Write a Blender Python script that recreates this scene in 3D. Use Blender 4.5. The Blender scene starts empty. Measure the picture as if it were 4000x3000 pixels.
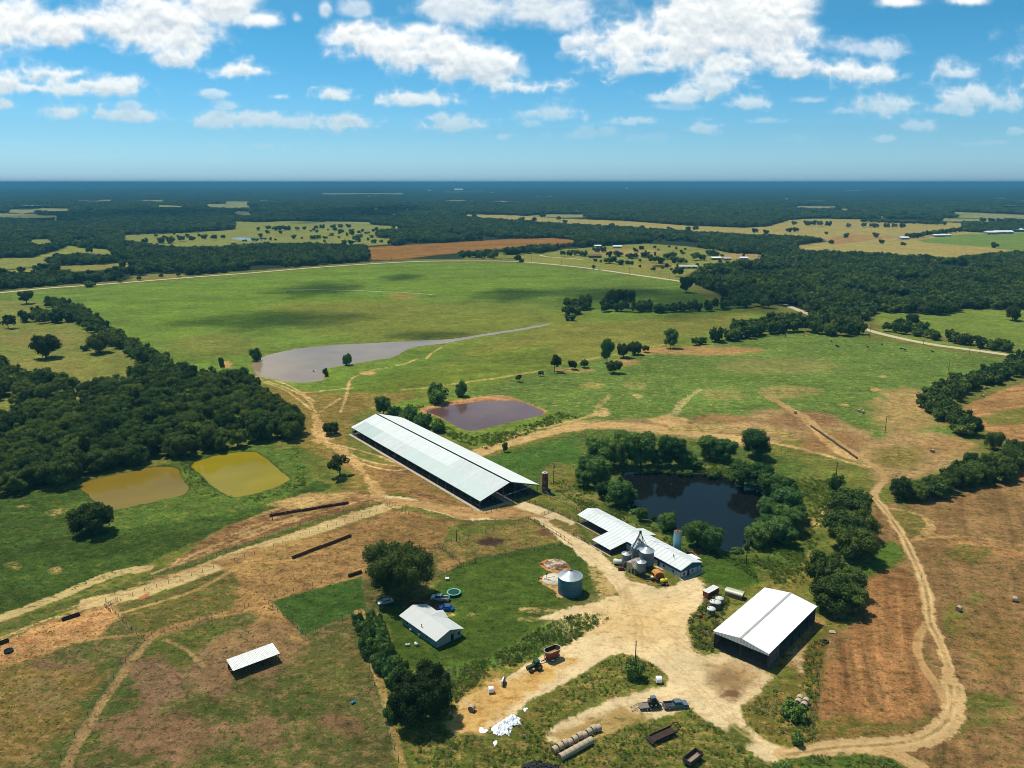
import bpy, math, random
import numpy as np
from mathutils import Vector, Matrix

# ------------------------------------------------------------------ camera, world, sun, exposure
R = math.radians
scene = bpy.context.scene
C = scene.collection
CAM_H = 122.0            # drone height in metres
FPX = 3044.0             # focal length in photograph pixels (4000 wide)
PITCH = math.atan((1500 - 712) / FPX)
CT, ST = math.cos(PITCH), math.sin(PITCH)
SUN_EL, SUN_DX, SUN_DY = R(64), -0.74, 0.67      # direction towards the sun
K = 1.62                 # picture brightness (linear) of a level surface of albedo 1

cam_d = bpy.data.cameras.new('camera')
cam = bpy.data.objects.new('camera', cam_d)
C.objects.link(cam)
cam.location = (0, 0, CAM_H)
cam.rotation_euler = (math.pi / 2 - PITCH, 0, 0)
cam_d.sensor_width = 36.0
cam_d.lens = 36.0 * FPX / 4000.0
cam_d.clip_start = 1.0
cam_d.clip_end = 200000.0
scene.camera = cam
scene.render.resolution_x, scene.render.resolution_y = 1024, 768

world = bpy.data.worlds.new('World')
scene.world = world
world.use_nodes = True
wn, wl = world.node_tree.nodes, world.node_tree.links
wn.clear()
w_out = wn.new('ShaderNodeOutputWorld')
w_bg = wn.new('ShaderNodeBackground')
w_sky = wn.new('ShaderNodeTexSky')
w_sky.sky_type = 'NISHITA'
w_sky.sun_disc = False
w_sky.sun_elevation = SUN_EL
w_sky.sun_rotation = math.atan2(SUN_DX, SUN_DY)
w_sky.altitude = 100
w_sky.air_density = 1.0
w_sky.dust_density = 0.4
w_sky.ozone_density = 2.2
w_hs = wn.new('ShaderNodeHueSaturation')
w_hs.inputs['Saturation'].default_value = 1.22
w_hs.inputs['Hue'].default_value = 0.484
w_bg.inputs['Strength'].default_value = 0.12
wl.new(w_sky.outputs[0], w_hs.inputs['Color'])
# clearer, deeper blue low in the sky than the bare Nishita model gives
w_tc = wn.new('ShaderNodeTexCoord'); w_sep = wn.new('ShaderNodeSeparateXYZ'); w_rmp = wn.new('ShaderNodeValToRGB')
wl.new(w_tc.outputs['Generated'], w_sep.inputs[0]); wl.new(w_sep.outputs['Z'], w_rmp.inputs[0])
for i, (p, c) in enumerate([(0.0, (.37, .68, 1.22)), (0.03, (.37, .65, 1.0)), (0.06, (.33, .60, .86)), (0.17, (.235, .56, .71)), (0.33, (.55, .66, .62)), (0.6, (1.2, .97, .68))]):
    e = w_rmp.color_ramp.elements[i] if i < 2 else w_rmp.color_ramp.elements.new(p)
    e.position = p; e.color = (*c, 1)
w_mul = wn.new('ShaderNodeVectorMath'); w_mul.operation = 'MULTIPLY'
wl.new(w_hs.outputs[0], w_mul.inputs[0]); wl.new(w_rmp.outputs[0], w_mul.inputs[1])
wl.new(w_mul.outputs[0], w_bg.inputs[0])
wl.new(w_bg.outputs[0], w_out.inputs[0])

sun_d = bpy.data.lights.new('sun', 'SUN')
sun_d.energy = 4.3
sun_d.angle = R(0.55)
sun_d.color = (1.0, 0.955, 0.88)
sun = bpy.data.objects.new('sun', sun_d)
C.objects.link(sun)
sv = Vector((SUN_DX * math.cos(SUN_EL), SUN_DY * math.cos(SUN_EL), math.sin(SUN_EL)))
sun.rotation_euler = sv.to_track_quat('Z', 'Y').to_euler()
sun.location = (0, 0, 400)

scene.view_settings.view_transform = 'Standard'
scene.view_settings.look = 'None'
scene.view_settings.exposure = 0.30
scene.view_settings.gamma = 1.0
scene.render.engine = 'CYCLES'
try:
    scene.cycles.filter_width = 0.95
    scene.cycles.max_bounces = 6
    scene.cycles.diffuse_bounces = 3
    scene.cycles.glossy_bounces = 3
    scene.cycles.transmission_bounces = 2
    scene.cycles.transparent_max_bounces = 12
    scene.cycles.volume_bounces = 0
    scene.cycles.volume_step_rate = 4
except Exception:
    pass

# ------------------------------------------------------------------ helpers
rng = random.Random(7)
U = 4000.0 / 2212.0      # outlines below were read off a 2212 px wide view of the photograph

def G(px, py, z=0.0):
    """photograph pixel -> point at height z"""
    x = (px - 2000) / FPX; y = -(py - 1500) / FPX
    dy = CT + y * ST; dz = -ST + y * CT
    t = (CAM_H - z) / -dz
    return Vector((x * t, dy * t, z))

def Pj(X, Y, Z=0.0):
    Zc = Z - CAM_H
    d = Y * CT - Zc * ST
    u = Y * ST + Zc * CT
    return (2000 + FPX * X / d, 1500 - FPX * u / d)

def depth(px, py):
    p = G(px, py)
    return p.y * CT + CAM_H * ST

def hgt(px, py, ty):
    p = G(px, py); lo, hi = 0.0, 80.0
    for _ in range(40):
        m = (lo + hi) / 2
        if Pj(p.x, p.y, m)[1] > ty: lo = m
        else: hi = m
    return lo

def s2l(c):
    c = c / 255.0
    return c / 12.92 if c <= 0.04045 else ((c + 0.055) / 1.055) ** 2.4

def A(r, g, b, k=None):
    k = K if k is None else k
    return (min(.9, s2l(r) / k / .97), min(.9, s2l(g) / k / 1.04), min(.9, s2l(b) / k / 1.24))

def tag(o, label=None, cat=None, group=None, kind=None):
    if label: o['label'] = label
    if cat: o['category'] = cat
    if group: o['group'] = group
    if kind: o['kind'] = kind
    return o

def thing(name, loc, rz, label, cat, group=None):
    o = bpy.data.objects.new(name, None)
    o.empty_display_size = 0.3
    C.objects.link(o)
    o.location = loc; o.rotation_euler = (0, 0, rz)
    return tag(o, label, cat, group)

def copy_tree(o, parent=None, **kw):
    c = o.copy(); C.objects.link(c)
    if parent: c.parent = parent
    for ch in list(o.children): copy_tree(ch, c)
    return c

# ------------------------------------------------------------------ materials
def node_mat(name):
    m = bpy.data.materials.new(name); m.use_nodes = True
    nt = m.node_tree
    return m, nt, nt.nodes, nt.links, nt.nodes['Principled BSDF']

def mat(name, col, rough=0.7, metal=0.0, var=0.18, scale=1.5, bump=0.0, bscale=None, rust=None, rust_amt=0.5, spec=0.3, stretch=None):
    m, nt, N, L, P = node_mat(name)
    tc = N.new('ShaderNodeTexCoord')
    src = tc.outputs['Object']
    if stretch:
        mp = N.new('ShaderNodeMapping'); mp.inputs['Scale'].default_value = stretch
        L.new(src, mp.inputs[0]); src = mp.outputs[0]
    nz = N.new('ShaderNodeTexNoise'); nz.inputs['Scale'].default_value = scale
    nz.inputs['Detail'].default_value = 6; nz.inputs['Roughness'].default_value = 0.65
    L.new(src, nz.inputs['Vector'])
    mr = N.new('ShaderNodeMapRange')
    mr.inputs['From Min'].default_value = 0.3; mr.inputs['From Max'].default_value = 0.7
    mr.inputs['To Min'].default_value = 1 - var; mr.inputs['To Max'].default_value = 1 + var
    L.new(nz.outputs['Fac'], mr.inputs['Value'])
    mx = N.new('ShaderNodeVectorMath'); mx.operation = 'MULTIPLY'
    mx.inputs[0].default_value = col
    L.new(mr.outputs[0], mx.inputs[1])
    out = mx.outputs[0]
    if rust:
        n2 = N.new('ShaderNodeTexNoise'); n2.inputs['Scale'].default_value = scale * 0.8
        n2.inputs['Detail'].default_value = 8; n2.inputs['Roughness'].default_value = 0.7
        L.new(src, n2.inputs['Vector'])
        r2 = N.new('ShaderNodeMapRange')
        r2.inputs['From Min'].default_value = 0.62 - rust_amt * 0.3; r2.inputs['From Max'].default_value = 0.72 - rust_amt * 0.3
        L.new(n2.outputs['Fac'], r2.inputs['Value'])
        m2 = N.new('ShaderNodeMix'); m2.data_type = 'RGBA'
        L.new(r2.outputs[0], m2.inputs['Factor']); L.new(out, m2.inputs['A'])
        m2.inputs['B'].default_value = (*rust, 1)
        out = m2.outputs['Result']
    L.new(out, P.inputs['Base Color'])
    P.inputs['Roughness'].default_value = rough
    P.inputs['Metallic'].default_value = metal
    P.inputs['Specular IOR Level'].default_value = spec
    if bump:
        bn = N.new('ShaderNodeTexNoise'); bn.inputs['Scale'].default_value = bscale or scale * 4
        L.new(tc.outputs['Object'], bn.inputs['Vector'])
        bp = N.new('ShaderNodeBump'); bp.inputs['Strength'].default_value = bump; bp.inputs['Distance'].default_value = 0.05
        L.new(bn.outputs['Fac'], bp.inputs['Height']); L.new(bp.outputs[0], P.inputs['Normal'])
    return m

def corrugated(name, col, axis='X', pitch=0.5, amt=0.12, rough=0.45, metal=0.15, dirt=None, dirt_amt=0.3, var=0.07):
    """ribbed sheet metal: ribs run across `axis`, faint sheet-to-sheet tone, streaky dirt"""
    m, nt, N, L, P = node_mat(name)
    tc = N.new('ShaderNodeTexCoord')
    sp = N.new('ShaderNodeSeparateXYZ'); L.new(tc.outputs['Object'], sp.inputs[0])
    ax = sp.outputs[axis]
    ml = N.new('ShaderNodeMath'); ml.operation = 'MULTIPLY'; ml.inputs[1].default_value = 2 * math.pi / pitch
    L.new(ax, ml.inputs[0])
    sn = N.new('ShaderNodeMath'); sn.operation = 'SINE'; L.new(ml.outputs[0], sn.inputs[0])
    # per sheet tone
    fl = N.new('ShaderNodeMath'); fl.operation = 'MULTIPLY'; fl.inputs[1].default_value = 1 / (pitch * 2.2); L.new(ax, fl.inputs[0])
    f2 = N.new('ShaderNodeMath'); f2.operation = 'FLOOR'; L.new(fl.outputs[0], f2.inputs[0])
    wnz = N.new('ShaderNodeTexWhiteNoise'); wnz.noise_dimensions = '1D'; L.new(f2.outputs[0], wnz.inputs['W'])
    nz = N.new('ShaderNodeTexNoise'); nz.inputs['Scale'].default_value = 0.6; nz.inputs['Detail'].default_value = 7
    L.new(tc.outputs['Object'], nz.inputs['Vector'])
    a1 = N.new('ShaderNodeMath'); a1.operation = 'MULTIPLY_ADD'; a1.inputs[1].default_value = var * 1.2; a1.inputs[2].default_value = 1 - var * 1.2
    L.new(wnz.outputs['Value'], a1.inputs[0])
    a2 = N.new('ShaderNodeMath'); a2.operation = 'MULTIPLY_ADD'; a2.inputs[1].default_value = var * 2; L.new(nz.outputs['Fac'], a2.inputs[0]); L.new(a1.outputs[0], a2.inputs[2])
    a3 = N.new('ShaderNodeMath'); a3.operation = 'MULTIPLY_ADD'; a3.inputs[1].default_value = amt * 0.4; L.new(sn.outputs[0], a3.inputs[0]); L.new(a2.outputs[0], a3.inputs[2])
    mx = N.new('ShaderNodeVectorMath'); mx.operation = 'MULTIPLY'; mx.inputs[0].default_value = col; L.new(a3.outputs[0], mx.inputs[1])
    out = mx.outputs[0]
    if dirt:
        mp = N.new('ShaderNodeMapping')
        mp.inputs['Scale'].default_value = (2.2, 0.35, 0.35) if axis == 'X' else (0.35, 2.2, 0.35)
        L.new(tc.outputs['Object'], mp.inputs[0])
        n2 = N.new('ShaderNodeTexNoise'); n2.inputs['Scale'].default_value = 1.0; n2.inputs['Detail'].default_value = 6
        L.new(mp.outputs[0], n2.inputs['Vector'])
        r2 = N.new('ShaderNodeMapRange'); r2.inputs['From Min'].default_value = 0.5; r2.inputs['From Max'].default_value = 0.75
        r2.inputs['To Max'].default_value = dirt_amt
        L.new(n2.outputs['Fac'], r2.inputs['Value'])
        m2 = N.new('ShaderNodeMix'); m2.data_type = 'RGBA'
        L.new(r2.outputs[0], m2.inputs['Factor']); L.new(out, m2.inputs['A']); m2.inputs['B'].default_value = (*dirt, 1)
        out = m2.outputs['Result']
    L.new(out, P.inputs['Base Color'])
    P.inputs['Roughness'].default_value = rough; P.inputs['Metallic'].default_value = metal
    bp = N.new('ShaderNodeBump'); bp.inputs['Strength'].default_value = 0.5; bp.inputs['Distance'].default_value = 0.03
    L.new(sn.outputs[0], bp.inputs['Height']); L.new(bp.outputs[0], P.inputs['Normal'])
    return m

M = {}
M['roof_white'] = corrugated('roof_white', (0.70, 0.715, 0.70), 'X', 0.9, 0.05, var=0.03, metal=0.0, rough=0.5)
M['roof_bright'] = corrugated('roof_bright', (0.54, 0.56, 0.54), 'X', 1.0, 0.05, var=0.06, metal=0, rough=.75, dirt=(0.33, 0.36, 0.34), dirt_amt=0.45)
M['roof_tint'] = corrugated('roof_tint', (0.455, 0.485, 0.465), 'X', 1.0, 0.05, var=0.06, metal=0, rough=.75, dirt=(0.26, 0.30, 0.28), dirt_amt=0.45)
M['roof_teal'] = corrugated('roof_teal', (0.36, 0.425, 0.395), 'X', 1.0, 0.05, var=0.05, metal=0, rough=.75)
M['roof_right'] = corrugated('roof_right', (0.60, 0.62, 0.59), 'X', 1.0, 0.05, var=0.05, metal=0, rough=.75)
M['roof_parlour'] = corrugated('roof_parlour', (0.52, 0.545, 0.53), 'X', 1.7, 0.30, var=0.09, metal=0, rough=.7, dirt=(0.30, 0.29, 0.26), dirt_amt=0.5)
M['roof_house'] = corrugated('roof_house', (0.45, 0.47, 0.45), 'X', 0.6, 0.06, var=0.04, metal=0, rough=.75, dirt=(0.30, 0.30, 0.28), dirt_amt=0.4)
M['roof_shed'] = corrugated('roof_shed', (0.47, 0.49, 0.46), 'X', 0.35, 0.12, var=0.04, dirt=(0.2, 0.16, 0.10), dirt_amt=0.5)
M['galv'] = corrugated('galvanised', (0.115, 0.15, 0.175), 'Z', 0.5, 0.35, rough=0.6, metal=0.1, var=0.16)
M['galv_roof'] = mat('galvanised_roof', (0.40, 0.44, 0.46), 0.4, 0.3, 0.12, 1.2)
M['teal_bin'] = corrugated('blue_bin', (0.03, 0.115, 0.16), 'Z', 0.8, 0.3, rough=0.6, metal=0.05, var=0.22)
M['steel'] = mat('grey_steel', (0.16, 0.16, 0.16), 0.5, 0.4, 0.25)
M['dark_steel'] = mat('dark_steel', (0.035, 0.032, 0.032), 0.6, 0.2, 0.3)
M['rail'] = mat('rusty_rail', (0.12, 0.085, 0.06), 0.8, 0.1, 0.35)
M['rust'] = mat('rust', (0.09, 0.035, 0.02), 0.85, 0.1, 0.4, 2)
M['dark_rust'] = mat('dark_rust', (0.035, 0.022, 0.018), 0.85, 0.1, 0.5, 2)
M['white_wall'] = mat('white_block_wall', (0.50, 0.51, 0.50), 0.85, 0, 0.10, 0.9)
M['blue_wall'] = mat('blue_band', (0.012, 0.10, 0.21), 0.6, 0, 0.15)
M['house_blue'] = mat('pale_blue_boards', (0.10, 0.25, 0.29), 0.8, 0, 0.25, 1.2)
M['beige'] = mat('beige_boards', (0.33, 0.30, 0.26), 0.85, 0, 0.12, 1.0)
M['tan_metal'] = corrugated('tan_metal', (0.30, 0.28, 0.18), 'X', 0.4, 0.15, var=0.1)
M['black'] = mat('dark_opening', (0.012, 0.012, 0.014), 0.5, 0, 0.2)
M['glass'] = mat('window_glass', (0.03, 0.04, 0.05), 0.12, 0, 0.1, spec=0.6)
M['tint_glass'] = mat('car_glass', (0.015, 0.02, 0.025), 0.08, 0, 0.05, spec=0.8)
M['wood'] = mat('weathered_wood', (0.10, 0.08, 0.06), 0.9, 0, 0.35, 3)
M['dark_wood'] = mat('dark_boards', (0.035, 0.028, 0.026), 0.9, 0, 0.35, 2)
M['pole'] = mat('pole_wood', (0.055, 0.045, 0.04), 0.9, 0, 0.2, 3)
M['concrete'] = mat('concrete', (0.38, 0.31, 0.22), 0.9, 0, 0.2, 0.6)
M['white_concrete'] = mat('pale_concrete', (0.50, 0.44, 0.34), 0.9, 0, 0.2, 0.6, rust=(0.24, 0.12, 0.055), rust_amt=0.1)
M['rusty_concrete'] = mat('rust_stained_concrete', (0.50, 0.42, 0.30), 0.9, 0, 0.3, 0.35, rust=(0.16, 0.075, 0.035), rust_amt=0.62)
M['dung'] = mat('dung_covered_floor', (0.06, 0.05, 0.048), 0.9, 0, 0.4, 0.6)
M['tyre'] = mat('rubber', (0.014, 0.014, 0.015), 0.75, 0, 0.25)
M['plastic_white'] = mat('white_plastic', (0.78, 0.78, 0.80), 0.45, 0, 0.08, 2)
M['paint_white'] = mat('white_paint', (0.55, 0.54, 0.52), 0.5, 0, 0.1, 1.2)
M['yellow'] = mat('yellow_plastic', (0.62, 0.52, 0.03), 0.4, 0, 0.12)
M['orange'] = mat('orange_paint', (0.52, 0.20, 0.025), 0.5, 0, 0.2, 2)
M['red'] = mat('faded_red_paint', (0.22, 0.035, 0.03), 0.55, 0, 0.3, 2)
M['mixer_red'] = mat('mixer_red', (0.20, 0.045, 0.03), 0.5, 0, 0.3, 1.5)
M['green_paint'] = mat('tractor_green', (0.015, 0.06, 0.025), 0.4, 0, 0.2)
M['silver'] = mat('silver_paint', (0.40, 0.46, 0.48), 0.35, 0.2, 0.06)
M['slate'] = mat('slate_blue_paint', (0.12, 0.165, 0.20), 0.32, 0.25, 0.06)
M['blue_car'] = mat('blue_car_paint', (0.015, 0.09, 0.38), 0.25, 0.3, 0.05)
M['white_car'] = mat('white_car_paint', (0.6, 0.6, 0.6), 0.3, 0.1, 0.05)
M['aqua'] = mat('aqua_pad', (0.03, 0.50, 0.33), 0.5, 0, 0.06)
M['mesh_black'] = mat('black_mesh', (0.012, 0.018, 0.02), 0.7, 0, 0.1)
M['barrel_blue'] = mat('blue_barrel', (0.01, 0.27, 0.45), 0.4, 0, 0.1)
M['aqua_tank'] = mat('pale_blue_tank', (0.20, 0.42, 0.47), 0.5, 0.05, 0.15, 0.8, rust=(0.35, 0.45, 0.45), rust_amt=0.3)
M['rusty_tank'] = mat('rusty_white_tank', (0.42, 0.36, 0.34), 0.7, 0, 0.2, 0.7, rust=(0.12, 0.03, 0.02), rust_amt=0.85)
M['hay'] = mat('weathered_hay', (0.40, 0.31, 0.215), 1.0, 0, 0.28, 2.5, bump=0.4)
M['hay_end'] = mat('hay_bale_end', (0.20, 0.14, 0.085), 1.0, 0, 0.4, 4, bump=0.5)
M['bark'] = mat('bark', (0.06, 0.05, 0.04), 0.95, 0, 0.3, 4)
M['cow_hide'] = mat('black_and_white_hide', (0.016, 0.014, 0.014), 0.8, 0, 0.2, 1.3, rust=(0.58, 0.55, 0.5), rust_amt=0.42)
M['cow_black'] = mat('black_hide', (0.012, 0.010, 0.010), 0.8, 0, 0.2, 1.3)
M['brick_red_roof'] = mat('dull_red_roof', (0.14, 0.05, 0.045), 0.8, 0, 0.15)
M['silage'] = mat('silage_face', (0.30, 0.17, 0.06), 1, 0, 0.3, 2)

# ------------------------------------------------------------------ mesh builder
class MB:
    def __init__(s): s.v = []; s.f = []; s.m = []; s.sm = []
    def add(s, vs, fs, mi=0, smooth=False):
        b = len(s.v); s.v += [tuple(p) for p in vs]
        for f in fs: s.f.append([b + i for i in f]); s.m.append(mi); s.sm.append(smooth)
        return s
    def box(s, x, y, z, sx, sy, sz, rz=0, mi=0):
        c, n = math.cos(rz), math.sin(rz); vs = []
        for dz in (-.5, .5):
            for dx, dy in ((-.5, -.5), (.5, -.5), (.5, .5), (-.5, .5)):
                a, b = dx * sx, dy * sy
                vs.append((x + a * c - b * n, y + a * n + b * c, z + dz * sz))
        return s.add(vs, [(3, 2, 1, 0), (4, 5, 6, 7), (0, 1, 5, 4), (1, 2, 6, 5), (2, 3, 7, 6), (3, 0, 4, 7)], mi)
    def hexa(s, bot, top, mi=0):
        return s.add(list(bot) + list(top), [(3, 2, 1, 0), (4, 5, 6, 7), (0, 1, 5, 4), (1, 2, 6, 5), (2, 3, 7, 6), (3, 0, 4, 7)], mi)
    def quad(s, a, b, c, d, mi=0): return s.add([a, b, c, d], [(0, 1, 2, 3)], mi)
    def tube(s, p, q, r0, r1=None, n=8, mi=0, cap=True, smooth=True):
        r1 = r0 if r1 is None else r1
        p, q = Vector(p), Vector(q); d = (q - p)
        if d.length < 1e-6: return s
        d.normalize(); a = d.orthogonal().normalized(); b = d.cross(a)
        vs = []
        for c0, r in ((p, r0), (q, r1)):
            for i in range(n):
                t = 2 * math.pi * i / n
                vs.append(c0 + a * math.cos(t) * r + b * math.sin(t) * r)
        s.add(vs, [(i, (i + 1) % n, n + (i + 1) % n, n + i) for i in range(n)], mi, smooth)
        if cap:
            s.add(vs[:n], [tuple(range(n - 1, -1, -1))], mi); s.add(vs[n:], [tuple(range(n))], mi)
        return s
    def beam(s, p, q, w, h, mi=0):
        p, q = Vector(p), Vector(q); d = (q - p).normalized()
        up = Vector((0, 0, 1)) if abs(d.z) < 0.95 else Vector((0, 1, 0))
        a = d.cross(up).normalized() * w / 2; b = a.cross(d).normalized() * h / 2
        f = lambda c: [c - a - b, c + a - b, c + a + b, c - a + b]
        vs = f(p) + f(q)
        return s.add(vs, [(3, 2, 1, 0), (4, 5, 6, 7), (0, 1, 5, 4), (1, 2, 6, 5), (2, 3, 7, 6), (3, 0, 4, 7)], mi)
    def lathe(s, prof, x=0, y=0, n=32, mi=0, smooth=True):
        vs = []
        for r, z in prof:
            for i in range(n):
                t = 2 * math.pi * i / n
                vs.append((x + r * math.cos(t), y + r * math.sin(t), z))
        fs = []
        for k in range(len(prof) - 1):
            for i in range(n):
                fs.append((k * n + i, k * n + (i + 1) % n, (k + 1) * n + (i + 1) % n, (k + 1) * n + i))
        return s.add(vs, fs, mi, smooth)
    def disc(s, x, y, z, r, n=32, mi=0):
        return s.add([(x + r * math.cos(2 * math.pi * i / n), y + r * math.sin(2 * math.pi * i / n), z) for i in range(n)], [tuple(range(n))], mi)
    def prism(s, prof, y0, y1, mi=0, axis='Y'):
        """profile of (x,z) points swept along y (or (y,z) along x)"""
        n = len(prof)
        mk = (lambda a, z, t: (a, t, z)) if axis == 'Y' else (lambda a, z, t: (t, a, z))
        vs = [mk(a, z, y0) for a, z in prof] + [mk(a, z, y1) for a, z in prof]
        s.add(vs, [(i, (i + 1) % n, n + (i + 1) % n, n + i) for i in range(n)], mi)
        s.add(vs[:n], [tuple(range(n - 1, -1, -1))], mi); s.add(vs[n:], [tuple(range(n))], mi)
        return s
    def build(s, name, mats, parent=None, bevel=0):
        me = bpy.data.meshes.new(name)
        me.from_pydata(s.v, [], s.f); me.validate(); 
        if not isinstance(mats, (list, tuple)): mats = [mats]
        for m in mats: me.materials.append(m)
        if len(me.polygons) == len(s.f):
            me.polygons.foreach_set('material_index', s.m)
            me.polygons.foreach_set('use_smooth', s.sm)
        import bmesh
        bm = bmesh.new(); bm.from_mesh(me); bmesh.ops.recalc_face_normals(bm, faces=bm.faces); bm.to_mesh(me); bm.free()
        o = bpy.data.objects.new(name, me); C.objects.link(o)
        if parent: o.parent = parent
        if bevel:
            b = o.modifiers.new('bevel', 'BEVEL'); b.width = bevel; b.segments = 2; b.limit_method = 'ANGLE'
        return o

# ------------------------------------------------------------------ 2-D noise (for meshes)
def _hash(ix, iy, seed):
    with np.errstate(over='ignore'):
        h = (ix.astype(np.int64) * 374761393 + iy.astype(np.int64) * 668265263 + seed * 1442695041) & 0xffffffff
        h = ((h ^ (h >> 13)) * 1274126177) & 0xffffffff
        h = (h ^ (h >> 16)) & 0xffffffff
    return h.astype(np.float64) / 4294967295.0

def vnoise(x, y, seed=0):
    ix, iy = np.floor(x), np.floor(y); fx, fy = x - ix, y - iy
    fx = fx * fx * (3 - 2 * fx); fy = fy * fy * (3 - 2 * fy)
    a = _hash(ix, iy, seed); b = _hash(ix + 1, iy, seed); c = _hash(ix, iy + 1, seed); d = _hash(ix + 1, iy + 1, seed)
    return a + (b - a) * fx + (c - a) * fy + (a - b - c + d) * fx * fy

def fbm(x, y, seed=0, octv=5, gain=0.5):
    t = 0; amp = 1; n = 0
    for o in range(octv):
        t = t + amp * vnoise(x, y, seed + o * 17); n += amp
        x = x * 2.03 + 13.1; y = y * 2.03 + 7.7; amp *= gain
    return t / n

def sstep(a, b, x):
    t = np.clip((x - a) / (b - a), 0, 1)
    return t * t * (3 - 2 * t)

def inside_poly(X, Y, P):
    c = np.zeros(X.shape, bool); n = len(P); j = n - 1
    for i in range(n):
        xi, yi = P[i]; xj, yj = P[j]
        if yi != yj:
            c ^= ((yi > Y) != (yj > Y)) & (X < (xj - xi) * (Y - yi) / (yj - yi) + xi)
        j = i
    return c

def seg_dist(X, Y, P, closed=True):
    d = np.full(X.shape, 1e18); n = len(P)
    for i in range(n if closed else n - 1):
        ax, ay = P[i]; bx, by = P[(i + 1) % n]
        vx, vy = bx - ax, by - ay; L2 = vx * vx + vy * vy + 1e-12
        t = np.clip(((X - ax) * vx + (Y - ay) * vy) / L2, 0, 1)
        d = np.minimum(d, (X - ax - t * vx) ** 2 + (Y - ay - t * vy) ** 2)
    return np.sqrt(d)

def W(pts, u=U):
    """outline in the 2212 px view -> list of ground points (x, y)"""
    return [tuple(G(x * u, y * u)[:2]) for x, y in pts]

def smooth_closed(P, it=2):
    for _ in range(it):
        Q = []
        for i in range(len(P)):
            a, b = P[i], P[(i + 1) % len(P)]
            Q.append((a[0] * .75 + b[0] * .25, a[1] * .75 + b[1] * .25)); Q.append((a[0] * .25 + b[0] * .75, a[1] * .25 + b[1] * .75))
        P = Q
    return P

def smooth_open(P, it=2):
    for _ in range(it):
        Q = [P[0]]
        for i in range(len(P) - 1):
            a, b = P[i], P[i + 1]
            Q.append((a[0] * .75 + b[0] * .25, a[1] * .75 + b[1] * .25)); Q.append((a[0] * .25 + b[0] * .75, a[1] * .25 + b[1] * .75))
        Q.append(P[-1]); P = Q
    return P

def along(P, step):
    out = []; acc = 0
    for a, b in zip(P, P[1:]):
        L = math.dist(a, b); t = step - acc
        while t < L:
            out.append((a[0] + (b[0] - a[0]) * t / L, a[1] + (b[1] - a[1]) * t / L)); t += step
        acc = (acc + L) % step
    return out
# ------------------------------------------------------------------ ground sheet
def ground_grid():
    pys = np.arange(3260, 1000, -3.1).tolist() + np.arange(1000, 760, -1.9).tolist() + np.arange(760, 723, -1.0).tolist()
    rr = [0.0, 15.0, 30.0, 45.0, 60.0, 70.0] + [G(2000, p).y for p in pys if G(2000, p).y > 75] + [45000.0, 58000.0]
    ph = np.concatenate([np.arange(-180, -42, 6.0), np.arange(-42, 42.001, 0.078), np.arange(46, 180, 6.0)])
    return np.array(sorted(rr)), np.radians(ph)

RR, PH = ground_grid()
RG, PG = np.meshgrid(RR, PH, indexing='ij')
GX, GY = RG * np.sin(PG), RG * np.cos(PG)
NR, NP = GX.shape
x_, y_ = GX.ravel(), GY.ravel()
NV = x_.size
CA = np.empty((NV, 3)); CB = np.empty((NV, 3)); MM = np.full(NV, 0.4); TT = np.ones(NV); ID = np.zeros(NV, np.int32); ZZ = np.zeros(NV)
near = (y_ > 40) & (np.abs(x_) < 25000)
wob1 = np.zeros(NV); wob1[:] = (fbm(x_ / 9, y_ / 9, 3, 5, 0.6) - .5) * 2
wobf = (fbm(x_ / 1.9, y_ / 1.9, 9, 4, 0.75) - .5) * 2
CA[:] = A(104, 116, 50); CB[:] = A(142, 126, 72)

def region(P, ca, cb=None, m=0.4, soft=1.2, wob=2.0, oid=None, streak=None, width=None, closed=True, up=1.0, tone=None):
    if soft <= 4: soft *= .5
    cb = cb or ca
    Pa = np.array(P)
    mg = soft * 2 + wob * 1.5 + (width or 0) + 1
    sel = np.where((x_ > Pa[:, 0].min() - mg) & (x_ < Pa[:, 0].max() + mg) & (y_ > Pa[:, 1].min() - mg) & (y_ < Pa[:, 1].max() + mg) & near)[0]
    if not len(sel): return
    X, Y = x_[sel], y_[sel]
    if width is None:
        d = seg_dist(X, Y, P); d = np.where(inside_poly(X, Y, P), -d, d)
    else:
        d = seg_dist(X, Y, P, False) - width / 2
    d = d + wob1[sel] * wob * 1.1 + wobf[sel] * min(wob, 1.5) * 1.1
    w = sstep(soft, -soft, d) * up
    k = w > 0.001; sel = sel[k]; w = w[k][:, None]; X = X[k]; Y = Y[k]
    CA[sel] = CA[sel] * (1 - w) + np.array(ca) * w
    CB[sel] = CB[sel] * (1 - w) + np.array(cb) * w
    w = w[:, 0]
    MM[sel] = MM[sel] * (1 - w) + m * w
    t = np.ones(len(sel))
    if streak:
        ang, la, lc, amp = streak
        c, s = math.cos(ang), math.sin(ang)
        u, v = X * c + Y * s, -X * s + Y * c
        v = v + 6 * (fbm(X / 60, Y / 60, 41, 2) - .5)
        t = np.clip(1 + amp * 4.6 * (fbm(u / la, v / lc, 23, 4, .6) - .5), .4, 1.7)
    TT[sel] = TT[sel] * (1 - w) + t * w
    if oid is not None: ID[sel[w > 0.5]] = oid

def path(pts, wd, ca, cb=None, oid=None, m=.3, soft=.5, wob=.5, up=1.0, u=U, sm=2):
    region(smooth_open(W(pts, u), sm), ca, cb, m, soft, wob, oid, width=wd, up=up)

def blob(x, y, rx, ry, *a, **k):
    """oval patch: centre and half sizes in the 2212 px view"""
    region(W([(x + rx * math.cos(t), y + ry * math.sin(t)) for t in np.linspace(0, 2 * math.pi, 13)[:-1]]), *a, **k)

FIELD_G, FIELD_Y = A(128, 140, 66), A(152, 146, 82)
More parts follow.
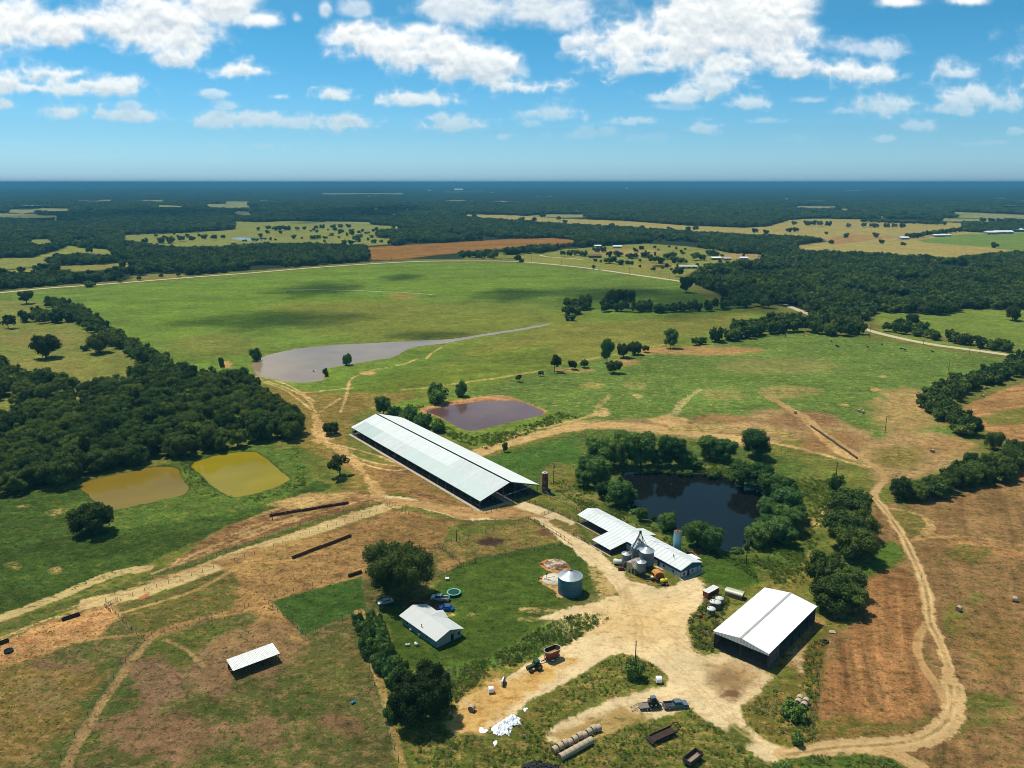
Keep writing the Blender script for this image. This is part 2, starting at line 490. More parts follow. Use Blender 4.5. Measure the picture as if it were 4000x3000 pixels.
# --- far country: woodland floor, cleared fields
FARZ = W([(-900, 628), (0, 628), (92, 618), (172, 613), (275, 605), (412, 594), (553, 584), (765, 567), (898, 560), (1106, 559), (1293, 577), (1468, 601), (1500, 612), (1560, 640), (1640, 655), (1720, 665), (1800, 690), (1850, 700), (1895, 676), (1930, 676), (2050, 681), (2084, 668), (2212, 668), (3100, 668), (2600, 397), (1106, 397), (-300, 397)])
WOODF = A(48, 62, 34)
region(FARZ, WOODF, A(40, 52, 30), .5, 4, 0)
CLEAR = []
def clearing(pts, ca=FIELD_G, cb=None, m=.45, keep=True, **k):
    P = W(pts); region(P, ca, cb or FIELD_Y, m, k.pop('soft', 6), k.pop('wob', 4), **k)
    if keep: CLEAR.append(P)
clearing([(265, 520), (262, 508), (400, 503), (505, 496), (506, 478), (560, 480), (640, 477), (700, 480), (760, 480), (820, 487), (890, 489), (888, 492), (820, 497), (812, 505), (815, 513), (845, 516), (845, 527), (795, 531), (700, 528), (660, 525), (560, 524), (480, 533), (400, 535), (355, 532), (330, 528), (300, 523)])
clearing([(45, 518), (110, 516), (118, 525), (85, 532), (70, 526)])
clearing([(150, 515), (200, 511), (210, 514), (165, 520), (150, 520)])
clearing([(148, 530), (180, 536), (230, 538), (250, 546), (245, 555), (215, 550), (170, 545), (135, 550), (100, 556), (92, 563), (60, 562), (85, 551), (125, 542)], A(140, 152, 66))
clearing([(-60, 560), (0, 558), (60, 556), (95, 560), (110, 570), (60, 578), (0, 583), (-60, 585)])
clearing([(-60, 588), (0, 585), (100, 576), (200, 572), (298, 566), (300, 575), (230, 582), (150, 588), (110, 580), (60, 588), (0, 591)], A(138, 138, 62))
clearing([(285, 597), (330, 592), (400, 590), (400, 600), (320, 607), (280, 610)], A(120, 116, 58))
clearing([(797, 534), (900, 528), (1106, 516), (1200, 514), (1250, 520), (1240, 527), (1160, 530), (1080, 538), (1000, 545), (925, 553), (870, 560), (800, 562), (790, 545)], A(158, 118, 56), A(140, 98, 46), .5, streak=(0.3, 200, 25, .15))
clearing([(1000, 549), (1080, 543), (1150, 540), (1160, 556), (1100, 558), (1000, 560)], A(110, 130, 50), keep=False)
clearing([(1130, 549), (1166, 547), (1226, 537), (1286, 534), (1331, 529), (1393, 526), (1481, 532), (1543, 539), (1581, 547), (1631, 549), (1659, 556), (1640, 561), (1581, 566), (1541, 570), (1510, 580), (1475, 600), (1459, 607), (1281, 580), (1121, 567), (1121, 557)], A(128, 140, 64), A(158, 142, 84), .4)
blob(1360, 545, 75, 7, A(165, 145, 90), soft=8)
blob(1600, 553, 50, 6, A(170, 145, 98), soft=8)
blob(1415, 575, 70, 6, A(150, 142, 78), soft=8)
blob(1430, 575, 22, 3, A(70, 62, 42), soft=3)
clearing([(975, 463), (1010, 463), (1106, 465), (1143, 467), (1206, 472), (1346, 477), (1481, 487), (1606, 492), (1659, 489), (1705, 475), (1760, 472), (1860, 474), (1940, 475), (2080, 482), (2084, 492), (2050, 497), (2080, 500), (2130, 503), (2212, 500), (2330, 500), (2330, 545), (2212, 543), (2150, 546), (2060, 558), (1980, 552), (1900, 547), (1820, 545), (1760, 542), (1721, 540), (1720, 530), (1790, 522), (1782, 516), (1720, 510), (1659, 508), (1600, 505), (1500, 500), (1450, 497), (1380, 492), (1330, 488), (1280, 486), (1200, 482), (1130, 476), (1060, 472), (980, 466)], A(160, 152, 84), A(176, 158, 98), .5)
region(W([(1779, 517), (1839, 506), (1954, 511), (1860, 521), (1800, 529)]), A(176, 142, 92), A(160, 130, 80), .5, 8, 4)
region(W([(1980, 519), (2069, 507), (2212, 502), (2330, 502), (2330, 545), (2212, 544), (2134, 534), (2000, 524)]), A(112, 140, 62), A(130, 142, 70), .4, 6, 3)
for p in ([(1874, 467), (2000, 468), (2030, 471), (1890, 471)], [(2029, 471), (2180, 475), (2170, 480), (2035, 478)], [(2050, 457), (2190, 463), (2180, 468), (2060, 463)],
          [(1796, 450), (1848, 451), (1848, 455), (1800, 454)], [(1560, 468), (1595, 468), (1590, 471), (1562, 471)], [(338, 442), (398, 445), (395, 449), (340, 448)], [(435, 441), (490, 440), (490, 447), (450, 447)],
          [(485, 435), (540, 435), (535, 447), (490, 447)], [(560, 432), (590, 433), (588, 437), (562, 437)], [(693, 417), (873, 417), (870, 421), (700, 422)], [(180, 453), (210, 450), (212, 456), (184, 457)], [(700, 478), (820, 480), (820, 484), (700, 482)], [(955, 414), (1060, 414), (1040, 417), (960, 417)]):
    clearing(p, A(140, 150, 90), A(160, 156, 110), .4, soft=15, wob=10)

rf = random.Random(9)
for i in range(70):
    v = 398 + 78 * rf.random() ** 1.6 + 4; u = rf.uniform(-100, 2300); w_ = rf.uniform(14, 70) * (.6 + (v - 398) / 60); h_ = max(.8, (v - 397) * rf.uniform(.03, .08))
    if 950 < u < 1150 and v > 440: continue
    clearing([(u - w_, v), (u - w_ * .3, v - h_), (u + w_ * .8, v - h_ * .8), (u + w_, v + h_ * .3), (u + w_ * .2, v + h_)], A(134, 146, 92), A(160, 154, 110), .5, soft=12, wob=20)
# --- big meadow and its neighbours
region(W([(-300, 636), (0, 636), (92, 626), (172, 621), (275, 613), (412, 602), (553, 591), (765, 574), (898, 567), (1106, 567), (1293, 584), (1468, 609), (1520, 640), (1700, 690), (1650, 720), (1430, 765), (1230, 800), (1000, 840), (830, 860), (560, 860), (300, 840), (0, 900), (-300, 900)]),
       A(104, 134, 50), A(124, 134, 58), .42, 3, 3, streak=(0.5, 90, 22, .16))
region(W([(180, 628), (553, 593), (765, 576), (898, 569), (1106, 569), (1250, 590), (1200, 640), (900, 640), (400, 720), (300, 680)]), A(106, 136, 46), A(126, 142, 50), .4, 25, 10, streak=(0.2, 150, 20, .12))
blob(980, 700, 320, 45, A(132, 134, 58), A(118, 128, 52), .5, soft=40, up=.7)
blob(760, 665, 190, 14, A(134, 128, 60), A(112, 124, 48), .5, soft=25, up=.7)
blob(868, 640, 32, 8, A(152, 130, 68), A(124, 130, 54), .45, soft=8, up=.85)
blob(460, 745, 90, 22, A(138, 128, 70), A(112, 124, 50), .5, soft=20, up=.7)
region(W([(1230, 700), (1640, 672), (1600, 700), (1430, 745), (1180, 790), (980, 810), (1000, 760), (1200, 705)]), A(126, 134, 56), A(146, 140, 70), .45, 12, 6, streak=(0.35, 80, 18, .14))
blob(1330, 740, 90, 16, A(142, 136, 68), A(120, 132, 54), .5, soft=20, up=.7)
region(W([(-200, 648), (80, 650), (140, 690), (250, 745), (340, 790), (180, 870), (0, 900), (-200, 900)]), A(116, 130, 58), A(142, 134, 74), .45, 6, 4)
blob(80, 733, 80, 10, A(150, 126, 78), A(120, 122, 60), .5, soft=12, up=.8)
blob(110, 800, 90, 30, A(128, 132, 60), A(146, 132, 74), .5, soft=12, up=.8)
# meadow between the long pond and the lagoon
region(W([(700, 860), (850, 820), (1000, 770), (1180, 745), (1230, 790), (1100, 820), (930, 845), (830, 870)]), A(106, 128, 46), A(124, 130, 54), .45, 6, 4, streak=(0.3, 60, 12, .16))
path([(868, 842), (934, 836), (1106, 812), (1200, 795), (1290, 772), (1440, 743)], 3.2, A(182, 166, 100), A(140, 140, 70), m=.3, wob=1.2)
region(W([(560, 832), (700, 850), (830, 850), (900, 850), (830, 880), (760, 900), (745, 960), (830, 1075), (740, 1065), (660, 1000), (645, 960), (600, 880)]), A(122, 112, 54), A(158, 132, 76), .45, 4, 4)
region(W([(640, 960), (700, 985), (760, 1020), (740, 1060), (640, 1010)]), A(94, 110, 46), A(130, 118, 62), .4, 3, 3)
# right pasture
region(W([(1200, 790), (1430, 758), (1600, 735), (1700, 716), (1850, 726), (2000, 752), (2190, 778), (2100, 820), (1990, 850), (2020, 905), (2110, 955), (2060, 1000), (1900, 1040), (1870, 1010), (1740, 950), (1600, 960), (1500, 945), (1300, 925), (1180, 905), (1080, 870), (1000, 862), (940, 850), (1100, 825)]),
       A(98, 126, 54), A(174, 158, 104), .30, 3, 3, streak=(0.1, 60, 12, .12))
blob(1500, 757, 150, 10, A(176, 140, 92), A(130, 130, 66), .35, soft=5, wob=8)
blob(1680, 790, 130, 16, A(146, 142, 84), A(108, 128, 58), .5, soft=10, wob=8, up=.8)
blob(1350, 782, 40, 7, A(182, 144, 96), A(130, 130, 66), .4, soft=4, wob=6)
blob(1240, 800, 40, 5, A(178, 146, 94), A(120, 130, 60), .5, soft=4, wob=6)
blob(1280, 833, 26, 6, A(178, 158, 98), A(120, 132, 60), .5, soft=3, wob=5)
blob(1370, 832, 30, 8, A(172, 156, 96), A(112, 130, 58), .55, soft=4, wob=6)
blob(1700, 845, 60, 14, A(172, 146, 98), A(112, 130, 58), .5, soft=6, wob=8)
blob(1560, 850, 45, 9, A(160, 150, 92), A(106, 128, 56), .5, soft=6, wob=8)
blob(1960, 890, 75, 50, A(178, 146, 100), A(120, 128, 62), .4, soft=8, wob=10)
blob(1890, 842, 11, 4, A(184, 156, 104), soft=2)
blob(1895, 860, 13, 3, A(182, 158, 100), soft=2)
blob(1906, 812, 8, 3, A(182, 152, 100), soft=2)
blob(1822, 875, 9, 2, A(182, 156, 100), soft=2)
region(W([(1200, 912), (1380, 905), (1560, 915), (1660, 880), (1800, 905), (1900, 945), (2000, 930), (2110, 955), (2070, 1010), (1900, 1050), (1870, 1010), (1740, 950), (1600, 965), (1500, 948), (1300, 925)]), A(180, 148, 106), A(120, 116, 62), .34, 5, 6, streak=(-0.3, 50, 9, .15))
blob(1740, 910, 70, 22, A(140, 108, 78), A(165, 134, 88), .4, soft=6, wob=6)
blob(1550, 905, 60, 9, A(150, 116, 78), A(165, 134, 88), .4, soft=5, wob=5)
blob(2040, 965, 70, 20, A(176, 140, 96), A(120, 118, 58), .35, soft=6, wob=6)
blob(1940, 985, 60, 25, A(122, 120, 58), A(172, 140, 90), .45, soft=6, wob=6)
# strip right of the road
region(W([(1892, 674), (2054, 681), (2084, 668), (2330, 668), (2330, 790), (2212, 770), (2100, 757), (2000, 742), (1900, 715)]), A(112, 136, 56), A(132, 138, 64), .4, 4, 3)
region(W([(1846, 700), (1930, 715), (2060, 742), (2180, 762), (2330, 790), (2330, 776), (2180, 755), (2050, 730), (1900, 700)]), A(100, 104, 52), A(150, 120, 78), .4, 3, 2)
# green bank south of the dirt road, round the dark pond
region(W([(1010, 1000), (1060, 985), (1246, 935), (1330, 928), (1500, 952), (1600, 965), (1700, 985), (1830, 1040), (1880, 1060), (1880, 1120), (1820, 1230), (1760, 1290), (1640, 1265), (1500, 1230), (1420, 1150), (1250, 1090), (1120, 1050)]), A(80, 106, 44), A(130, 126, 66), .38, 2, 3)
region(W([(1010, 1000), (1246, 945), (1260, 990), (1170, 1030), (1080, 1030)]), A(74, 112, 44), A(104, 120, 54), .35, 4, 3)
blob(1205, 1030, 35, 32, A(142, 124, 68), A(100, 118, 50), .5, soft=4, wob=4)
blob(1240, 1075, 60, 14, A(150, 132, 78), A(96, 120, 50), .5, soft=4, wob=4)
blob(1790, 1100, 60, 90, A(130, 126, 62), A(84, 114, 44), .5, soft=8, wob=6)
blob(1700, 1260, 70, 25, A(116, 120, 52), A(140, 126, 66), .5, soft=6, wob=4)
blob(1495, 1003, 40, 14, A(150, 150, 84), A(110, 132, 60), .4, soft=4, wob=3)
region(W([(1500, 1235), (1520, 1190), (1545, 1185), (1620, 1215), (1640, 1260), (1590, 1275), (1540, 1262)]), A(70, 98, 34), A(84, 108, 40), .4, 1.5, 1.5)
region(W([(1240, 1100), (1260, 1160), (1330, 1215), (1310, 1200), (1280, 1165), (1250, 1130)]), A(76, 98, 36), soft=2, wob=1)
# bank between lagoon and barn
region(W([(820, 880), (900, 860), (1000, 855), (1130, 870), (1250, 905), (1180, 925), (1040, 975), (990, 955), (900, 905)]), A(104, 132, 50), A(142, 146, 66), .4, 3, 3)
# lagoon rim, sandy
region(smooth_closed(W([(893, 886), (940, 872), (1020, 858), (1085, 852), (1120, 862), (1180, 885), (1186, 893), (1120, 905), (1060, 920), (1020, 930), (960, 905)])), A(196, 150, 106), A(170, 120, 84), .4, 1, 1)
# dirt road along the pasture
path([(1000, 990), (1060, 968), (1110, 954), (1181, 934), (1246, 921), (1306, 917), (1381, 920), (1456, 931), (1530, 942), (1620, 950)], 9.5, A(208, 176, 124), A(176, 142, 92), 3, m=.4, wob=2.2, soft=1.2)
path([(1090, 945), (1160, 925), (1240, 908), (1290, 895), (1305, 884)], 4, A(196, 168, 114), A(140, 130, 70), 3, m=.4, wob=1.6)
blob(1300, 893, 16, 8, A(204, 180, 126), A(130, 126, 66), .35, soft=2, wob=4)
path([(1456, 928), (1560, 925), (1680, 930), (1720, 950)], 5, A(192, 168, 106), A(130, 126, 62), m=.5, wob=2.5, soft=1.5)
path([(1480, 938), (1600, 948), (1700, 962), (1760, 976), (1840, 1000), (1875, 1008)], 3.4, A(200, 172, 116), A(170, 140, 90), m=.3, wob=1)
blob(1440, 905, 34, 14, A(192, 160, 108), A(140, 126, 74), .35, soft=2, wob=6)
blob(1462, 912, 24, 12, A(200, 168, 116), A(140, 126, 74), .3, soft=2, wob=4)
path([(1452, 900), (1470, 873), (1495, 853), (1512, 842)], 4, A(182, 172, 118), A(120, 130, 70), m=.4, wob=2)
path([(1290, 880), (1310, 862), (1320, 850)], 2.5, A(186, 162, 108), A(120, 130, 66), m=.5, wob=2)
blob(1378, 856, 14, 5, A(188, 162, 110), A(120, 126, 66), .4, soft=1.5, wob=3)
path([(1659, 858), (1700, 880), (1760, 922)], 4, A(180, 150, 102), A(150, 126, 80), m=.4, wob=2)
blob(1795, 955, 70, 26, A(150, 116, 78), A(176, 142, 92), .4, soft=5, wob=4)
region(W([(1742, 916), (1762, 918), (1860, 985), (1852, 998), (1820, 988), (1770, 950)]), A(206, 170, 118), A(180, 142, 92), .3, 1.2, 1.2)

# --- ponds on the left, green slopes
region(W([(-200, 1075), (0, 1070), (200, 1050), (420, 985), (645, 965), (655, 985), (640, 1020), (720, 1050), (700, 1070), (560, 1110), (470, 1145), (330, 1215), (150, 1290), (0, 1335), (-200, 1390)]), A(62, 86, 34), A(88, 102, 44), .4, 2, 3, streak=(0.5, 30, 8, .16))
region(W([(400, 985), (560, 955), (650, 975), (680, 1040), (580, 1090), (480, 1110), (240, 1150), (150, 1090)]), A(86, 112, 46), A(124, 126, 58), .35, 4, 3)
for bx, by, bw, bh in ((28, 1222, 22, 9), (120, 1232, 18, 8), (120, 1107, 16, 5), (55, 1093, 10, 3)):
    blob(bx, by, bw, bh, A(176, 150, 96), A(80, 100, 42), .5, soft=1.5, wob=3)
# brown slopes along the lane
region(W([(470, 1150), (560, 1112), (640, 1085), (740, 1060), (800, 1065), (840, 1072), (820, 1085), (700, 1118), (600, 1150), (480, 1200), (400, 1230), (330, 1245)]), A(150, 116, 76), A(118, 90, 62), .45, 2, 2.5, streak=(0.55, 40, 5, .2))
region(W([(580, 1090), (680, 1062), (770, 1062), (740, 1082), (640, 1102)]), A(188, 158, 106), A(150, 120, 78), .4, 2.5, 3)
path([(0, 1336), (100, 1300), (190, 1262), (250, 1236), (318, 1228)], 4.6, A(204, 182, 130), A(150, 130, 80), 3, m=.3, wob=1)
region(W([(-100, 1370), (0, 1345), (140, 1300), (330, 1240), (480, 1190), (600, 1150), (720, 1112), (845, 1078), (850, 1088), (700, 1135), (560, 1185), (440, 1235), (300, 1285), (180, 1310), (0, 1372), (-100, 1400)]), A(84, 98, 46), A(124, 110, 62), .4, 1.2, 1.2, streak=(0.55, 30, 4, .18))
path([(-60, 1402), (0, 1382), (120, 1338), (200, 1305)], 3, A(188, 160, 108), A(110, 104, 56), m=.4, wob=.8)
path([(845, 1092), (760, 1118), (600, 1172), (450, 1228), (330, 1272), (250, 1292), (200, 1300)], 8.0, A(212, 188, 138), A(176, 152, 102), 3, m=.35, wob=1.6, soft=.8)
for t_ in ([(330, 1238), (460, 1190), (580, 1142), (700, 1104), (800, 1076)], [(360, 1222), (480, 1172), (600, 1128), (720, 1090)], [(480, 1165), (580, 1122), (680, 1086), (760, 1066)], [(300, 1262), (440, 1222), (600, 1165), (760, 1110), (840, 1085)], [(540, 1120), (640, 1085), (730, 1068)], [(120, 1322), (260, 1280), (420, 1232)]):
    path(t_, 1.3, A(196, 164, 116), A(150, 122, 82), m=.45, wob=1.2, up=.8)
# big paddock at lower left
region(W([(-300, 1400), (0, 1385), (180, 1318), (330, 1288), (600, 1188), (850, 1100), (1000, 1128), (1060, 1110), (1160, 1112), (1250, 1170), (1000, 1220), (960, 1250), (800, 1330), (800, 1400), (870, 1659), (900, 1900), (-300, 1900)]),
       A(90, 94, 50), A(134, 112, 78), .40, 1.5, 2)
region(W([(470, 1215), (620, 1180), (840, 1105), (900, 1105), (980, 1130), (950, 1180), (800, 1230), (780, 1250), (600, 1295), (640, 1360), (665, 1392), (620, 1390), (540, 1320), (430, 1345), (330, 1385), (280, 1365), (470, 1300), (520, 1260)]),
       A(172, 136, 88), A(140, 106, 70), .42, 3, 3.5, streak=(0.5, 25, 6, .14))
region(W([(860, 1115), (960, 1120), (985, 1140), (950, 1180), (860, 1200), (800, 1225), (790, 1180)]), A(148, 116, 74), A(120, 100, 60), .45, 3, 3)
region(W([(480, 1240), (560, 1185), (700, 1150), (700, 1190), (560, 1240)]), A(184, 150, 96), A(160, 124, 78), .45, 3, 3)
region(W([(240, 1318), (330, 1290), (500, 1230), (520, 1290), (500, 1320), (400, 1345), (300, 1375), (262, 1345)]), A(100, 100, 50), A(146, 116, 74), .35, 2, 2.5)
region(W([(-100, 1410), (0, 1392), (190, 1318), (250, 1300), (262, 1330), (220, 1370), (100, 1410), (0, 1450), (-100, 1470)]), A(196, 152, 104), A(176, 122, 80), .4, 2, 2.5, streak=(0.5, 20, 5, .12))
region(W([(300, 1290), (322, 1280), (320, 1288), (304, 1296)]), A(192, 112, 80), soft=.6, wob=.6)
region(W([(585, 1300), (780, 1245), (790, 1320), (775, 1318), (655, 1372)]), A(60, 90, 36), A(76, 100, 42), .45, .8, .8)
region(W([(330, 1385), (470, 1340), (530, 1350), (470, 1400), (430, 1440), (300, 1450), (220, 1560), (150, 1659), (80, 1800), (0, 1800), (90, 1640), (200, 1520), (290, 1420)]), A(84, 96, 44), A(120, 106, 58), .4, 3, 3.5)
region(W([(-100, 1450), (60, 1430), (200, 1440), (260, 1440), (160, 1560), (60, 1640), (-100, 1700)]), A(112, 98, 52), A(146, 120, 78), .45, 4, 4)
blob(330, 1470, 85, 50, A(134, 106, 84), A(112, 92, 66), .40, soft=3, wob=9)
blob(450, 1450, 50, 50, A(138, 110, 84), A(100, 96, 56), .35, soft=3, wob=9)
blob(560, 1405, 100, 52, A(150, 120, 86), A(128, 104, 72), .4, soft=4, wob=9)
blob(550, 1440, 70, 26, A(128, 100, 76), soft=4, wob=2)
blob(700, 1460, 90, 55, A(98, 102, 52), A(136, 116, 76), .38, soft=6, wob=8)
blob(400, 1590, 130, 50, A(138, 108, 82), A(96, 90, 54), .32, soft=3, wob=10)
blob(620, 1520, 80, 30, A(78, 90, 42), A(128, 106, 72), .38, soft=3, wob=9)
blob(470, 1540, 60, 14, A(74, 88, 40), A(120, 104, 66), .35, soft=3, wob=8)
blob(240, 1500, 50, 60, A(76, 90, 42), A(120, 104, 66), .35, soft=3, wob=8)
blob(560, 1590, 60, 30, A(140, 110, 84), A(110, 96, 60), .35, soft=3, wob=8)
blob(690, 1600, 60, 40, A(86, 94, 46), A(134, 110, 78), .4, soft=3, wob=8)
blob(620, 1470, 40, 20, A(82, 92, 44), A(130, 108, 74), .4, soft=3, wob=7)
blob(290, 1570, 60, 26, A(136, 106, 82), A(92, 94, 50), .38, soft=3, wob=8)
blob(80, 1500, 60, 40, A(132, 112, 74), A(94, 94, 50), .4, soft=4, wob=9)
blob(130, 1440, 50, 16, A(124, 98, 74), A(140, 114, 80), .4, soft=3, wob=6)
blob(500, 1640, 60, 40, A(70, 88, 40), A(110, 100, 56), .45, soft=5, wob=6)
blob(730, 1565, 48, 22, A(128, 100, 76), A(110, 92, 60), .4, soft=3, wob=3)
blob(735, 1567, 22, 8, A(92, 78, 56), soft=1.5, wob=2)
path([(330, 1375), (290, 1420), (240, 1490), (200, 1550), (170, 1600), (140, 1660)], 2.4, A(158, 130, 92), A(128, 110, 70), m=.3, wob=.5)
path([(356, 1382), (400, 1400), (440, 1440)], 1.2, A(160, 136, 92), m=.3, wob=.3)
path([(775, 1322), (800, 1400), (825, 1490), (845, 1560), (868, 1650), (880, 1700)], 2.6, A(170, 144, 92), A(110, 110, 56), m=.35, wob=1)
path([(240, 1330), (330, 1305), (430, 1275), (520, 1220)], 1.6, A(168, 140, 90), m=.3, wob=.4)
path([(60, 1400), (200, 1380), (300, 1370)], 1.4, A(166, 136, 88), m=.3, wob=.4)
# paddocks behind the house
region(W([(985, 1145), (1160, 1115), (1238, 1172), (1100, 1200), (960, 1240), (950, 1190)]), A(112, 108, 56), A(152, 122, 80), .42, 2, 2.5)
region(W([(970, 1140), (1130, 1112), (1160, 1118), (1080, 1140), (960, 1172)]), A(92, 102, 46), A(120, 112, 58), .4, 1.5, 1.5)
blob(1060, 1172, 26, 9, A(70, 54, 46), A(110, 88, 62), .3, soft=2, wob=2)
blob(985, 1225, 40, 14, A(160, 126, 82), A(110, 100, 56), .35, soft=2, wob=3)
blob(1180, 1150, 26, 8, A(112, 84, 62), soft=2, wob=2)
# lawn
region(smooth_closed(W([(840, 1340), (800, 1300), (930, 1290), (945, 1250), (1000, 1212), (1100, 1190), (1240, 1165), (1262, 1200), (1290, 1290), (1300, 1310), (1210, 1345), (1140, 1380), (1040, 1440), (980, 1470), (880, 1450), (850, 1400)]), 1), A(68, 90, 34), A(82, 100, 40), .45, 1.5, 1.2)
region(W([(960, 1440), (1060, 1420), (1140, 1370), (1220, 1330), (1300, 1322), (1320, 1335), (1250, 1378), (1150, 1425), (1060, 1450), (1000, 1500), (980, 1530), (900, 1500)]), A(84, 118, 44), A(110, 126, 54), .4, 1.5, 1.5)
region(W([(990, 1490), (1060, 1445), (1150, 1420), (1100, 1460), (1020, 1520), (980, 1580)]), A(150, 130, 70), A(92, 112, 46), .45, 1.5, 2)
for bx, by, bw, bh in ((965, 1325, 18, 5), (985, 1322, 8, 3), (925, 1350, 8, 3), (1160, 1318, 40, 4), (1140, 1338, 20, 3), (1014, 1328, 4, 2)):
    blob(bx, by, bw, bh, A(180, 156, 106), A(90, 104, 46), .5, soft=.8, wob=1.6)
region(smooth_closed(W([(1160, 1216), (1190, 1206), (1225, 1214), (1235, 1228), (1222, 1236), (1200, 1240), (1172, 1228)]), 1), A(196, 140, 92), A(160, 104, 66), .4, .4, .6)
region(smooth_closed(W([(1160, 1252), (1180, 1238), (1215, 1236), (1220, 1292), (1200, 1290), (1202, 1276), (1178, 1264)]), 1), A(200, 160, 110), A(170, 120, 80), .4, .4, .6)
region(W([(865, 1290), (930, 1285), (975, 1300), (960, 1320), (930, 1330), (880, 1330)]), A(96, 82, 58), A(130, 104, 70), .4, 1.5, 1.5)
# ---- dirt yard and farm roads
DIRT, DIRT2 = A(230, 208, 170), A(208, 182, 142)
path([(822, 1076), (900, 1085), (960, 1102), (1040, 1118), (1110, 1108), (1160, 1108), (1205, 1140), (1250, 1178), (1290, 1212), (1330, 1250)], 7.5, DIRT, DIRT2, 3, wob=1.2)
region(W([(760, 1068), (830, 1072), (1000, 1095), (1090, 1095), (1130, 1092), (1200, 1120), (1185, 1125), (1150, 1118), (1080, 1122), (1000, 1120), (900, 1095), (840, 1090)]), A(188, 152, 104), A(160, 124, 82), .42, 1.5, 1.5, streak=(-0.3, 25, 4, .15))
region(W([(860, 1060), (900, 1040), (960, 1060), (1020, 1090), (940, 1090), (880, 1075)]), A(166, 130, 84), A(130, 108, 62), .42, 3, 3)
path([(895, 1062), (940, 1078), (1000, 1090)], 4, A(112, 84, 60), A(150, 118, 80), m=.5, wob=1.2)
region(W([(1110, 1095), (1128, 1082), (1195, 1104), (1245, 1128), (1225, 1142), (1185, 1120), (1160, 1112)]), DIRT, DIRT2, .3, 1, 1, oid=3)
region(W([(1180, 1126), (1200, 1118), (1245, 1140), (1262, 1158), (1240, 1160)]), A(120, 110, 62), A(170, 140, 94), .4, 1, 1)
yard = W([(1290, 1222), (1318, 1218), (1345, 1232), (1362, 1252), (1395, 1262), (1420, 1272), (1462, 1263), (1475, 1252), (1500, 1245), (1518, 1262), (1530, 1285), (1518, 1305), (1500, 1325), (1486, 1345), (1484, 1368), (1496, 1405), (1522, 1420), (1560, 1412), (1655, 1449), (1670, 1466), (1650, 1490), (1610, 1516), (1600, 1532), (1607, 1556), (1640, 1590), (1680, 1612), (1715, 1618), (1712, 1646), (1660, 1646), (1630, 1634), (1590, 1605), (1560, 1582), (1520, 1555), (1490, 1530), (1440, 1552), (1380, 1556), (1300, 1590), (1250, 1612), (1210, 1610), (1170, 1600), (1180, 1575), (1260, 1535), (1330, 1505), (1390, 1492), (1440, 1478), (1446, 1465), (1420, 1440), (1380, 1420), (1340, 1412), (1300, 1425), (1250, 1460), (1180, 1496), (1150, 1512), (1120, 1540), (1040, 1585), (975, 1580), (975, 1540), (1010, 1505), (1060, 1478), (1095, 1462), (1160, 1420), (1210, 1398), (1262, 1366), (1322, 1336), (1315, 1325), (1200, 1338), (1170, 1335), (1230, 1312), (1310, 1295)])
region(yard, DIRT, DIRT2, .3, .9, 1.3, oid=4)
region(W([(975, 1580), (975, 1540), (1010, 1505), (1060, 1478), (1120, 1460), (1200, 1420), (1240, 1425), (1180, 1470), (1140, 1500), (1100, 1540), (1040, 1580)]), A(212, 176, 114), A(190, 144, 84), .42, 4, 3, oid=4)
region(W([(1190, 1590), (1280, 1545), (1340, 1525), (1420, 1545), (1300, 1595), (1230, 1620)]), A(186, 158, 104), A(130, 120, 66), .35, 2.5, 2.5)
region(W([(1540, 1440), (1600, 1435), (1660, 1455), (1600, 1500), (1545, 1490)]), A(180, 150, 106), A(150, 122, 86), .45, 5, 3)
blob(1568, 1467, 24, 14, A(146, 122, 92), soft=5, wob=3)
blob(1580, 1498, 16, 7, A(130, 98, 74), soft=2.5, wob=2)
blob(1380, 1345, 130, 40, A(226, 196, 146), A(200, 168, 118), .35, soft=12, wob=4)
blob(1297, 1240, 10, 22, A(224, 200, 156), A(160, 140, 90), .35, soft=1, wob=2)
region(W([(1272, 1225), (1290, 1222), (1320, 1262), (1330, 1285), (1300, 1290), (1285, 1262)]), A(190, 164, 112), A(110, 112, 56), .42, 1, 1.5)
region(W([(1346, 1246), (1390, 1250), (1460, 1262), (1440, 1268), (1400, 1262), (1360, 1254)]), A(150, 124, 74), A(96, 104, 50), .45, .8, 1)
# right-hand stubble fields
region(W([(1885, 1085), (1950, 1090), (2000, 1075), (2100, 1055), (2190, 1035), (2212, 1010), (2330, 1000), (2400, 1900), (1990, 1760), (1920, 1640), (1800, 1600), (1700, 1600), (1650, 1560), (1690, 1500), (1740, 1440), (1790, 1370), (1860, 1330), (1870, 1230)]),
       A(146, 114, 78), A(110, 100, 58), .38, 2, 2, streak=(1.12, 60, 2.6, .2))
region(W([(1900, 1100), (1960, 1090), (2012, 1120), (1975, 1165), (1945, 1140)]), A(108, 110, 54), A(150, 118, 74), .4, 2, 2)
region(W([(1865, 1190), (1925, 1170), (1955, 1195), (1940, 1225), (1880, 1270), (1868, 1255)]), A(84, 112, 42), A(116, 118, 54), .35, 2, 2.5)
region(W([(1875, 1260), (1920, 1230), (1960, 1225), (1990, 1290), (1990, 1370), (1970, 1420), (2010, 1470), (2020, 1530), (1960, 1570), (1800, 1590), (1770, 1560), (1770, 1480), (1800, 1400), (1850, 1340)]),
       A(160, 117, 78), A(124, 98, 60), .40, 3, 2.5, streak=(1.2, 70, 2.0, .26))
region(W([(1770, 1570), (1800, 1545), (1900, 1560), (2020, 1550), (2010, 1575), (1900, 1588), (1800, 1595)]), A(104, 104, 50), A(150, 116, 70), .45, 2.5, 2.5)
region(W([(2000, 1180), (2070, 1165), (2150, 1175), (2240, 1200), (2240, 1230), (2160, 1195), (2060, 1185)]), A(176, 134, 90), A(150, 112, 70), .4, 2.5, 2)
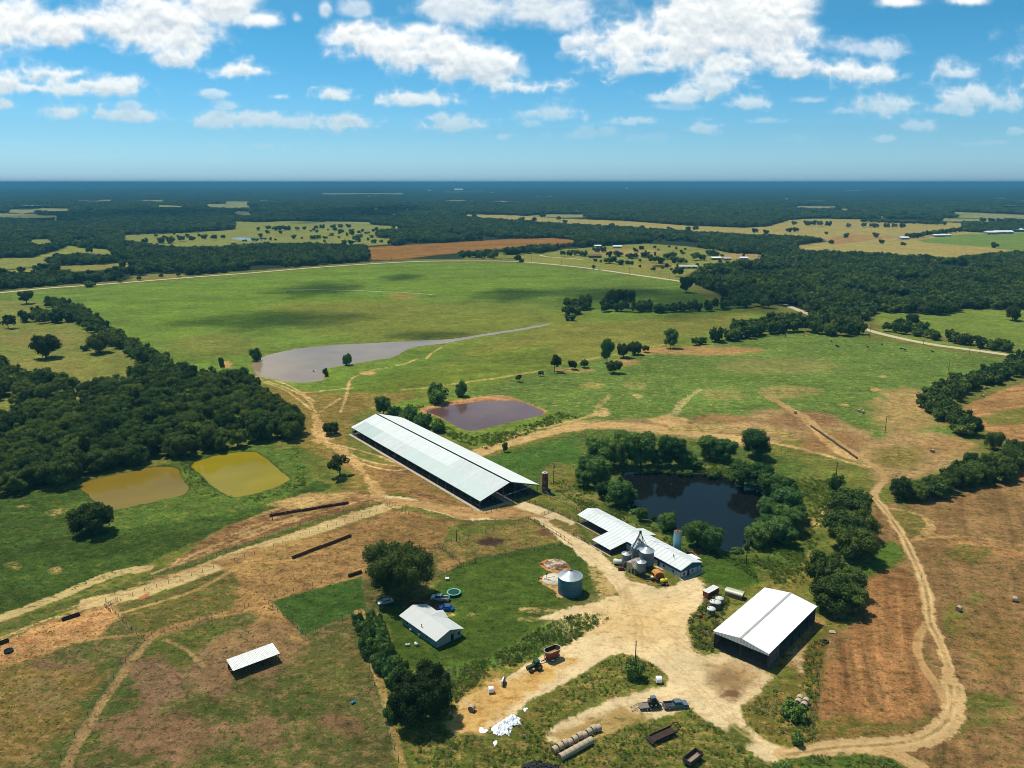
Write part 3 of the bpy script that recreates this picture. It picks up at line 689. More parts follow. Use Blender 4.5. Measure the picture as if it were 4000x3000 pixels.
blob(2090, 1195, 55, 22, A(102, 104, 50), A(150, 114, 70), .45, soft=3, wob=4)
blob(2060, 1340, 18, 30, A(110, 112, 52), A(140, 112, 64), .4, soft=3, wob=4)
blob(2120, 1520, 70, 22, A(92, 100, 46), A(132, 116, 64), .42, soft=4, wob=5)
blob(2110, 1560, 60, 15, A(98, 106, 50), A(140, 122, 72), .42, soft=4, wob=5)
blob(2150, 1400, 60, 60, A(140, 110, 66), A(112, 104, 54), .42, soft=6, wob=5)
blob(2110, 1290, 22, 14, A(108, 110, 54), soft=3, wob=4, up=.7)
region(W([(2080, 880), (2110, 865), (2212, 825), (2400, 790), (2400, 1000), (2212, 1030), (2200, 960), (2150, 935), (2100, 920), (2070, 895)]), A(172, 132, 88), A(146, 116, 72), .36, 2, 2, streak=(0.25, 70, 2.4, .25))
region(W([(2110, 900), (2212, 880), (2300, 870), (2300, 905), (2212, 915), (2150, 920)]), A(116, 122, 56), A(160, 130, 76), .4, 4, 4)
region(W([(2212, 1040), (2160, 1020), (2190, 1000), (2330, 960), (2330, 1060)]), A(172, 124, 80), A(150, 110, 70), .4, 4, 3)
# big loop road on the right
path([(1700, 1632), (1780, 1620), (1830, 1614), (1900, 1612), (1970, 1604), (2020, 1585), (2052, 1556), (2060, 1522), (2056, 1482)], 5.2, A(206, 176, 130), A(176, 144, 100), 3, wob=1)
path([(2056, 1490), (2050, 1440), (2036, 1400), (2018, 1360), (2008, 1345), (2006, 1305), (1998, 1265), (1985, 1230), (1965, 1188), (1955, 1165), (1934, 1134), (1909, 1096), (1890, 1078), (1890, 1060), (1912, 1038)], 3.2, A(200, 168, 122), A(170, 136, 92), 3, wob=.9)
path([(1912, 1038), (1906, 1020), (1880, 1000), (1850, 985), (1809, 956), (1770, 928), (1740, 900), (1690, 872)], 3.4, A(192, 158, 110), A(160, 130, 84), 3, wob=1.2)
for off in (-1.3, 1.3):
    path([(2004 + off, 1345), (1990 + off, 1375), (1983 + off, 1412), (2003 + off * 2, 1450), (2030 + off * 2, 1485), (2046 + off * 2, 1515)], 1.0, A(192, 158, 112), A(150, 118, 76), 3, wob=.3, m=.2)
path([(2000, 1345), (1980, 1375), (1978, 1412), (1998, 1450), (2025, 1488), (2042, 1518)], 1.5, A(190, 154, 108), A(150, 118, 76), 3, wob=.4)
path([(2010, 1345), (2030, 1395), (2046, 1430), (2048, 1475)], 1.5, A(196, 164, 118), A(150, 118, 76), 3, wob=.4)
path([(1900, 1616), (1950, 1636), (1990, 1662), (2020, 1690)], 4.2, A(200, 168, 122), A(170, 136, 92), 3, wob=.8)
def ruts(pts, sep, wd, ca, cb=None, up=.75, sm=2):
    P = smooth_open(W(pts), sm)
    for sg in (-1, 1):
        Q = []
        for i, p in enumerate(P):
            a = Vector(P[max(0, i - 1)]); b = Vector(P[min(len(P) - 1, i + 1)]); t = (b - a).normalized(); Q.append((p[0] - sg * t.y * sep / 2, p[1] + sg * t.x * sep / 2))
        region(Q, ca, cb or ca, .4, .35, .35, None, width=wd, up=up)
RUTS = 1
path([(1922, 1100), (1960, 1103), (2000, 1117), (2016, 1140), (1990, 1158), (1968, 1168)], 2.2, A(188, 156, 108), A(150, 126, 80), m=.4, wob=1)
path([(1968, 1168), (2040, 1158), (2120, 1160), (2230, 1185)], 2.6, A(182, 146, 100), A(150, 120, 76), m=.45, wob=1.4)
path([(2010, 1150), (2060, 1172), (2150, 1180), (2230, 1200)], 1.6, A(186, 150, 104), A(150, 120, 76), m=.45, wob=1)
path([(1660, 1275), (1700, 1262), (1735, 1230), (1752, 1190)], 2.4, A(150, 140, 78), A(120, 124, 60), m=.4, wob=.8)
path([(1757, 1140), (1765, 1118), (1782, 1098), (1795, 1090)], 3.0, A(196, 170, 110), A(150, 140, 76), m=.35, wob=.8)
# weedy verges round the hay barn and the near edge
region(W([(1484, 1345), (1500, 1325), (1530, 1290), (1560, 1300), (1560, 1330), (1545, 1400), (1500, 1400)]), A(110, 104, 50), A(84, 100, 42), .45, 1, 1.5)
region(W([(1640, 1450), (1720, 1430), (1740, 1440), (1745, 1380), (1790, 1340), (1760, 1330), (1700, 1380), (1655, 1440)]), A(170, 134, 84), A(120, 108, 58), .4, 1.2, 1.5)
blob(1735, 1425, 20, 28, A(210, 184, 138), A(160, 130, 86), .4, soft=1.5, wob=3)
region(W([(1740, 1400), (1770, 1375), (1790, 1390), (1772, 1470), (1768, 1600), (1740, 1600), (1735, 1480)]), A(104, 102, 50), A(130, 96, 58), .45, 1.2, 1.5)
region(W([(1605, 1532), (1650, 1500), (1700, 1478), (1755, 1450), (1760, 1600), (1700, 1610), (1660, 1600), (1620, 1570)]), A(110, 106, 50), A(156, 130, 76), .38, 1.2, 2)
region(W([(1450, 1560), (1490, 1535), (1520, 1555), (1570, 1590), (1620, 1630), (1670, 1660), (1720, 1650), (1790, 1640), (1850, 1632), (1930, 1640), (1960, 1700), (1900, 1800), (1000, 1800), (860, 1600), (880, 1540), (940, 1560), (980, 1590), (1060, 1590), (1150, 1520), (1200, 1540), (1180, 1600), (1200, 1620), (1300, 1592), (1370, 1565)]),
       A(96, 106, 46), A(150, 132, 76), .42, 1.2, 1.8)
region(W([(1165, 1560), (1200, 1540), (1300, 1490), (1180, 1500), (1120, 1545), (1130, 1580)]), A(128, 118, 60), A(96, 104, 46), .45, 1, 1.5)
region(W([(1300, 1430), (1345, 1412), (1388, 1424), (1420, 1442), (1440, 1464), (1430, 1476), (1380, 1488), (1320, 1502), (1260, 1530), (1190, 1552), (1160, 1540), (1170, 1515), (1220, 1480), (1260, 1458)]), A(104, 112, 48), A(156, 136, 78), .38, .9, 1.4)
blob(1590, 1600, 30, 30, A(84, 96, 42), A(140, 124, 70), .4, soft=2, wob=3)
blob(1260, 1640, 50, 20, A(110, 112, 50), A(150, 132, 74), .4, soft=3, wob=3)
region(W([(1700, 1640), (1760, 1632), (1850, 1632), (1930, 1642), (2000, 1690), (1900, 1800), (1640, 1800), (1650, 1665)]), A(78, 104, 42), A(120, 118, 56), .38, 1.2, 2)
# muddy and trodden ground left of the long barn
region(W([(690, 980), (760, 1000), (860, 1000), (905, 1015), (960, 1060), (880, 1060), (830, 1072), (800, 1050), (770, 1020)]), A(160, 126, 80), A(128, 108, 62), .42, 3, 3.5)
blob(855, 1020, 40, 14, A(126, 98, 66), A(160, 126, 80), .4, soft=4, wob=4)
path([(680, 894), (688, 919), (678, 931), (693, 951), (728, 966), (753, 984), (778, 1011), (818, 1068)], 4.5, A(200, 164, 112), A(150, 124, 76), m=.35, wob=2.2)
blob(700, 940, 26, 18, A(204, 170, 118), A(150, 124, 76), .3, soft=2, wob=4)
for t in ([(728, 961), (803, 979), (865, 1004), (890, 1010)], [(740, 975), (800, 1000), (870, 1008)], [(760, 940), (820, 970), (880, 1005)], [(745, 985), (790, 1005), (850, 1018), (880, 1012)],
          [(553, 816), (615, 836), (665, 858), (682, 891)], [(560, 822), (620, 842), (672, 885)], [(735, 891), (748, 859), (753, 829), (760, 814), (803, 804)], [(553, 812), (600, 822), (640, 840), (680, 868)],
          [(920, 776), (935, 760), (955, 750)], [(850, 790), (880, 785), (900, 775)], [(800, 800), (850, 792)], [(690, 890), (720, 870), (735, 860)], [(640, 850), (760, 838)], [(760, 885), (830, 880)]):
    path(t, 1.5, A(206, 174, 122), A(150, 130, 76), m=.35, wob=.8)
blob(793, 806, 20, 4, A(206, 168, 116), A(150, 130, 76), .35, soft=1.5, wob=2)
blob(484, 787, 14, 7, A(206, 162, 112), A(150, 130, 76), .4, soft=2, wob=3)
region(W([(905, 1010), (950, 1040), (1030, 1080), (1060, 1095), (1000, 1090), (930, 1060)]), A(150, 122, 76), A(112, 110, 56), .42, 2, 2)
# ---- ochre: pad of mown dirt behind the parlour
region(W([(1478, 1196), (1512, 1182), (1522, 1190), (1500, 1206), (1485, 1206)]), A(186, 140, 90), A(160, 120, 76), .4, .6, .8)
for t_ in ([(1700, 1630), (1780, 1618), (1830, 1612), (1900, 1610), (1970, 1602), (2018, 1583), (2048, 1555), (2057, 1522), (2053, 1482)], [(2050, 1440), (2036, 1400), (2018, 1360), (2008, 1345), (2006, 1305), (1998, 1265), (1985, 1230), (1965, 1188), (1955, 1165), (1934, 1134), (1909, 1096), (1890, 1078)]):
    ruts(t_, 1.7, .55, A(222, 192, 146), up=.8); region(smooth_open(W(t_), 2), A(150, 128, 84), A(120, 112, 60), .4, .3, .6, None, width=.5, up=.7)
for t_ in ([(830, 1078), (900, 1087), (960, 1104), (1040, 1119), (1110, 1110), (1150, 1112), (1205, 1145), (1250, 1182), (1290, 1216), (1335, 1255), (1360, 1300), (1390, 1370), (1450, 1430), (1520, 1500), (1600, 1580), (1700, 1628)],
           [(1335, 1255), (1350, 1290), (1330, 1340), (1260, 1385), (1180, 1430), (1080, 1480)], [(1520, 1490), (1440, 1510), (1350, 1530), (1260, 1570)], [(1390, 1300), (1470, 1290), (1500, 1270)], [(1440, 1360), (1520, 1425), (1580, 1440)], [(1345, 1265), (1380, 1320), (1380, 1400)]):
    ruts(t_, 1.7, .5, A(200, 170, 122), A(208, 178, 132), up=.4)
TT *= 1 + 0.22 * (fbm(x_ / 30, y_ / 30, 77, 6, .62) - .5) * 2

# ---- water
def pond_outline(pts, sm=2): return smooth_closed(W(pts), sm)
PONDS = {
 'ochre': [(172, 1044), (205, 1034), (270, 1020), (330, 1008), (376, 1006), (388, 1022), (400, 1042), (406, 1056), (398, 1066), (360, 1076), (300, 1090), (245, 1101), (215, 1090), (195, 1070), (176, 1055)],
 'yellow': [(413, 1000), (440, 990), (490, 978), (553, 974), (570, 985), (590, 1005), (610, 1022), (626, 1034), (612, 1044), (570, 1060), (520, 1073), (485, 1068), (462, 1050), (440, 1030), (416, 1010)],
 'long': [(545, 785), (562, 772), (600, 760), (660, 750), (740, 743), (820, 740), (900, 735), (960, 733), (1000, 729), (1040, 722), (1100, 713), (1160, 703), (1190, 697), (1192, 699), (1150, 708), (1090, 718), (1040, 725), (1000, 733), (960, 741), (900, 747), (870, 758), (850, 772), (800, 778), (760, 786), (715, 792), (690, 800), (705, 818), (680, 824), (640, 826), (600, 820), (560, 812), (548, 800)],
 'lagoon': [(915, 888), (960, 878), (1020, 868), (1080, 864), (1130, 867), (1160, 880), (1182, 893), (1140, 903), (1090, 913), (1040, 926), (1015, 930), (990, 922), (965, 905), (935, 893)],
 'dark': [(1340, 1020), (1400, 1020), (1475, 1021), (1520, 1023), (1570, 1028), (1610, 1050), (1690, 1075), (1680, 1110), (1640, 1140), (1610, 1160), (1600, 1185), (1560, 1190), (1530, 1178), (1480, 1150), (1440, 1136), (1400, 1118), (1372, 1108), (1362, 1085), (1368, 1055), (1345, 1030)],
 'far': [(493, 514), (520, 512), (548, 514), (575, 517), (560, 520), (520, 519)],
}
WATER_Z = -0.30
for nm, pts in PONDS.items():
    P = pond_outline(pts)
    Pa = np.array(P)
    sel = np.where((x_ > Pa[:, 0].min() - 9) & (x_ < Pa[:, 0].max() + 9) & (y_ > Pa[:, 1].min() - 9) & (y_ < Pa[:, 1].max() + 9))[0]
    X, Y = x_[sel], y_[sel]
    d = seg_dist(X, Y, P); d = np.where(inside_poly(X, Y, P), -d, d) + wob1[sel] * 1.2 + wobf[sel] * .5
    ZZ[sel] = np.minimum(ZZ[sel], -1.3 * sstep(1.6, -3.0, d))
    mud = A(150, 120, 76) if nm in ('lagoon', 'long') else A(74, 80, 40)
    w = (sstep(1.8, 0.2, d) * 0.75)[:, None]
    CA[sel] = CA[sel] * (1 - w) + np.array(mud) * w; CB[sel] = CB[sel] * (1 - w) + np.array(mud) * w
    dw = smooth_closed(P, 1)
    cx, cy = Pa.mean(0)
    # outline pushed out a little so that the bank cuts the water
    n = len(P); out = []
    area = sum(P[i][0] * P[(i + 1) % n][1] - P[(i + 1) % n][0] * P[i][1] for i in range(n))
    sg = 1 if area > 0 else -1
    for i in range(n):
        ax, ay = P[i - 1]; bx, by = P[(i + 1) % n]
        tx, ty = bx - ax, by - ay; l = math.hypot(tx, ty) + 1e-9
        out.append((P[i][0] + sg * ty / l * 2.2, P[i][1] - sg * tx / l * 2.2, WATER_Z))
    PONDS[nm] = (P, out)

def water_mat(name, col, rough, bump, scale, spec=0.5, alpha_var=0.12):
    m, nt, N, L, P = node_mat(name)
    tc = N.new('ShaderNodeTexCoord')
    nz = N.new('ShaderNodeTexNoise'); nz.inputs['Scale'].default_value = 0.05; nz.inputs['Detail'].default_value = 5
    L.new(tc.outputs['Object'], nz.inputs['Vector'])
    a = N.new('ShaderNodeMapRange'); a.inputs['From Min'].default_value = .3; a.inputs['From Max'].default_value = .7
    a.inputs['To Min'].default_value = 1 - alpha_var; a.inputs['To Max'].default_value = 1 + alpha_var
    L.new(nz.outputs['Fac'], a.inputs['Value'])
    mx = N.new('ShaderNodeVectorMath'); mx.operation = 'MULTIPLY'; mx.inputs[0].default_value = col; L.new(a.outputs[0], mx.inputs[1])
    L.new(mx.outputs[0], P.inputs['Base Color'])
    P.inputs['Roughness'].default_value = rough; P.inputs['IOR'].default_value = 1.33; P.inputs['Specular IOR Level'].default_value = spec
    n2 = N.new('ShaderNodeTexNoise'); n2.inputs['Scale'].default_value = scale; n2.inputs['Detail'].default_value = 4
    L.new(tc.outputs['Object'], n2.inputs['Vector'])
    bp = N.new('ShaderNodeBump'); bp.inputs['Strength'].default_value = bump; bp.inputs['Distance'].default_value = 0.03
    L.new(n2.outputs['Fac'], bp.inputs['Height']); L.new(bp.outputs[0], P.inputs['Normal'])
    return m
WM = {
 'ochre': water_mat('ochre_water', A(142, 122, 44), 0.10, 0.15, 1.5, spec=.34),
 'yellow': water_mat('yellow_water', A(158, 145, 32), 0.10, 0.15, 1.5, spec=.30),
 'long': water_mat('silty_water', A(166, 146, 122), 0.14, 0.3, 1.2, spec=.42, alpha_var=.10),
 'lagoon': water_mat('purple_brown_water', A(112, 86, 88), 0.14, 0.35, 1.0, spec=.42, alpha_var=.16),
 'dark': water_mat('dark_water', (0.005, 0.006, 0.006), 0.05, 0.08, 1.5, spec=.36),
 'far': water_mat('far_water', A(150, 160, 160), 0.2, 0.3, 1.0),
}
for nm, (P, out) in PONDS.items():
    mb = MB(); mb.add(out, [tuple(range(len(out)))])
    o = mb.build('pond_water', WM[nm]); tag(o, kind='structure')

# ---- material of the ground: two colours mixed by patchy noise
def ground_material():
    m, nt, N, L, P = node_mat('ground')
    def at(n): a = N.new('ShaderNodeAttribute'); a.attribute_name = n; return a
    ca, cb, mt = at('ca'), at('cb'), at('mt')
    sx = N.new('ShaderNodeSeparateColor'); L.new(mt.outputs['Color'], sx.inputs[0])
    tc = N.new('ShaderNodeTexCoord')
    def nz(scale, det=7, rough=.65, src=None):
        n = N.new('ShaderNodeTexNoise'); n.inputs['Scale'].default_value = scale; n.inputs['Detail'].default_value = det; n.inputs['Roughness'].default_value = rough
        L.new(src or tc.outputs['Object'], n.inputs['Vector']); return n
    mp = N.new('ShaderNodeMapping'); mp.inputs['Scale'].default_value = (0.62, 1.0, 1); mp.inputs['Rotation'].default_value = (0, 0, 0.45)
    L.new(tc.outputs['Object'], mp.inputs[0])
    n1 = nz(0.42, 10, .76, mp.outputs[0])
    th = N.new('ShaderNodeMath'); th.operation = 'MULTIPLY_ADD'; th.inputs[1].default_value = 0.36; th.inputs[2].default_value = 0.32
    L.new(sx.outputs[0], th.inputs[0])
    lo = N.new('ShaderNodeMath'); lo.operation = 'SUBTRACT'; lo.inputs[1].default_value = 0.045; L.new(th.outputs[0], lo.inputs[0])
    hi = N.new('ShaderNodeMath'); hi.operation = 'ADD'; hi.inputs[1].default_value = 0.045; L.new(th.outputs[0], hi.inputs[0])
    mr = N.new('ShaderNodeMapRange'); mr.interpolation_type = 'SMOOTHSTEP'
    L.new(n1.outputs['Fac'], mr.inputs['Value']); L.new(lo.outputs[0], mr.inputs['From Min']); L.new(hi.outputs[0], mr.inputs['From Max'])
    mr.inputs['To Min'].default_value = 1; mr.inputs['To Max'].default_value = 0
    mx = N.new('ShaderNodeMix'); mx.data_type = 'RGBA'
    L.new(mr.outputs[0], mx.inputs['Factor']); L.new(ca.outputs['Color'], mx.inputs['A']); L.new(cb.outputs['Color'], mx.inputs['B'])
    n2 = nz(1.7, 7, .78); n3 = nz(0.06, 4, .6)
    a = N.new('ShaderNodeMapRange'); a.inputs['From Min'].default_value = .28; a.inputs['From Max'].default_value = .72; a.inputs['To Min'].default_value = .48; a.inputs['To Max'].default_value = 1.5
    L.new(n2.outputs['Fac'], a.inputs['Value'])
    b = N.new('ShaderNodeMapRange'); b.inputs['From Min'].default_value = .3; b.inputs['From Max'].default_value = .7; b.inputs['To Min'].default_value = .9; b.inputs['To Max'].default_value = 1.1
    L.new(n3.outputs['Fac'], b.inputs['Value'])
    am = N.new('ShaderNodeMix'); am.data_type = 'FLOAT'; am.inputs['A'].default_value = 1.0; L.new(sx.outputs[2], am.inputs['Factor']); L.new(a.outputs[0], am.inputs['B'])
    p1 = N.new('ShaderNodeMath'); p1.operation = 'MULTIPLY'; L.new(am.outputs[0], p1.inputs[0]); L.new(b.outputs[0], p1.inputs[1])
    # tufts and straw flecks, clumps a few metres wide, broad tone
    def ramp(n, lo, hi, a0, a1):
        r = N.new('ShaderNodeMapRange'); r.inputs['From Min'].default_value = lo; r.inputs['From Max'].default_value = hi; r.inputs['To Min'].default_value = a0; r.inputs['To Max'].default_value = a1
        L.new(n.outputs['Fac'], r.inputs['Value']); return r.outputs[0]
    def mul(x, y):
        q = N.new('ShaderNodeMath'); q.operation = 'MULTIPLY'; L.new(x, q.inputs[0]); L.new(y, q.inputs[1]); return q.outputs[0]
    tuft = mul(ramp(nz(.62, 4, .6), .36, .46, .60, 1.08), ramp(nz(.21, 7, .72), .3, .7, .62, 1.42))
    tuft = mul(tuft, ramp(nz(.07, 8, .75, mp.outputs[0]), .3, .7, .74, 1.26))
    tuft = mul(tuft, ramp(nz(2.6, 3, .6), .56, .66, 1.0, 1.38))
    tm = N.new('ShaderNodeMix'); tm.data_type = 'FLOAT'; tm.inputs['A'].default_value = 1.0; L.new(sx.outputs[2], tm.inputs['Factor']); L.new(tuft, tm.inputs['B'])
    p1 = type('o', (), {'outputs': [mul(p1.outputs[0], tm.outputs[0])]})()
    p2 = N.new('ShaderNodeMath'); p2.operation = 'MULTIPLY'; L.new(p1.outputs[0], p2.inputs[0]); L.new(sx.outputs[1], p2.inputs[1])
    p3 = N.new('ShaderNodeMath'); p3.operation = 'MULTIPLY'; p3.inputs[1].default_value = 2.0; L.new(p2.outputs[0], p3.inputs[0])
    vm = N.new('ShaderNodeVectorMath'); vm.operation = 'MULTIPLY'; L.new(mx.outputs['Result'], vm.inputs[0]); L.new(p3.outputs[0], vm.inputs[1])
    L.new(vm.outputs[0], P.inputs['Base Color'])
    P.inputs['Roughness'].default_value = 1.0; P.inputs['Specular IOR Level'].default_value = 0.05
    bp = N.new('ShaderNodeBump'); bp.inputs['Strength'].default_value = 0.7; bp.inputs['Distance'].default_value = 0.3
    n4 = nz(1.9, 5, .7)
    bs = N.new('ShaderNodeMath'); bs.operation = 'MULTIPLY'; bs.inputs[1].default_value = .6; L.new(sx.outputs[2], bs.inputs[0]); L.new(bs.outputs[0], bp.inputs['Strength'])
    L.new(n4.outputs['Fac'], bp.inputs['Height']); L.new(bp.outputs[0], P.inputs['Normal'])
    return m
GROUND = ground_material()

def build_ground():
    idx = np.arange(NV).reshape(NR, NP)
    a, b, c, d = idx[:-1, :-1], idx[:-1, 1:], idx[1:, 1:], idx[1:, :-1]
    q = np.stack([a, b, c, d], -1).reshape(-1, 4)
    wrap = np.stack([idx[:-1, -1], idx[:-1, 0], idx[1:, 0], idx[1:, -1]], -1)
    q = np.concatenate([q, wrap])[:, ::-1]
    fid = ID[q[:, 0]]
    mt = np.stack([MM, TT * .5, np.where(ID > 0, .42, 1.0), np.ones(NV)], 1)
    co = np.stack([x_, y_, ZZ], 1)
    for oid, name in ((0, 'ground'), (3, 'dirt_road'), (4, 'dirt_yard')):
        f = q[fid == oid]
        if not len(f): continue
        u, inv = np.unique(f, return_inverse=True)
        me = bpy.data.meshes.new(name)
        me.vertices.add(len(u)); me.vertices.foreach_set('co', co[u].astype(np.float32).ravel())
        nf = len(f)
        me.loops.add(nf * 4); me.loops.foreach_set('vertex_index', inv.astype(np.int32).ravel())
        me.polygons.add(nf); me.polygons.foreach_set('loop_start', np.arange(0, nf * 4, 4, dtype=np.int32))
        me.update(calc_edges=True)
        for an, arr in (('ca', np.c_[CA, np.ones(NV)]), ('cb', np.c_[CB, np.ones(NV)]), ('mt', mt)):
            at = me.color_attributes.new(an, 'FLOAT_COLOR', 'POINT')
            at.data.foreach_set('color', arr[u].astype(np.float32).ravel())
        me.materials.append(GROUND)
        o = bpy.data.objects.new(name, me); C.objects.link(o); tag(o, kind='structure')
build_ground()

def ribbon(name, P, w, z, m):
    mb = MB(); L_, R_ = [], []
    for i, p in enumerate(P):
        a = Vector(P[max(0, i - 1)]); b = Vector(P[min(len(P) - 1, i + 1)]); t = (b - a).normalized(); n = Vector((-t.y, t.x))
        L_.append((p[0] + n.x * w / 2, p[1] + n.y * w / 2, z)); R_.append((p[0] - n.x * w / 2, p[1] - n.y * w / 2, z))
    k = len(P)
    mb.add(L_ + R_, [(i, k + i, k + i + 1, i + 1) for i in range(k - 1)])
    o = mb.build(name, m); return tag(o, kind='structure')
ROADM = mat('pale_road', A(214, 204, 176), .9, 0, .06, .02)
ribbon('road', smooth_open(W([(-200, 650), (0, 633), (92, 623), (172, 618), (275, 610), (412, 599), (553, 589), (653, 580), (765, 572), (898, 564.5), (1000, 563.5), (1106, 564), (1148, 567), (1213, 573), (1293, 582), (1358, 592), (1468, 607), (1520, 617), (1580, 630), (1655, 646), (1700, 660), (1760, 684), (1850, 705), (1900, 721), (2000, 743), (2100, 756), (2200, 770), (2400, 800)])), 7.5, 0.10, ROADM)
ribbon('farm_track', smooth_open(W([(1166, 551), (1180, 555), (1226, 558), (1260, 561)])), 5, 0.10, ROADM)
ribbon('farm_track', smooth_open(W([(1700, 541), (1740, 538), (1800, 531), (1860, 524), (1920, 518), (1954, 516)])), 6, 0.10, mat('tan_track', A(190, 170, 125), .9))
# ------------------------------------------------------------------ foliage
def leaf_mat(name, c1, c2, trans=0.28):
    m, nt, N, L, P = node_mat(name)
    oi = N.new('ShaderNodeObjectInfo'); tc = N.new('ShaderNodeTexCoord')
    nz = N.new('ShaderNodeTexNoise'); nz.inputs['Scale'].default_value = 2.6; nz.inputs['Detail'].default_value = 5; nz.inputs['Roughness'].default_value = .7
    va = N.new('ShaderNodeVectorMath'); va.operation = 'ADD'
    L.new(tc.outputs['Object'], va.inputs[0]); L.new(oi.outputs['Random'], va.inputs[1]); L.new(va.outputs[0], nz.inputs['Vector'])
    a = N.new('ShaderNodeMath'); a.operation = 'MULTIPLY_ADD'; a.inputs[1].default_value = 0.9; a.inputs[2].default_value = -0.45
    L.new(oi.outputs['Random'], a.inputs[0])
    mr = N.new('ShaderNodeMapRange'); mr.inputs['From Min'].default_value = .3; mr.inputs['From Max'].default_value = .7
    L.new(nz.outputs['Fac'], mr.inputs['Value'])
    ad = N.new('ShaderNodeMath'); ad.operation = 'ADD'; ad.use_clamp = True; L.new(mr.outputs[0], ad.inputs[0]); L.new(a.outputs[0], ad.inputs[1])
    mx = N.new('ShaderNodeMix'); mx.data_type = 'RGBA'; L.new(ad.outputs[0], mx.inputs['Factor'])
    mx.inputs['A'].default_value = (*c1, 1); mx.inputs['B'].default_value = (*c2, 1)
    m3 = N.new('ShaderNodeMath'); m3.operation = 'MULTIPLY'; m3.inputs[1].default_value = 7.31; L.new(oi.outputs['Random'], m3.inputs[0])
    m4 = N.new('ShaderNodeMath'); m4.operation = 'FRACT'; L.new(m3.outputs[0], m4.inputs[0])
    hs = N.new('ShaderNodeMix'); hs.data_type = 'RGBA'; L.new(m4.outputs[0], hs.inputs['Factor']); hs.inputs['A'].default_value = (.68, .84, .85, 1); hs.inputs['B'].default_value = (1.36, 1.26, .95, 1)
    vm = N.new('ShaderNodeMix'); vm.data_type = 'RGBA'; vm.blend_type = 'MULTIPLY'; vm.inputs['Factor'].default_value = 1; L.new(mx.outputs['Result'], vm.inputs['A']); L.new(hs.outputs['Result'], vm.inputs['B']); mx = vm
    L.new(mx.outputs['Result'], P.inputs['Base Color'])
    P.inputs['Roughness'].default_value = 0.9; P.inputs['Specular IOR Level'].default_value = 0.03
    tr = N.new('ShaderNodeBsdfTranslucent'); L.new(mx.outputs['Result'], tr.inputs['Color'])
    ms = N.new('ShaderNodeMixShader'); ms.inputs[0].default_value = trans
    L.new(P.outputs[0], ms.inputs[1]); L.new(tr.outputs[0], ms.inputs[2])
    L.new(ms.outputs[0], N['Material Output'].inputs['Surface'])
    return m

LK = 2.0
LM = {
 'oak': leaf_mat('oak_leaves', tuple(LK * v for v in (0.021, 0.031, 0.0095)), tuple(LK * v for v in (0.047, 0.062, 0.017))),
 'wood': leaf_mat('wood_leaves', tuple(LK * 1.22 * v for v in (0.020, 0.032, 0.010)), tuple(LK * 1.22 * v for v in (0.052, 0.071, 0.018))),
 'willow': leaf_mat('willow_leaves', tuple(LK * v for v in (0.030, 0.056, 0.016)), tuple(LK * v for v in (0.066, 0.105, 0.030)), .25),
 'bush': leaf_mat('bush_leaves', tuple(LK * v for v in (0.030, 0.056, 0.015)), tuple(LK * v for v in (0.072, 0.110, 0.030)), .2),
 'weed': leaf_mat('weed_leaves', tuple(1.25 * v for v in (0.070, 0.115, 0.018)), tuple(1.25 * v for v in (0.150, 0.185, 0.040)), .25),
 'dry': leaf_mat('dry_weeds', tuple(1.4 * v for v in (0.15, 0.12, 0.07)), tuple(1.4 * v for v in (0.26, 0.21, 0.13)), .25),
}

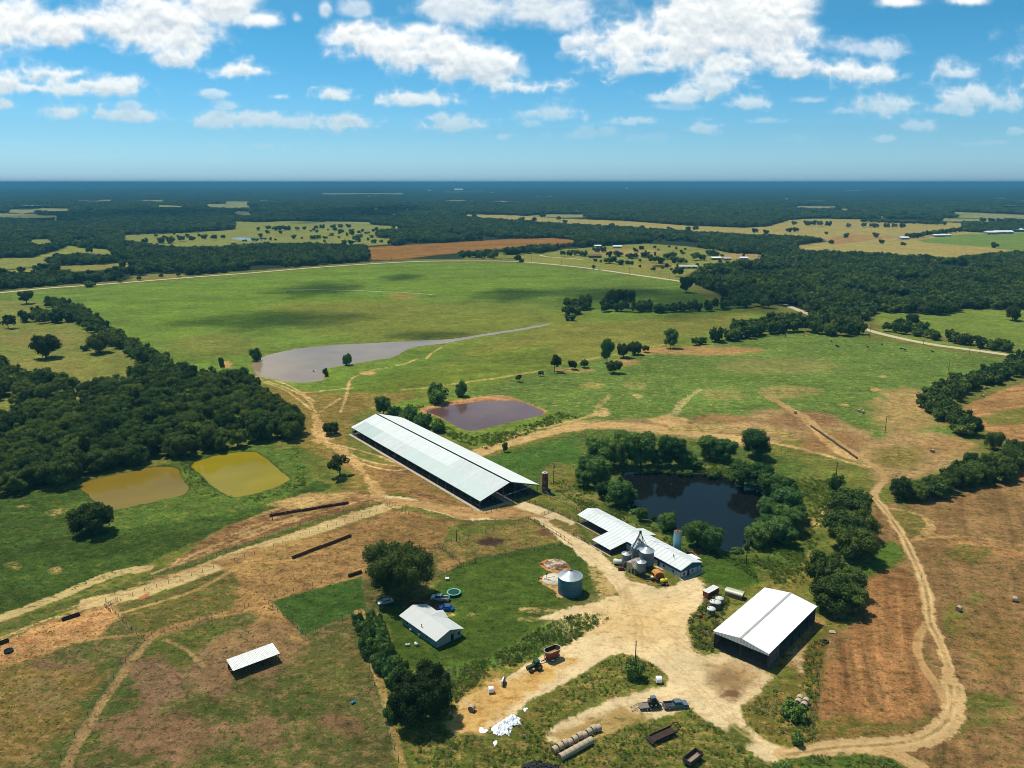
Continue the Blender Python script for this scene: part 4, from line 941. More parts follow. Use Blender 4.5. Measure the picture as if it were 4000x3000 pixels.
def crown_mesh(name, seed, nlobe, nleaf, leaf, material, flat=0.62, low=0.22, spread=0.62, lr=(0.24, 0.42), core=True, gap=0.0, up=0.25):
    """a crown one unit in radius and about `flat`*2 high, bottom at z=0: clumps of leaf-sized faces round hidden branches"""
    r = np.random.RandomState(seed)
    cs = []
    for i in range(nlobe):
        t = r.uniform(0, 2 * math.pi); rad = spread * math.sqrt(r.uniform(0, 1)); z = r.uniform(-.85, 1) * math.sqrt(max(0, 1 - (rad * .95) ** 2))
        cs.append((rad * math.cos(t), rad * math.sin(t), flat + z * flat * .68, r.uniform(*lr)))
    cs = np.array(cs)
    li = r.choice(nlobe, nleaf, p=(cs[:, 3] ** 2) / (cs[:, 3] ** 2).sum())
    d = r.normal(size=(nleaf, 3)); d[:, 2] += up; d /= np.linalg.norm(d, axis=1)[:, None]
    c = cs[li]
    rr = c[:, 3:4] * r.uniform(.72, 1.08, (nleaf, 1))
    p = c[:, :3] + d * rr * np.array([1, 1, .85])
    # leave out faces buried in other clumps
    keep = np.ones(nleaf, bool)
    for q in cs:
        dd = np.linalg.norm((p - q[:3]) / np.array([1, 1, .85]), axis=1)
        keep &= ~(dd < q[3] * .62)
    p, d = p[keep], d[keep]; n = len(p)
    nn = d + r.normal(scale=.55, size=(n, 3)); nn /= np.linalg.norm(nn, axis=1)[:, None]
    a = np.cross(nn, r.normal(size=(n, 3))); a /= np.linalg.norm(a, axis=1)[:, None]; b = np.cross(nn, a)
    s = leaf * r.uniform(.6, 1.35, (n, 1)); s2 = s * r.uniform(.5, .9, (n, 1))
    v = np.stack([p - a * s, p - b * s2, p + a * s, p + b * s2], 1).reshape(-1, 3)
    f = np.arange(n * 4).reshape(n, 4)
    vs, fs = v.tolist(), f.tolist()
    if core:
        for q in cs:
            b0 = len(vs); k = 7; R0 = q[3] * .74
            for zz, rf in ((-.7, .7), (0, 1), (.7, .7)):
                for i in range(k):
                    t = 2 * math.pi * i / k + zz
                    vs.append([q[0] + R0 * rf * math.cos(t), q[1] + R0 * rf * math.sin(t), max(.01, q[2] + zz * R0 * .85)])
            vs.append([q[0], q[1], q[2] + R0 * .86]); vs.append([q[0], q[1], max(.01, q[2] - R0 * .86)])
            for l in range(2):
                for i in range(k): fs.append([b0 + l * k + i, b0 + l * k + (i + 1) % k, b0 + (l + 1) * k + (i + 1) % k, b0 + (l + 1) * k + i])
            for i in range(k):
                fs.append([b0 + 2 * k + i, b0 + 2 * k + (i + 1) % k, b0 + 3 * k]); fs.append([b0 + (i + 1) % k, b0 + i, b0 + 3 * k + 1])
    me = bpy.data.meshes.new(name); me.from_pydata(vs, [], fs); me.materials.append(material)
    return me

def trunk_mesh(name, seed, h=1.0, r0=.055, nb=6, reach=.5):
    mb = MB(); r = random.Random(seed)
    top = Vector((r.uniform(-.05, .05), r.uniform(-.05, .05), h * .45))
    mb.tube((0, 0, -.03), top, r0 * 1.15, r0 * .8, 8, cap=False)
    for i in range(nb):
        t = 2 * math.pi * i / nb + r.uniform(-.4, .4)
        m = top + Vector((math.cos(t) * reach * .45, math.sin(t) * reach * .45, h * r.uniform(.15, .3)))
        e = m + Vector((math.cos(t) * reach * .5, math.sin(t) * reach * .5, h * r.uniform(.1, .25)))
        mb.tube(top, m, r0 * .55, r0 * .35, 6, cap=False); mb.tube(m, e, r0 * .35, r0 * .12, 5, cap=False)
    me = bpy.data.meshes.new(name); me.from_pydata(mb.v, [], mb.f); me.materials.append(M['bark'])
    return me

CR = {
 'big': [crown_mesh('crown', 11 + i, 70, 24000, .026, LM['oak'], .56, lr=(.15, .26), spread=.78) for i in range(2)],
 'oak': [crown_mesh('crown', 21 + i, 40, 6500, .045, LM['oak'], .58, lr=(.20, .34), spread=.72) for i in range(4)],
 'wood': [crown_mesh('crown', 41 + i, 40, 6500, .044, LM['wood'], .66, lr=(.16, .34), spread=.76) for i in range(6)],
 'willow': [crown_mesh('crown', 61 + i, 36, 6500, .042, LM['willow'], .80, lr=(.20, .36), spread=.68) for i in range(3)],
 'open': [crown_mesh('crown', 71 + i, 16, 1900, .065, LM['oak'], .66, lr=(.17, .28), spread=.80, core=False) for i in range(2)],
 'bush': [crown_mesh('foliage', 81 + i, 14, 1100, .10, LM['bush'], .45, lr=(.28, .45), spread=.62) for i in range(3)],
 'far': [crown_mesh('far_crown', 91 + i, 12, 420, .125, LM['wood'], .66, lr=(.24, .44), spread=.68) for i in range(4)],
 'weed': [crown_mesh('weed_tuft', 101 + i, 6, 150, .12, LM['weed'], .26, lr=(.3, .5), spread=.75, core=False, up=1.6) for i in range(3)],
 'dry': [crown_mesh('dry_tuft', 111 + i, 5, 60, .13, LM['dry'], .22, lr=(.3, .5), spread=.75, core=False, up=1.6) for i in range(2)],
}
TM = [trunk_mesh('trunk', 5 + i) for i in range(3)]
TRK = {'big': 3, 'oak': 1, 'wood': 1, 'willow': 1, 'open': 1}

def tree_at(x, y, rad, kind, label, group=None, ht=None, name=None, lift=None):
    """crown radius rad; ht = overall height; crown hangs `lift` above the ground"""
    flat = {'big': .56, 'oak': .58, 'wood': .66, 'willow': .8, 'open': .66, 'bush': .45}[kind]
    ht = ht or rad * (1.35 if kind in ('big', 'oak') else 1.6)
    lift = (0.02 if kind in ('bush', 'willow', 'wood') else .13) if lift is None else lift
    name = name or ('shrub' if kind == 'bush' else {'willow': 'willow_tree', 'wood': 'woodland_tree'}.get(kind, 'oak_tree'))
    o = thing(name, (x, y, 0), rng.uniform(0, 6.28), label, 'shrub' if kind == 'bush' else 'tree', group)
    me = rng.choice(CR[kind])
    c = bpy.data.objects.new('foliage' if kind == 'bush' else 'crown', me); C.objects.link(c); c.parent = o
    c.scale = (rad * rng.uniform(.9, 1.1), rad * rng.uniform(.9, 1.1), ht * (1 - lift) / (flat * 1.85))
    c.location = (0, 0, ht * lift)
    t = bpy.data.objects.new('stem' if kind == 'bush' else 'trunk', rng.choice(TM)); C.objects.link(t); t.parent = o
    t.scale = (rad * .9, rad * .9, ht * .85)
    return o

def T(px, py, wpx, kind, label, hr=None, group=None, lift=None, u=U):
    """px,py: foot of the tree in the 2212 view; wpx: its crown width there"""
    p = G(px * u, py * u); rad = wpx * u / 2 * depth(px * u, py * u) / FPX
    return tree_at(p.x, p.y, rad, kind, label, group, rad * 2 * hr if hr else None, lift=lift)

# ---- trees that stand alone or can be told apart
T(864, 1288, 174, 'big', 'huge broad dark oak beside the farmhouse, shading the parked cars', .66, lift=.08)
T(907, 1549, 146, 'big', 'very large round dark tree at the lower end of the hedge below the farmhouse', .74, lift=.03)
T(735, 1030, 62, 'open', 'lone spreading tree on a bare trunk left of the long cattle barn', .78, lift=.3)
T(716, 938, 40, 'oak', 'small dark tree by the fence off the far left corner of the long barn', .62, lift=.05)
T(828, 897, 42, 'willow', 'dark upright tree behind the far end of the long barn roof', 1.0)
T(100, 773, 68, 'oak', 'big round dark oak alone in the left meadow, second from the hedgerow', .72, lift=.06)
T(217, 762, 58, 'oak', 'round dark oak close to the hedgerow in the left meadow', .70, lift=.05)
T(184, 757, 22, 'bush', 'low dark shrub touching the left side of the round oak by the hedgerow', .5)
T(58, 656, 35, 'oak', 'single oak in the meadow just below the road at far left', .75)
T(202, 1152, 94, 'oak', 'wide dark tree on the green slope below the two ochre ponds', .66, lift=.02)
T(554, 778, 28, 'bush', 'round bush on the left tip of the long silver pond', .75)
T(749, 788, 26, 'bush', 'round bush on the grassy edge of the long silver pond', .85)
T(704, 812, 15, 'bush', 'small bush on the spit at the near end of the long silver pond', .9)
T(1197, 803, 35, 'open', 'tall ragged two-tiered tree standing alone in the right pasture', 1.1, lift=.2)
T(1237, 798, 21, 'oak', 'small round tree, left one of a pair right of the ragged tree', .9)
T(1262, 794, 20, 'oak', 'small round tree, right one of a pair right of the ragged tree', .8)
T(1311, 784, 34, 'willow', 'tall dark tree at the left end of the pasture hedge clump', 1.55, lift=.05)
T(1326, 806, 35, 'oak', 'low spreading tree with pale fallen branches at its foot in the right pasture', .75)
T(1347, 772, 36, 'oak', 'broad low tree in the middle of the pasture hedge clump', .8, lift=.04)
T(1372, 766, 36, 'oak', 'broad low tree at the right of the pasture hedge clump', .75, lift=.04)
T(1395, 761, 20, 'oak', 'small tree just right of the pasture hedge clump', .7)
T(1449, 752, 36, 'willow', 'tall dark tree alone beside the track left of the right-hand tree belt', 1.15, lift=.05)
T(1121, 825, 20, 'open', 'small thin tree in the pasture above the purple-brown lagoon', .85)
T(1168, 813, 15, 'open', 'smallest thin tree between the lagoon and the ragged tree', .8)
T(1091, 976, 16, 'willow', 'small willow beside the dirt road right of the long barn', 1.3)
T(1804, 1056, 32, 'bush', 'dense round bush at the foot of a pole beside the lane', .9)
T(1370, 1466, 46, 'bush', 'vine-covered bush at the foot of the pole in the weedy island', .85)
T(1482, 632, 36, 'oak', 'big dark oak standing where the road bends on the right', .9, lift=.05)
T(1970, 703, 28, 'oak', 'single tree in the light green field right of the wood', .85)
T(2187, 692, 36, 'oak', 'dark tree in the light green field at the right edge', .8, lift=.04)
T(18, 710, 34, 'open', 'grey half-bare tree at the left edge below the road', .9, lift=.1)
T(480, 800, 14, 'willow', 'narrow upright tree sticking out of the wood beside the long pond', 2.0)
T(945, 870, 52, 'bush', 'dark green bush on the bank above the purple-brown lagoon, lower left one', .5)
T(940, 858, 38, 'bush', 'dark bush on the bank above the lagoon, upper left one', .7)
T(996, 856, 32, 'bush', 'dark bush on the bank above the lagoon, right one', .85)
T(853, 903, 36, 'bush', 'green bush behind the far end of the long barn, nearest the dark tree', .7)
T(882, 914, 44, 'bush', 'green bush right behind the long barn roof between two others', .7)
T(915, 925, 50, 'bush', 'wide green bush between the long barn roof and the lagoon', .6)
T(945, 932, 40, 'bush', 'rightmost green bush between the long barn roof and the lagoon', .6)
T(1715, 1552, 58, 'bush', 'dark green bush in front of the round bales by the field fence', .5)
T(1720, 1608, 34, 'bush', 'green bush just above the dirt road bend at lower right', .7)
T(1690, 1672, 44, 'bush', 'bush at the bottom edge below the dirt road', .6)

# ---- trees round the dark pond
pg = 'trees ringing the dark pond'
for px, py, w, hr, lab in [
 (1300, 1008, 66, .85, 'dark pond tree, leftmost of the dense clump on the far bank'), (1342, 1008, 72, .95, 'dark pond tree, middle of the dense clump on the far bank'),
 (1384, 1007, 66, .95, 'dark pond tree, rightmost of the dense clump on the far bank'), (1270, 1030, 52, .8, 'pond tree at the outer left end of the far bank'),
 (1292, 1046, 62, .85, 'dark tree at the upper left corner of the pond'), (1335, 1092, 56, .85, 'bright willow on the left bank of the dark pond'),
 (1300, 1075, 34, .9, 'slim willow just behind the bright willow on the left bank'), (1360, 1088, 40, .75, 'smaller bright willow overhanging the left bank'),
 (1448, 1007, 62, .95, 'dense tree right of the gap on the far bank'), (1480, 1010, 46, .7, 'lower tree beside the dense tree right of the gap'),
 (1532, 992, 56, .8, 'dark tree standing back from the pond, left of three'), (1565, 996, 56, .75, 'dark tree standing back from the pond, middle of three'),
 (1632, 988, 72, .75, 'dark tree standing back from the pond, right of three'),
 (1605, 1052, 60, .8, 'willow at the upper right corner of the pond'), (1640, 1060, 66, .8, 'broad willow on the upper right bank'),
 (1672, 1080, 66, .75, 'willow on the right bank, uppermost of a column'), (1698, 1112, 66, .8, 'willow at the widest part of the right bank'),
 (1700, 1150, 66, .75, 'willow at the right bank, second from the bottom'), (1672, 1172, 66, .75, 'willow at the lower right bank of the pond'),
 (1636, 1178, 56, .75, 'willow overhanging the lower right corner of the pond'), (1440, 1146, 36, .95, 'small bright willow on the near bank, left of the pair'),
 (1385, 1125, 26, 1.0, 'little willow at the water on the lower left bank'), (1505, 1180, 58, .85, 'bright willow on the near bank behind the parlour'),
 (1535, 1190, 56, .85, 'broad willow on the near bank right of the pale blue tank'),
 (1655, 1120, 50, .8, 'willow leaning over the water on the right bank'), (1715, 1130, 50, .75, 'willow at the outer edge of the right bank'), (1690, 1080, 56, .8, 'outer willow at the upper right of the pond'), (1650, 1150, 50, .7, 'low willow at the water near the lower right corner'),
 (1700, 1178, 50, .7, 'outermost willow at the lower right of the pond'), (1260, 1052, 40, .8, 'low tree at the outer left of the far bank'), (1420, 1008, 40, .8, 'slim tree filling the gap on the far bank'), (1500, 1014, 34, .6, 'low bushy tree at the right end of the far bank')]:
    T(px, py, w * 1.16, 'willow', lab, hr * .98, pg)
rg = 'big dark trees between the pond and the stubble field'
for px, py, w, hr, k, lab in [
 (1832, 1128, 72, .75, 'wood', 'dark tree beside the lane, uppermost of the column right of the pond'), (1850, 1160, 66, .7, 'wood', 'dark tree beside the lane, second of the column right of the pond'),
 (1822, 1178, 76, .72, 'wood', 'dark tree beside the lane, third of the column right of the pond'), (1848, 1208, 76, .7, 'wood', 'dark tree beside the lane, lowest of the column right of the pond'),
 (1778, 1262, 84, .75, 'wood', 'broad dark tree above the white-roofed hay barn'), (1822, 1282, 82, .72, 'wood', 'dark tree above the hay barn on the stubble field side'),
 (1795, 1318, 92, .68, 'wood', 'dark tree nearest the hay barn corner'), (1835, 1322, 72, .68, 'wood', 'dark tree right of the hay barn at the stubble edge')]:
    T(px, py, w * (1.28 if px > 1800 and py < 1230 else 1.08), k, lab, hr, rg)
def dead_branches():
    p = G(1800 * U, 1320 * U); mb = MB(); r = random.Random(3)
    o = thing('dead_bush', (p.x, p.y - 3.5, 0), 0, 'pale grey leafless branches under the dark tree nearest the hay barn', 'dead bush')
    for i in range(60):
        t = r.uniform(0, 6.28); b = Vector((r.uniform(-1.5, 1.5), r.uniform(-1, 1), 0)); e = b + Vector((math.cos(t) * r.uniform(1, 3.4), math.sin(t) * r.uniform(1, 2.4), r.uniform(1.5, 4.5)))
        mb.tube(b, e, .07, .02, 4)
        mb.tube(b.lerp(e, .6), b.lerp(e, .6) + Vector((r.uniform(-1, 1), r.uniform(-1, 1), r.uniform(.5, 1.4))), .04, .015, 3)
    mb.build('branches', mat('dead_wood', (0.2, 0.17, 0.15), .9), o)
dead_branches()

rb = random.Random(21)
for i, (x, y) in enumerate(along(smooth_closed(W([(1340, 1022), (1475, 1023), (1570, 1034), (1640, 1062), (1690, 1085), (1672, 1125), (1620, 1165), (1595, 1195), (1550, 1196), (1480, 1158), (1400, 1124), (1366, 1108), (1360, 1070)]), 1), 4.6)):
    tree_at(x + rb.uniform(-1.5, 1.5), y + rb.uniform(-1.2, 1.2), rb.uniform(1.2, 2.3), 'bush', 'low bright green shrub at the water line of the dark pond', 'shrubs on the bank of the dark pond', rb.uniform(1.3, 2.6))
# ---- hedge of shrubs below the farmhouse
hp = smooth_open(W([(795, 1345), (805, 1380), (815, 1410), (830, 1440), (850, 1465), (870, 1480), (885, 1500), (870, 1530), (850, 1550)]), 1)
for i, (x, y) in enumerate(along(hp, 1.7)):
    for s in (-1, 0, 1):
        tree_at(x + s * 2.0 + rng.uniform(-1, 1), y + s * .5 + rng.uniform(-1, 1), rng.uniform(1.5, 2.5), 'bush', 'green shrub in the thick hedge between the farmhouse lawn and the trodden paddock', 'shrubs of the hedge below the farmhouse', rng.uniform(2.0, 3.8))
tree_at(*G(800 * U, 1352 * U)[:2], 2.6, 'bush', 'taller shrub at the top end of the hedge near the huge oak', None, 3.6)

# ---- woods, hedgerows, belts
spots = []        # (x, y, radius, height, kind, label, group)
def scatter(P, spacing, rad, hh, kind, label, group, avoid=None, dens=1.0):
    Pa = np.array(P); x0, y0 = Pa.min(0); x1, y1 = Pa.max(0); r = random.Random(int(abs(x0) + abs(y1)) + 1)
    xs = []; ny = int((y1 - y0) / (spacing * .866)) + 1; nx = int((x1 - x0) / spacing) + 1
    gx, gy = np.meshgrid(np.arange(nx), np.arange(ny))
    X = x0 + (gx + .5 * (gy % 2)) * spacing; Y = y0 + gy * spacing * .866
    rs = np.random.RandomState(r.randint(0, 99999))
    X = X + rs.uniform(-.38, .38, X.shape) * spacing; Y = Y + rs.uniform(-.38, .38, X.shape) * spacing
    X, Y = X.ravel(), Y.ravel(); k = inside_poly(X, Y, P) & (rs.uniform(size=X.size) < dens)
    for x, y in zip(X[k], Y[k]):
        q_ = rs.uniform(.66, 1.42); spots.append((x, y, rad * q_, hh * (.45 + .55 * q_) * rs.uniform(.8, 1.2), kind, label, group))

def belt(pts, step, width, rad, hh, label, group, kind='wood', sm=1):
    P = smooth_open(W(pts), sm)
    for i, (x, y) in enumerate(along(P, step)):
        spots.append((x + rng.uniform(-.5, .5) * width, y + rng.uniform(-.5, .5) * width, rad * rng.uniform(.8, 1.25), hh * rng.uniform(.8, 1.2), kind, label, group))

wl_, wg_ = 'dark crown in the dense wood behind the two ochre ponds', 'trees of the wood behind the ochre ponds'
scatter(W([(-60, 1062), (60, 1068), (110, 1060), (150, 1045), (275, 1013), (400, 990), (553, 960), (600, 958), (636, 958), (644, 940), (610, 900), (575, 870), (555, 840), (520, 832), (460, 822), (400, 824), (310, 815), (275, 820), (240, 842), (195, 852), (180, 872), (120, 828), (45, 822), (30, 850), (40, 905), (0, 920), (-60, 920)]), 8.6, 5.6, 8.6, 'wood', wl_, wg_)
scatter(W([(-60, 800), (0, 808), (34, 812), (40, 850), (0, 868), (-60, 868)]), 8, 5.6, 9, 'wood', 'dark tree of the small clump at the left edge above the wood', 'trees of the clump at the left edge')
hl, hg = 'dark tree in the hedgerow that runs down the left meadow', 'trees of the left meadow hedgerow'
belt([(110, 655), (150, 668), (190, 690), (215, 714), (245, 735), (290, 760), (330, 784), (385, 812), (400, 820)], 5.5, 9, 5.4, 8, hl, hg)
belt([(105, 660), (150, 676), (195, 700), (225, 728), (300, 770), (370, 815)], 7, 8, 5.0, 7.5, hl, hg)
belt([(68, 692), (110, 699), (160, 690), (188, 702)], 5, 10, 6, 9, 'dark tree in the clump joined to the left meadow hedgerow', 'trees of the clump beside the hedgerow')
belt([(75, 684), (160, 682)], 6, 8, 6, 9, 'dark tree in the clump joined to the left meadow hedgerow', 'trees of the clump beside the hedgerow')
cl, cg = 'dark oak in the belt between the meadow and the pasture, under cloud shadow', 'trees of the shaded belt in the meadow'
belt([(1214, 682), (1240, 680), (1250, 674)], 6, 6, 5.5, 9, cl, cg)
belt([(1222, 670), (1250, 668), (1275, 664)], 7, 6, 8, 13, cl, cg, 'oak')
belt([(1295, 666), (1330, 664), (1372, 664)], 8, 6, 9, 15, cl, cg, 'oak')
belt([(1290, 672), (1400, 674), (1450, 674), (1500, 672), (1560, 668), (1620, 662), (1660, 666)], 6, 9, 6, 9.5, cl, cg)
belt([(1560, 660), (1620, 652), (1670, 654)], 6, 9, 6, 9, cl, cg)
belt([(1216, 690), (1240, 694)], 6, 6, 4, 5, cl, cg)
ml, mg = 'dark tree in the curving belt along the upper edge of the right pasture', 'trees of the belt above the right pasture'
belt([(1484, 744), (1500, 746), (1520, 743)], 5, 4, 3.6, 6, ml, mg)
belt([(1530, 738), (1565, 736), (1600, 731), (1640, 725), (1680, 718), (1720, 715), (1760, 720), (1800, 725), (1830, 726), (1850, 720)], 5.5, 7, 6.2, 10, ml, mg)
belt([(1570, 724), (1640, 712), (1700, 704), (1760, 704), (1820, 712), (1850, 706)], 6, 9, 6.2, 10, ml, mg)
belt([(1660, 700), (1740, 694), (1820, 702)], 7, 9, 6, 9.5, ml, mg)
rl, rgp = 'dark tree in the strip between the dirt road and the light green field', 'trees of the strip along the right road'
belt([(1912, 716), (1950, 720), (2000, 729), (2050, 737), (2100, 746), (2150, 754), (2182, 762)], 5.5, 8, 5.4, 8, rl, rgp)
belt([(1915, 708), (1960, 714), (2010, 724)], 7, 8, 5.6, 8.5, rl, rgp)
h7, g7 = 'dark tree in the long curved hedge between pasture and upper stubble field', 'trees of the curved hedge at the right edge'
belt([(2240, 772), (2212, 782), (2180, 800), (2140, 818), (2100, 830), (2060, 843), (2020, 862), (2006, 878), (2028, 900), (2058, 918), (2085, 938), (2102, 948)], 4.6, 7, 5.0, 7.6, h7, g7)
belt([(2240, 790), (2190, 812), (2120, 836), (2070, 850), (2035, 872), (2040, 890), (2070, 918), (2098, 936)], 5.5, 7, 4.8, 7.4, h7, g7)
h8, g8 = 'dark tree in the hedge between pasture and lower stubble field', 'trees of the hedge below the pasture'
belt([(1925, 1074), (1960, 1084), (1990, 1078), (2012, 1068), (2045, 1064), (2080, 1048), (2120, 1042), (2160, 1038), (2188, 1030), (2197, 1010), (2188, 985), (2150, 975), (2140, 970)], 4.4, 6, 4.8, 7.2, h8, g8)
belt([(2040, 1052), (2090, 1030), (2130, 1020), (2170, 1015), (2180, 1000), (2150, 990)], 5.5, 6, 4.8, 7.2, h8, g8)
# trees that stand apart beyond the road
def one(sx, sy, rad, hh, label, group): 
    p = G(sx, sy); spots.append((p.x, p.y, rad, hh, 'oak', label, group))
fl, fg = 'single tree scattered in the pale yellow fields far to the right', 'lone trees in the far right fields'
for sx, sy, r_ in [(2619, 909, 11), (2687, 903, 9), (2719, 903, 11), (2949, 909, 9), (2990, 916, 9), (3081, 907, 9), (3108, 905, 9), (3103, 878, 9), (3149, 882, 12), (3172, 882, 12), (3199, 884, 12), (3237, 883, 11),
    (3315, 889, 9), (3375, 889, 10), (3402, 889, 9), (3420, 889, 10), (3461, 889, 10), (3493, 889, 9), (3524, 889, 10), (3226, 915, 5), (3305, 930, 9), (3418, 928, 9), (3245, 957, 8), (3176, 934, 5), (3441, 952, 7), (3529, 961, 6), (3884, 969, 9)]:
    one(sx, sy, r_, r_ * 1.25, fl, fg)
for sx, sy in [(3545, 932), (3565, 930), (3585, 930), (3605, 927), (3625, 922), (3645, 920), (3665, 918), (3685, 914), (3705, 912), (3725, 908), (3745, 906)]:
    one(sx, sy, 9, 12, 'tree in the row behind the far white sheds on the right', 'row of trees behind the far right sheds')
for i in range(30):
    sx = 3370 + i * 11; one(sx, 868 + i * .35, 9, 10, 'tree in the thin far row crossing the yellow fields', 'thin far tree row on the right')
yl, yg = 'single tree in the pale green fields beyond the road on the left', 'lone trees in the far left fields'
for sx, sy, r_ in [(1391, 943, 12), (1375, 917, 9), (1332, 910, 9), (1402, 914, 7), (1429, 914, 5), (1441, 912, 4), (1452, 930, 6), (1149, 933, 8), (1179, 933, 4), (1224, 935, 8), (1325, 930, 4), (633, 952, 12), (664, 950, 12), (712, 943, 10), (750, 941, 9), (800, 934, 9), (838, 938, 10), (872, 934, 8),
    (1050, 899, 10), (1075, 900, 10), (1100, 900, 11), (1125, 900, 10), (1160, 900, 8), (1190, 898, 8), (1235, 897, 9), (1260, 892, 9), (1300, 892, 9), (1330, 890, 9), (1360, 890, 9), (1095, 913, 6), (1020, 930, 5), (1460, 950, 7), (1490, 948, 5), (2036, 865, 12), (2086, 865, 12), (2183, 862, 12), (2208, 871, 9), (2390, 886, 9), (2508, 898, 10)]:
    one(sx, sy, r_, r_ * 1.15, yl, yg)
rq = random.Random(77)
for i in range(60):
    u_, v_ = rq.uniform(270, 850), rq.uniform(497, 530); p = G(u_ * U, v_ * U)
    if any(inside_poly(np.array([p.x]), np.array([p.y]), P)[0] for P in CLEAR[:1]): spots.append((p.x, p.y, rq.uniform(3, 8), rq.uniform(4, 10), 'oak', yl, yg))
for sx, sy in [(355, 1114), (470, 1103), (545, 1096), (630, 1086), (700, 1080), (770, 1074)]:
    one(sx, sy, 4.5, 5.5, 'small tree on the near side of the road at left', 'small trees beside the left road')
one(352, 1120, 9, 7, 'wide tree leaning over the road at left', None)
hs, hsg = 'tree among the homesteads beyond the road', 'trees around the far homesteads'
rh = random.Random(12)
HP = W([(1160, 556), (1200, 545), (1331, 535), (1481, 536), (1543, 543), (1640, 556), (1560, 568), (1510, 580), (1470, 598), (1350, 578), (1281, 576), (1240, 566)])
for px, py, r_ in [(1119, 566, 9), (1127, 566, 5), (1215, 553, 8), (1232, 553, 8), (1245, 552, 8), (1262, 554, 8), (1290, 546, 8), (1302, 545, 8), (1316, 555, 8), (1330, 554, 8), (1338, 554, 8), (1312, 569, 9), (1326, 570, 9), (1340, 572, 8), (1355, 572, 5), (1364, 572, 5), (1358, 558, 8), (1370, 558, 8), (1393, 556, 9), (1402, 560, 7), (1412, 568, 9),
    (1425, 569, 9), (1440, 560, 9), (1452, 560, 9), (1460, 568, 9), (1472, 568, 7), (1503, 562, 10), (1515, 562, 9), (1480, 570, 6), (1535, 552, 9), (1545, 556, 9), (1410, 585, 4.5), (1450, 584, 3), (1282, 580, 4), (1466, 598, 11), (1440, 577, 5), (1385, 540, 7), (1375, 545, 5), (1445, 535, 4), (1480, 540, 4), (1525, 540, 5)]:
    p = G(px * U, py * U); spots.append((p.x, p.y, r_ * rh.uniform(.8, 1.1), r_ * rh.uniform(1, 1.3), 'oak', hs, hsg))
for i in range(60):
    t = rh.uniform(0, 1); x = rh.uniform(min(p[0] for p in HP), max(p[0] for p in HP)); y = rh.uniform(min(p[1] for p in HP), max(p[1] for p in HP))
    if inside_poly(np.array([x]), np.array([y]), HP)[0]: spots.append((x, y, rh.uniform(2, 4), rh.uniform(3, 6), 'oak', hs, hsg))

# ---- woodland beyond the road (everything that is not cleared), out to 4.6 km
fw = np.random.RandomState(5)
def free_of_clearings(X, Y, hh):
    ok = np.ones(X.shape, bool)
    for P in CLEAR:
        ok &= ~inside_poly(X, Y, P)
        # where the crown would hide the clearing: the ground seen through its top
        k = CAM_H / (CAM_H - .75 * hh)
        ok &= ~inside_poly(X * k, Y * k, P)
    return ok
FX, FY, FR, FH = [], [], [], []
for y0, y1, sp, rad, hh in [(540, 1000, 10.0, 6.6, 10), (1000, 1700, 11.5, 7.4, 10.5), (1700, 2800, 15, 9.6, 11), (2800, 4700, 22, 14, 12.5)]:
    hw = y1 * .80
    nx, ny = int(2 * hw / sp), int((y1 - y0) / (sp * .8))
    gx, gy = np.meshgrid(np.arange(nx), np.arange(ny))
    X = -hw + gx * sp + fw.uniform(-.45, .45, gx.shape) * sp; Y = y0 + gy * sp * .8 + fw.uniform(-.45, .45, gx.shape) * sp
    X, Y = X.ravel(), Y.ravel()
    Hh = hh * fw.uniform(.75, 1.2, X.shape) * (.86 + .3 * fbm(X / 120, Y / 120, 5, 2))
    k = (np.abs(X) < Y * .72 + 30) & inside_poly(X, Y, FARZ); X, Y, Hh = X[k], Y[k], Hh[k]
    k = free_of_clearings(X, Y, Hh)
    thin = fbm(X / 90, Y / 90, 8, 3) > .34
    k &= thin
    X, Y, Hh = X[k], Y[k], Hh[k]
    FX.append(X); FY.append(Y); FH.append(Hh); FR.append(rad * fw.uniform(.8, 1.25, X.shape))
FX, FY, FH, FR = map(np.concatenate, (FX, FY, FH, FR))
fwl = 'dark tree at the near edge of the woods beyond the road'
cand = [(s[3] / math.hypot(s[0], s[1]), s) for s in spots]
for x, y, r_, h_ in zip(FX, FY, FR, FH):
    cand.append((h_ / math.hypot(x, y), (x, y, r_, h_, 'wood', fwl, 'trees at the near edge of the woods beyond the road')))
def in_view(s):
    px, py = Pj(s[0], s[1], s[3] * .6); return -60 < px < 4060 and py < 3060
cand = [c for c in cand if in_view(c[1])]
cand.sort(key=lambda c: -c[0])
already = sum(1 for o in C.objects if o.get('category') == 'tree')
n_ind = max(0, 296 - already)
# keep every separately standing tree that is left after the biggest ones as a thing too
ind, rest = cand[:n_ind], cand[n_ind:]
for _, (x, y, r_, h_, k, lab, grp) in ind:
    tree_at(x, y, r_, k, lab, grp, h_)
print('individual trees', len(ind), 'rest', len(rest))

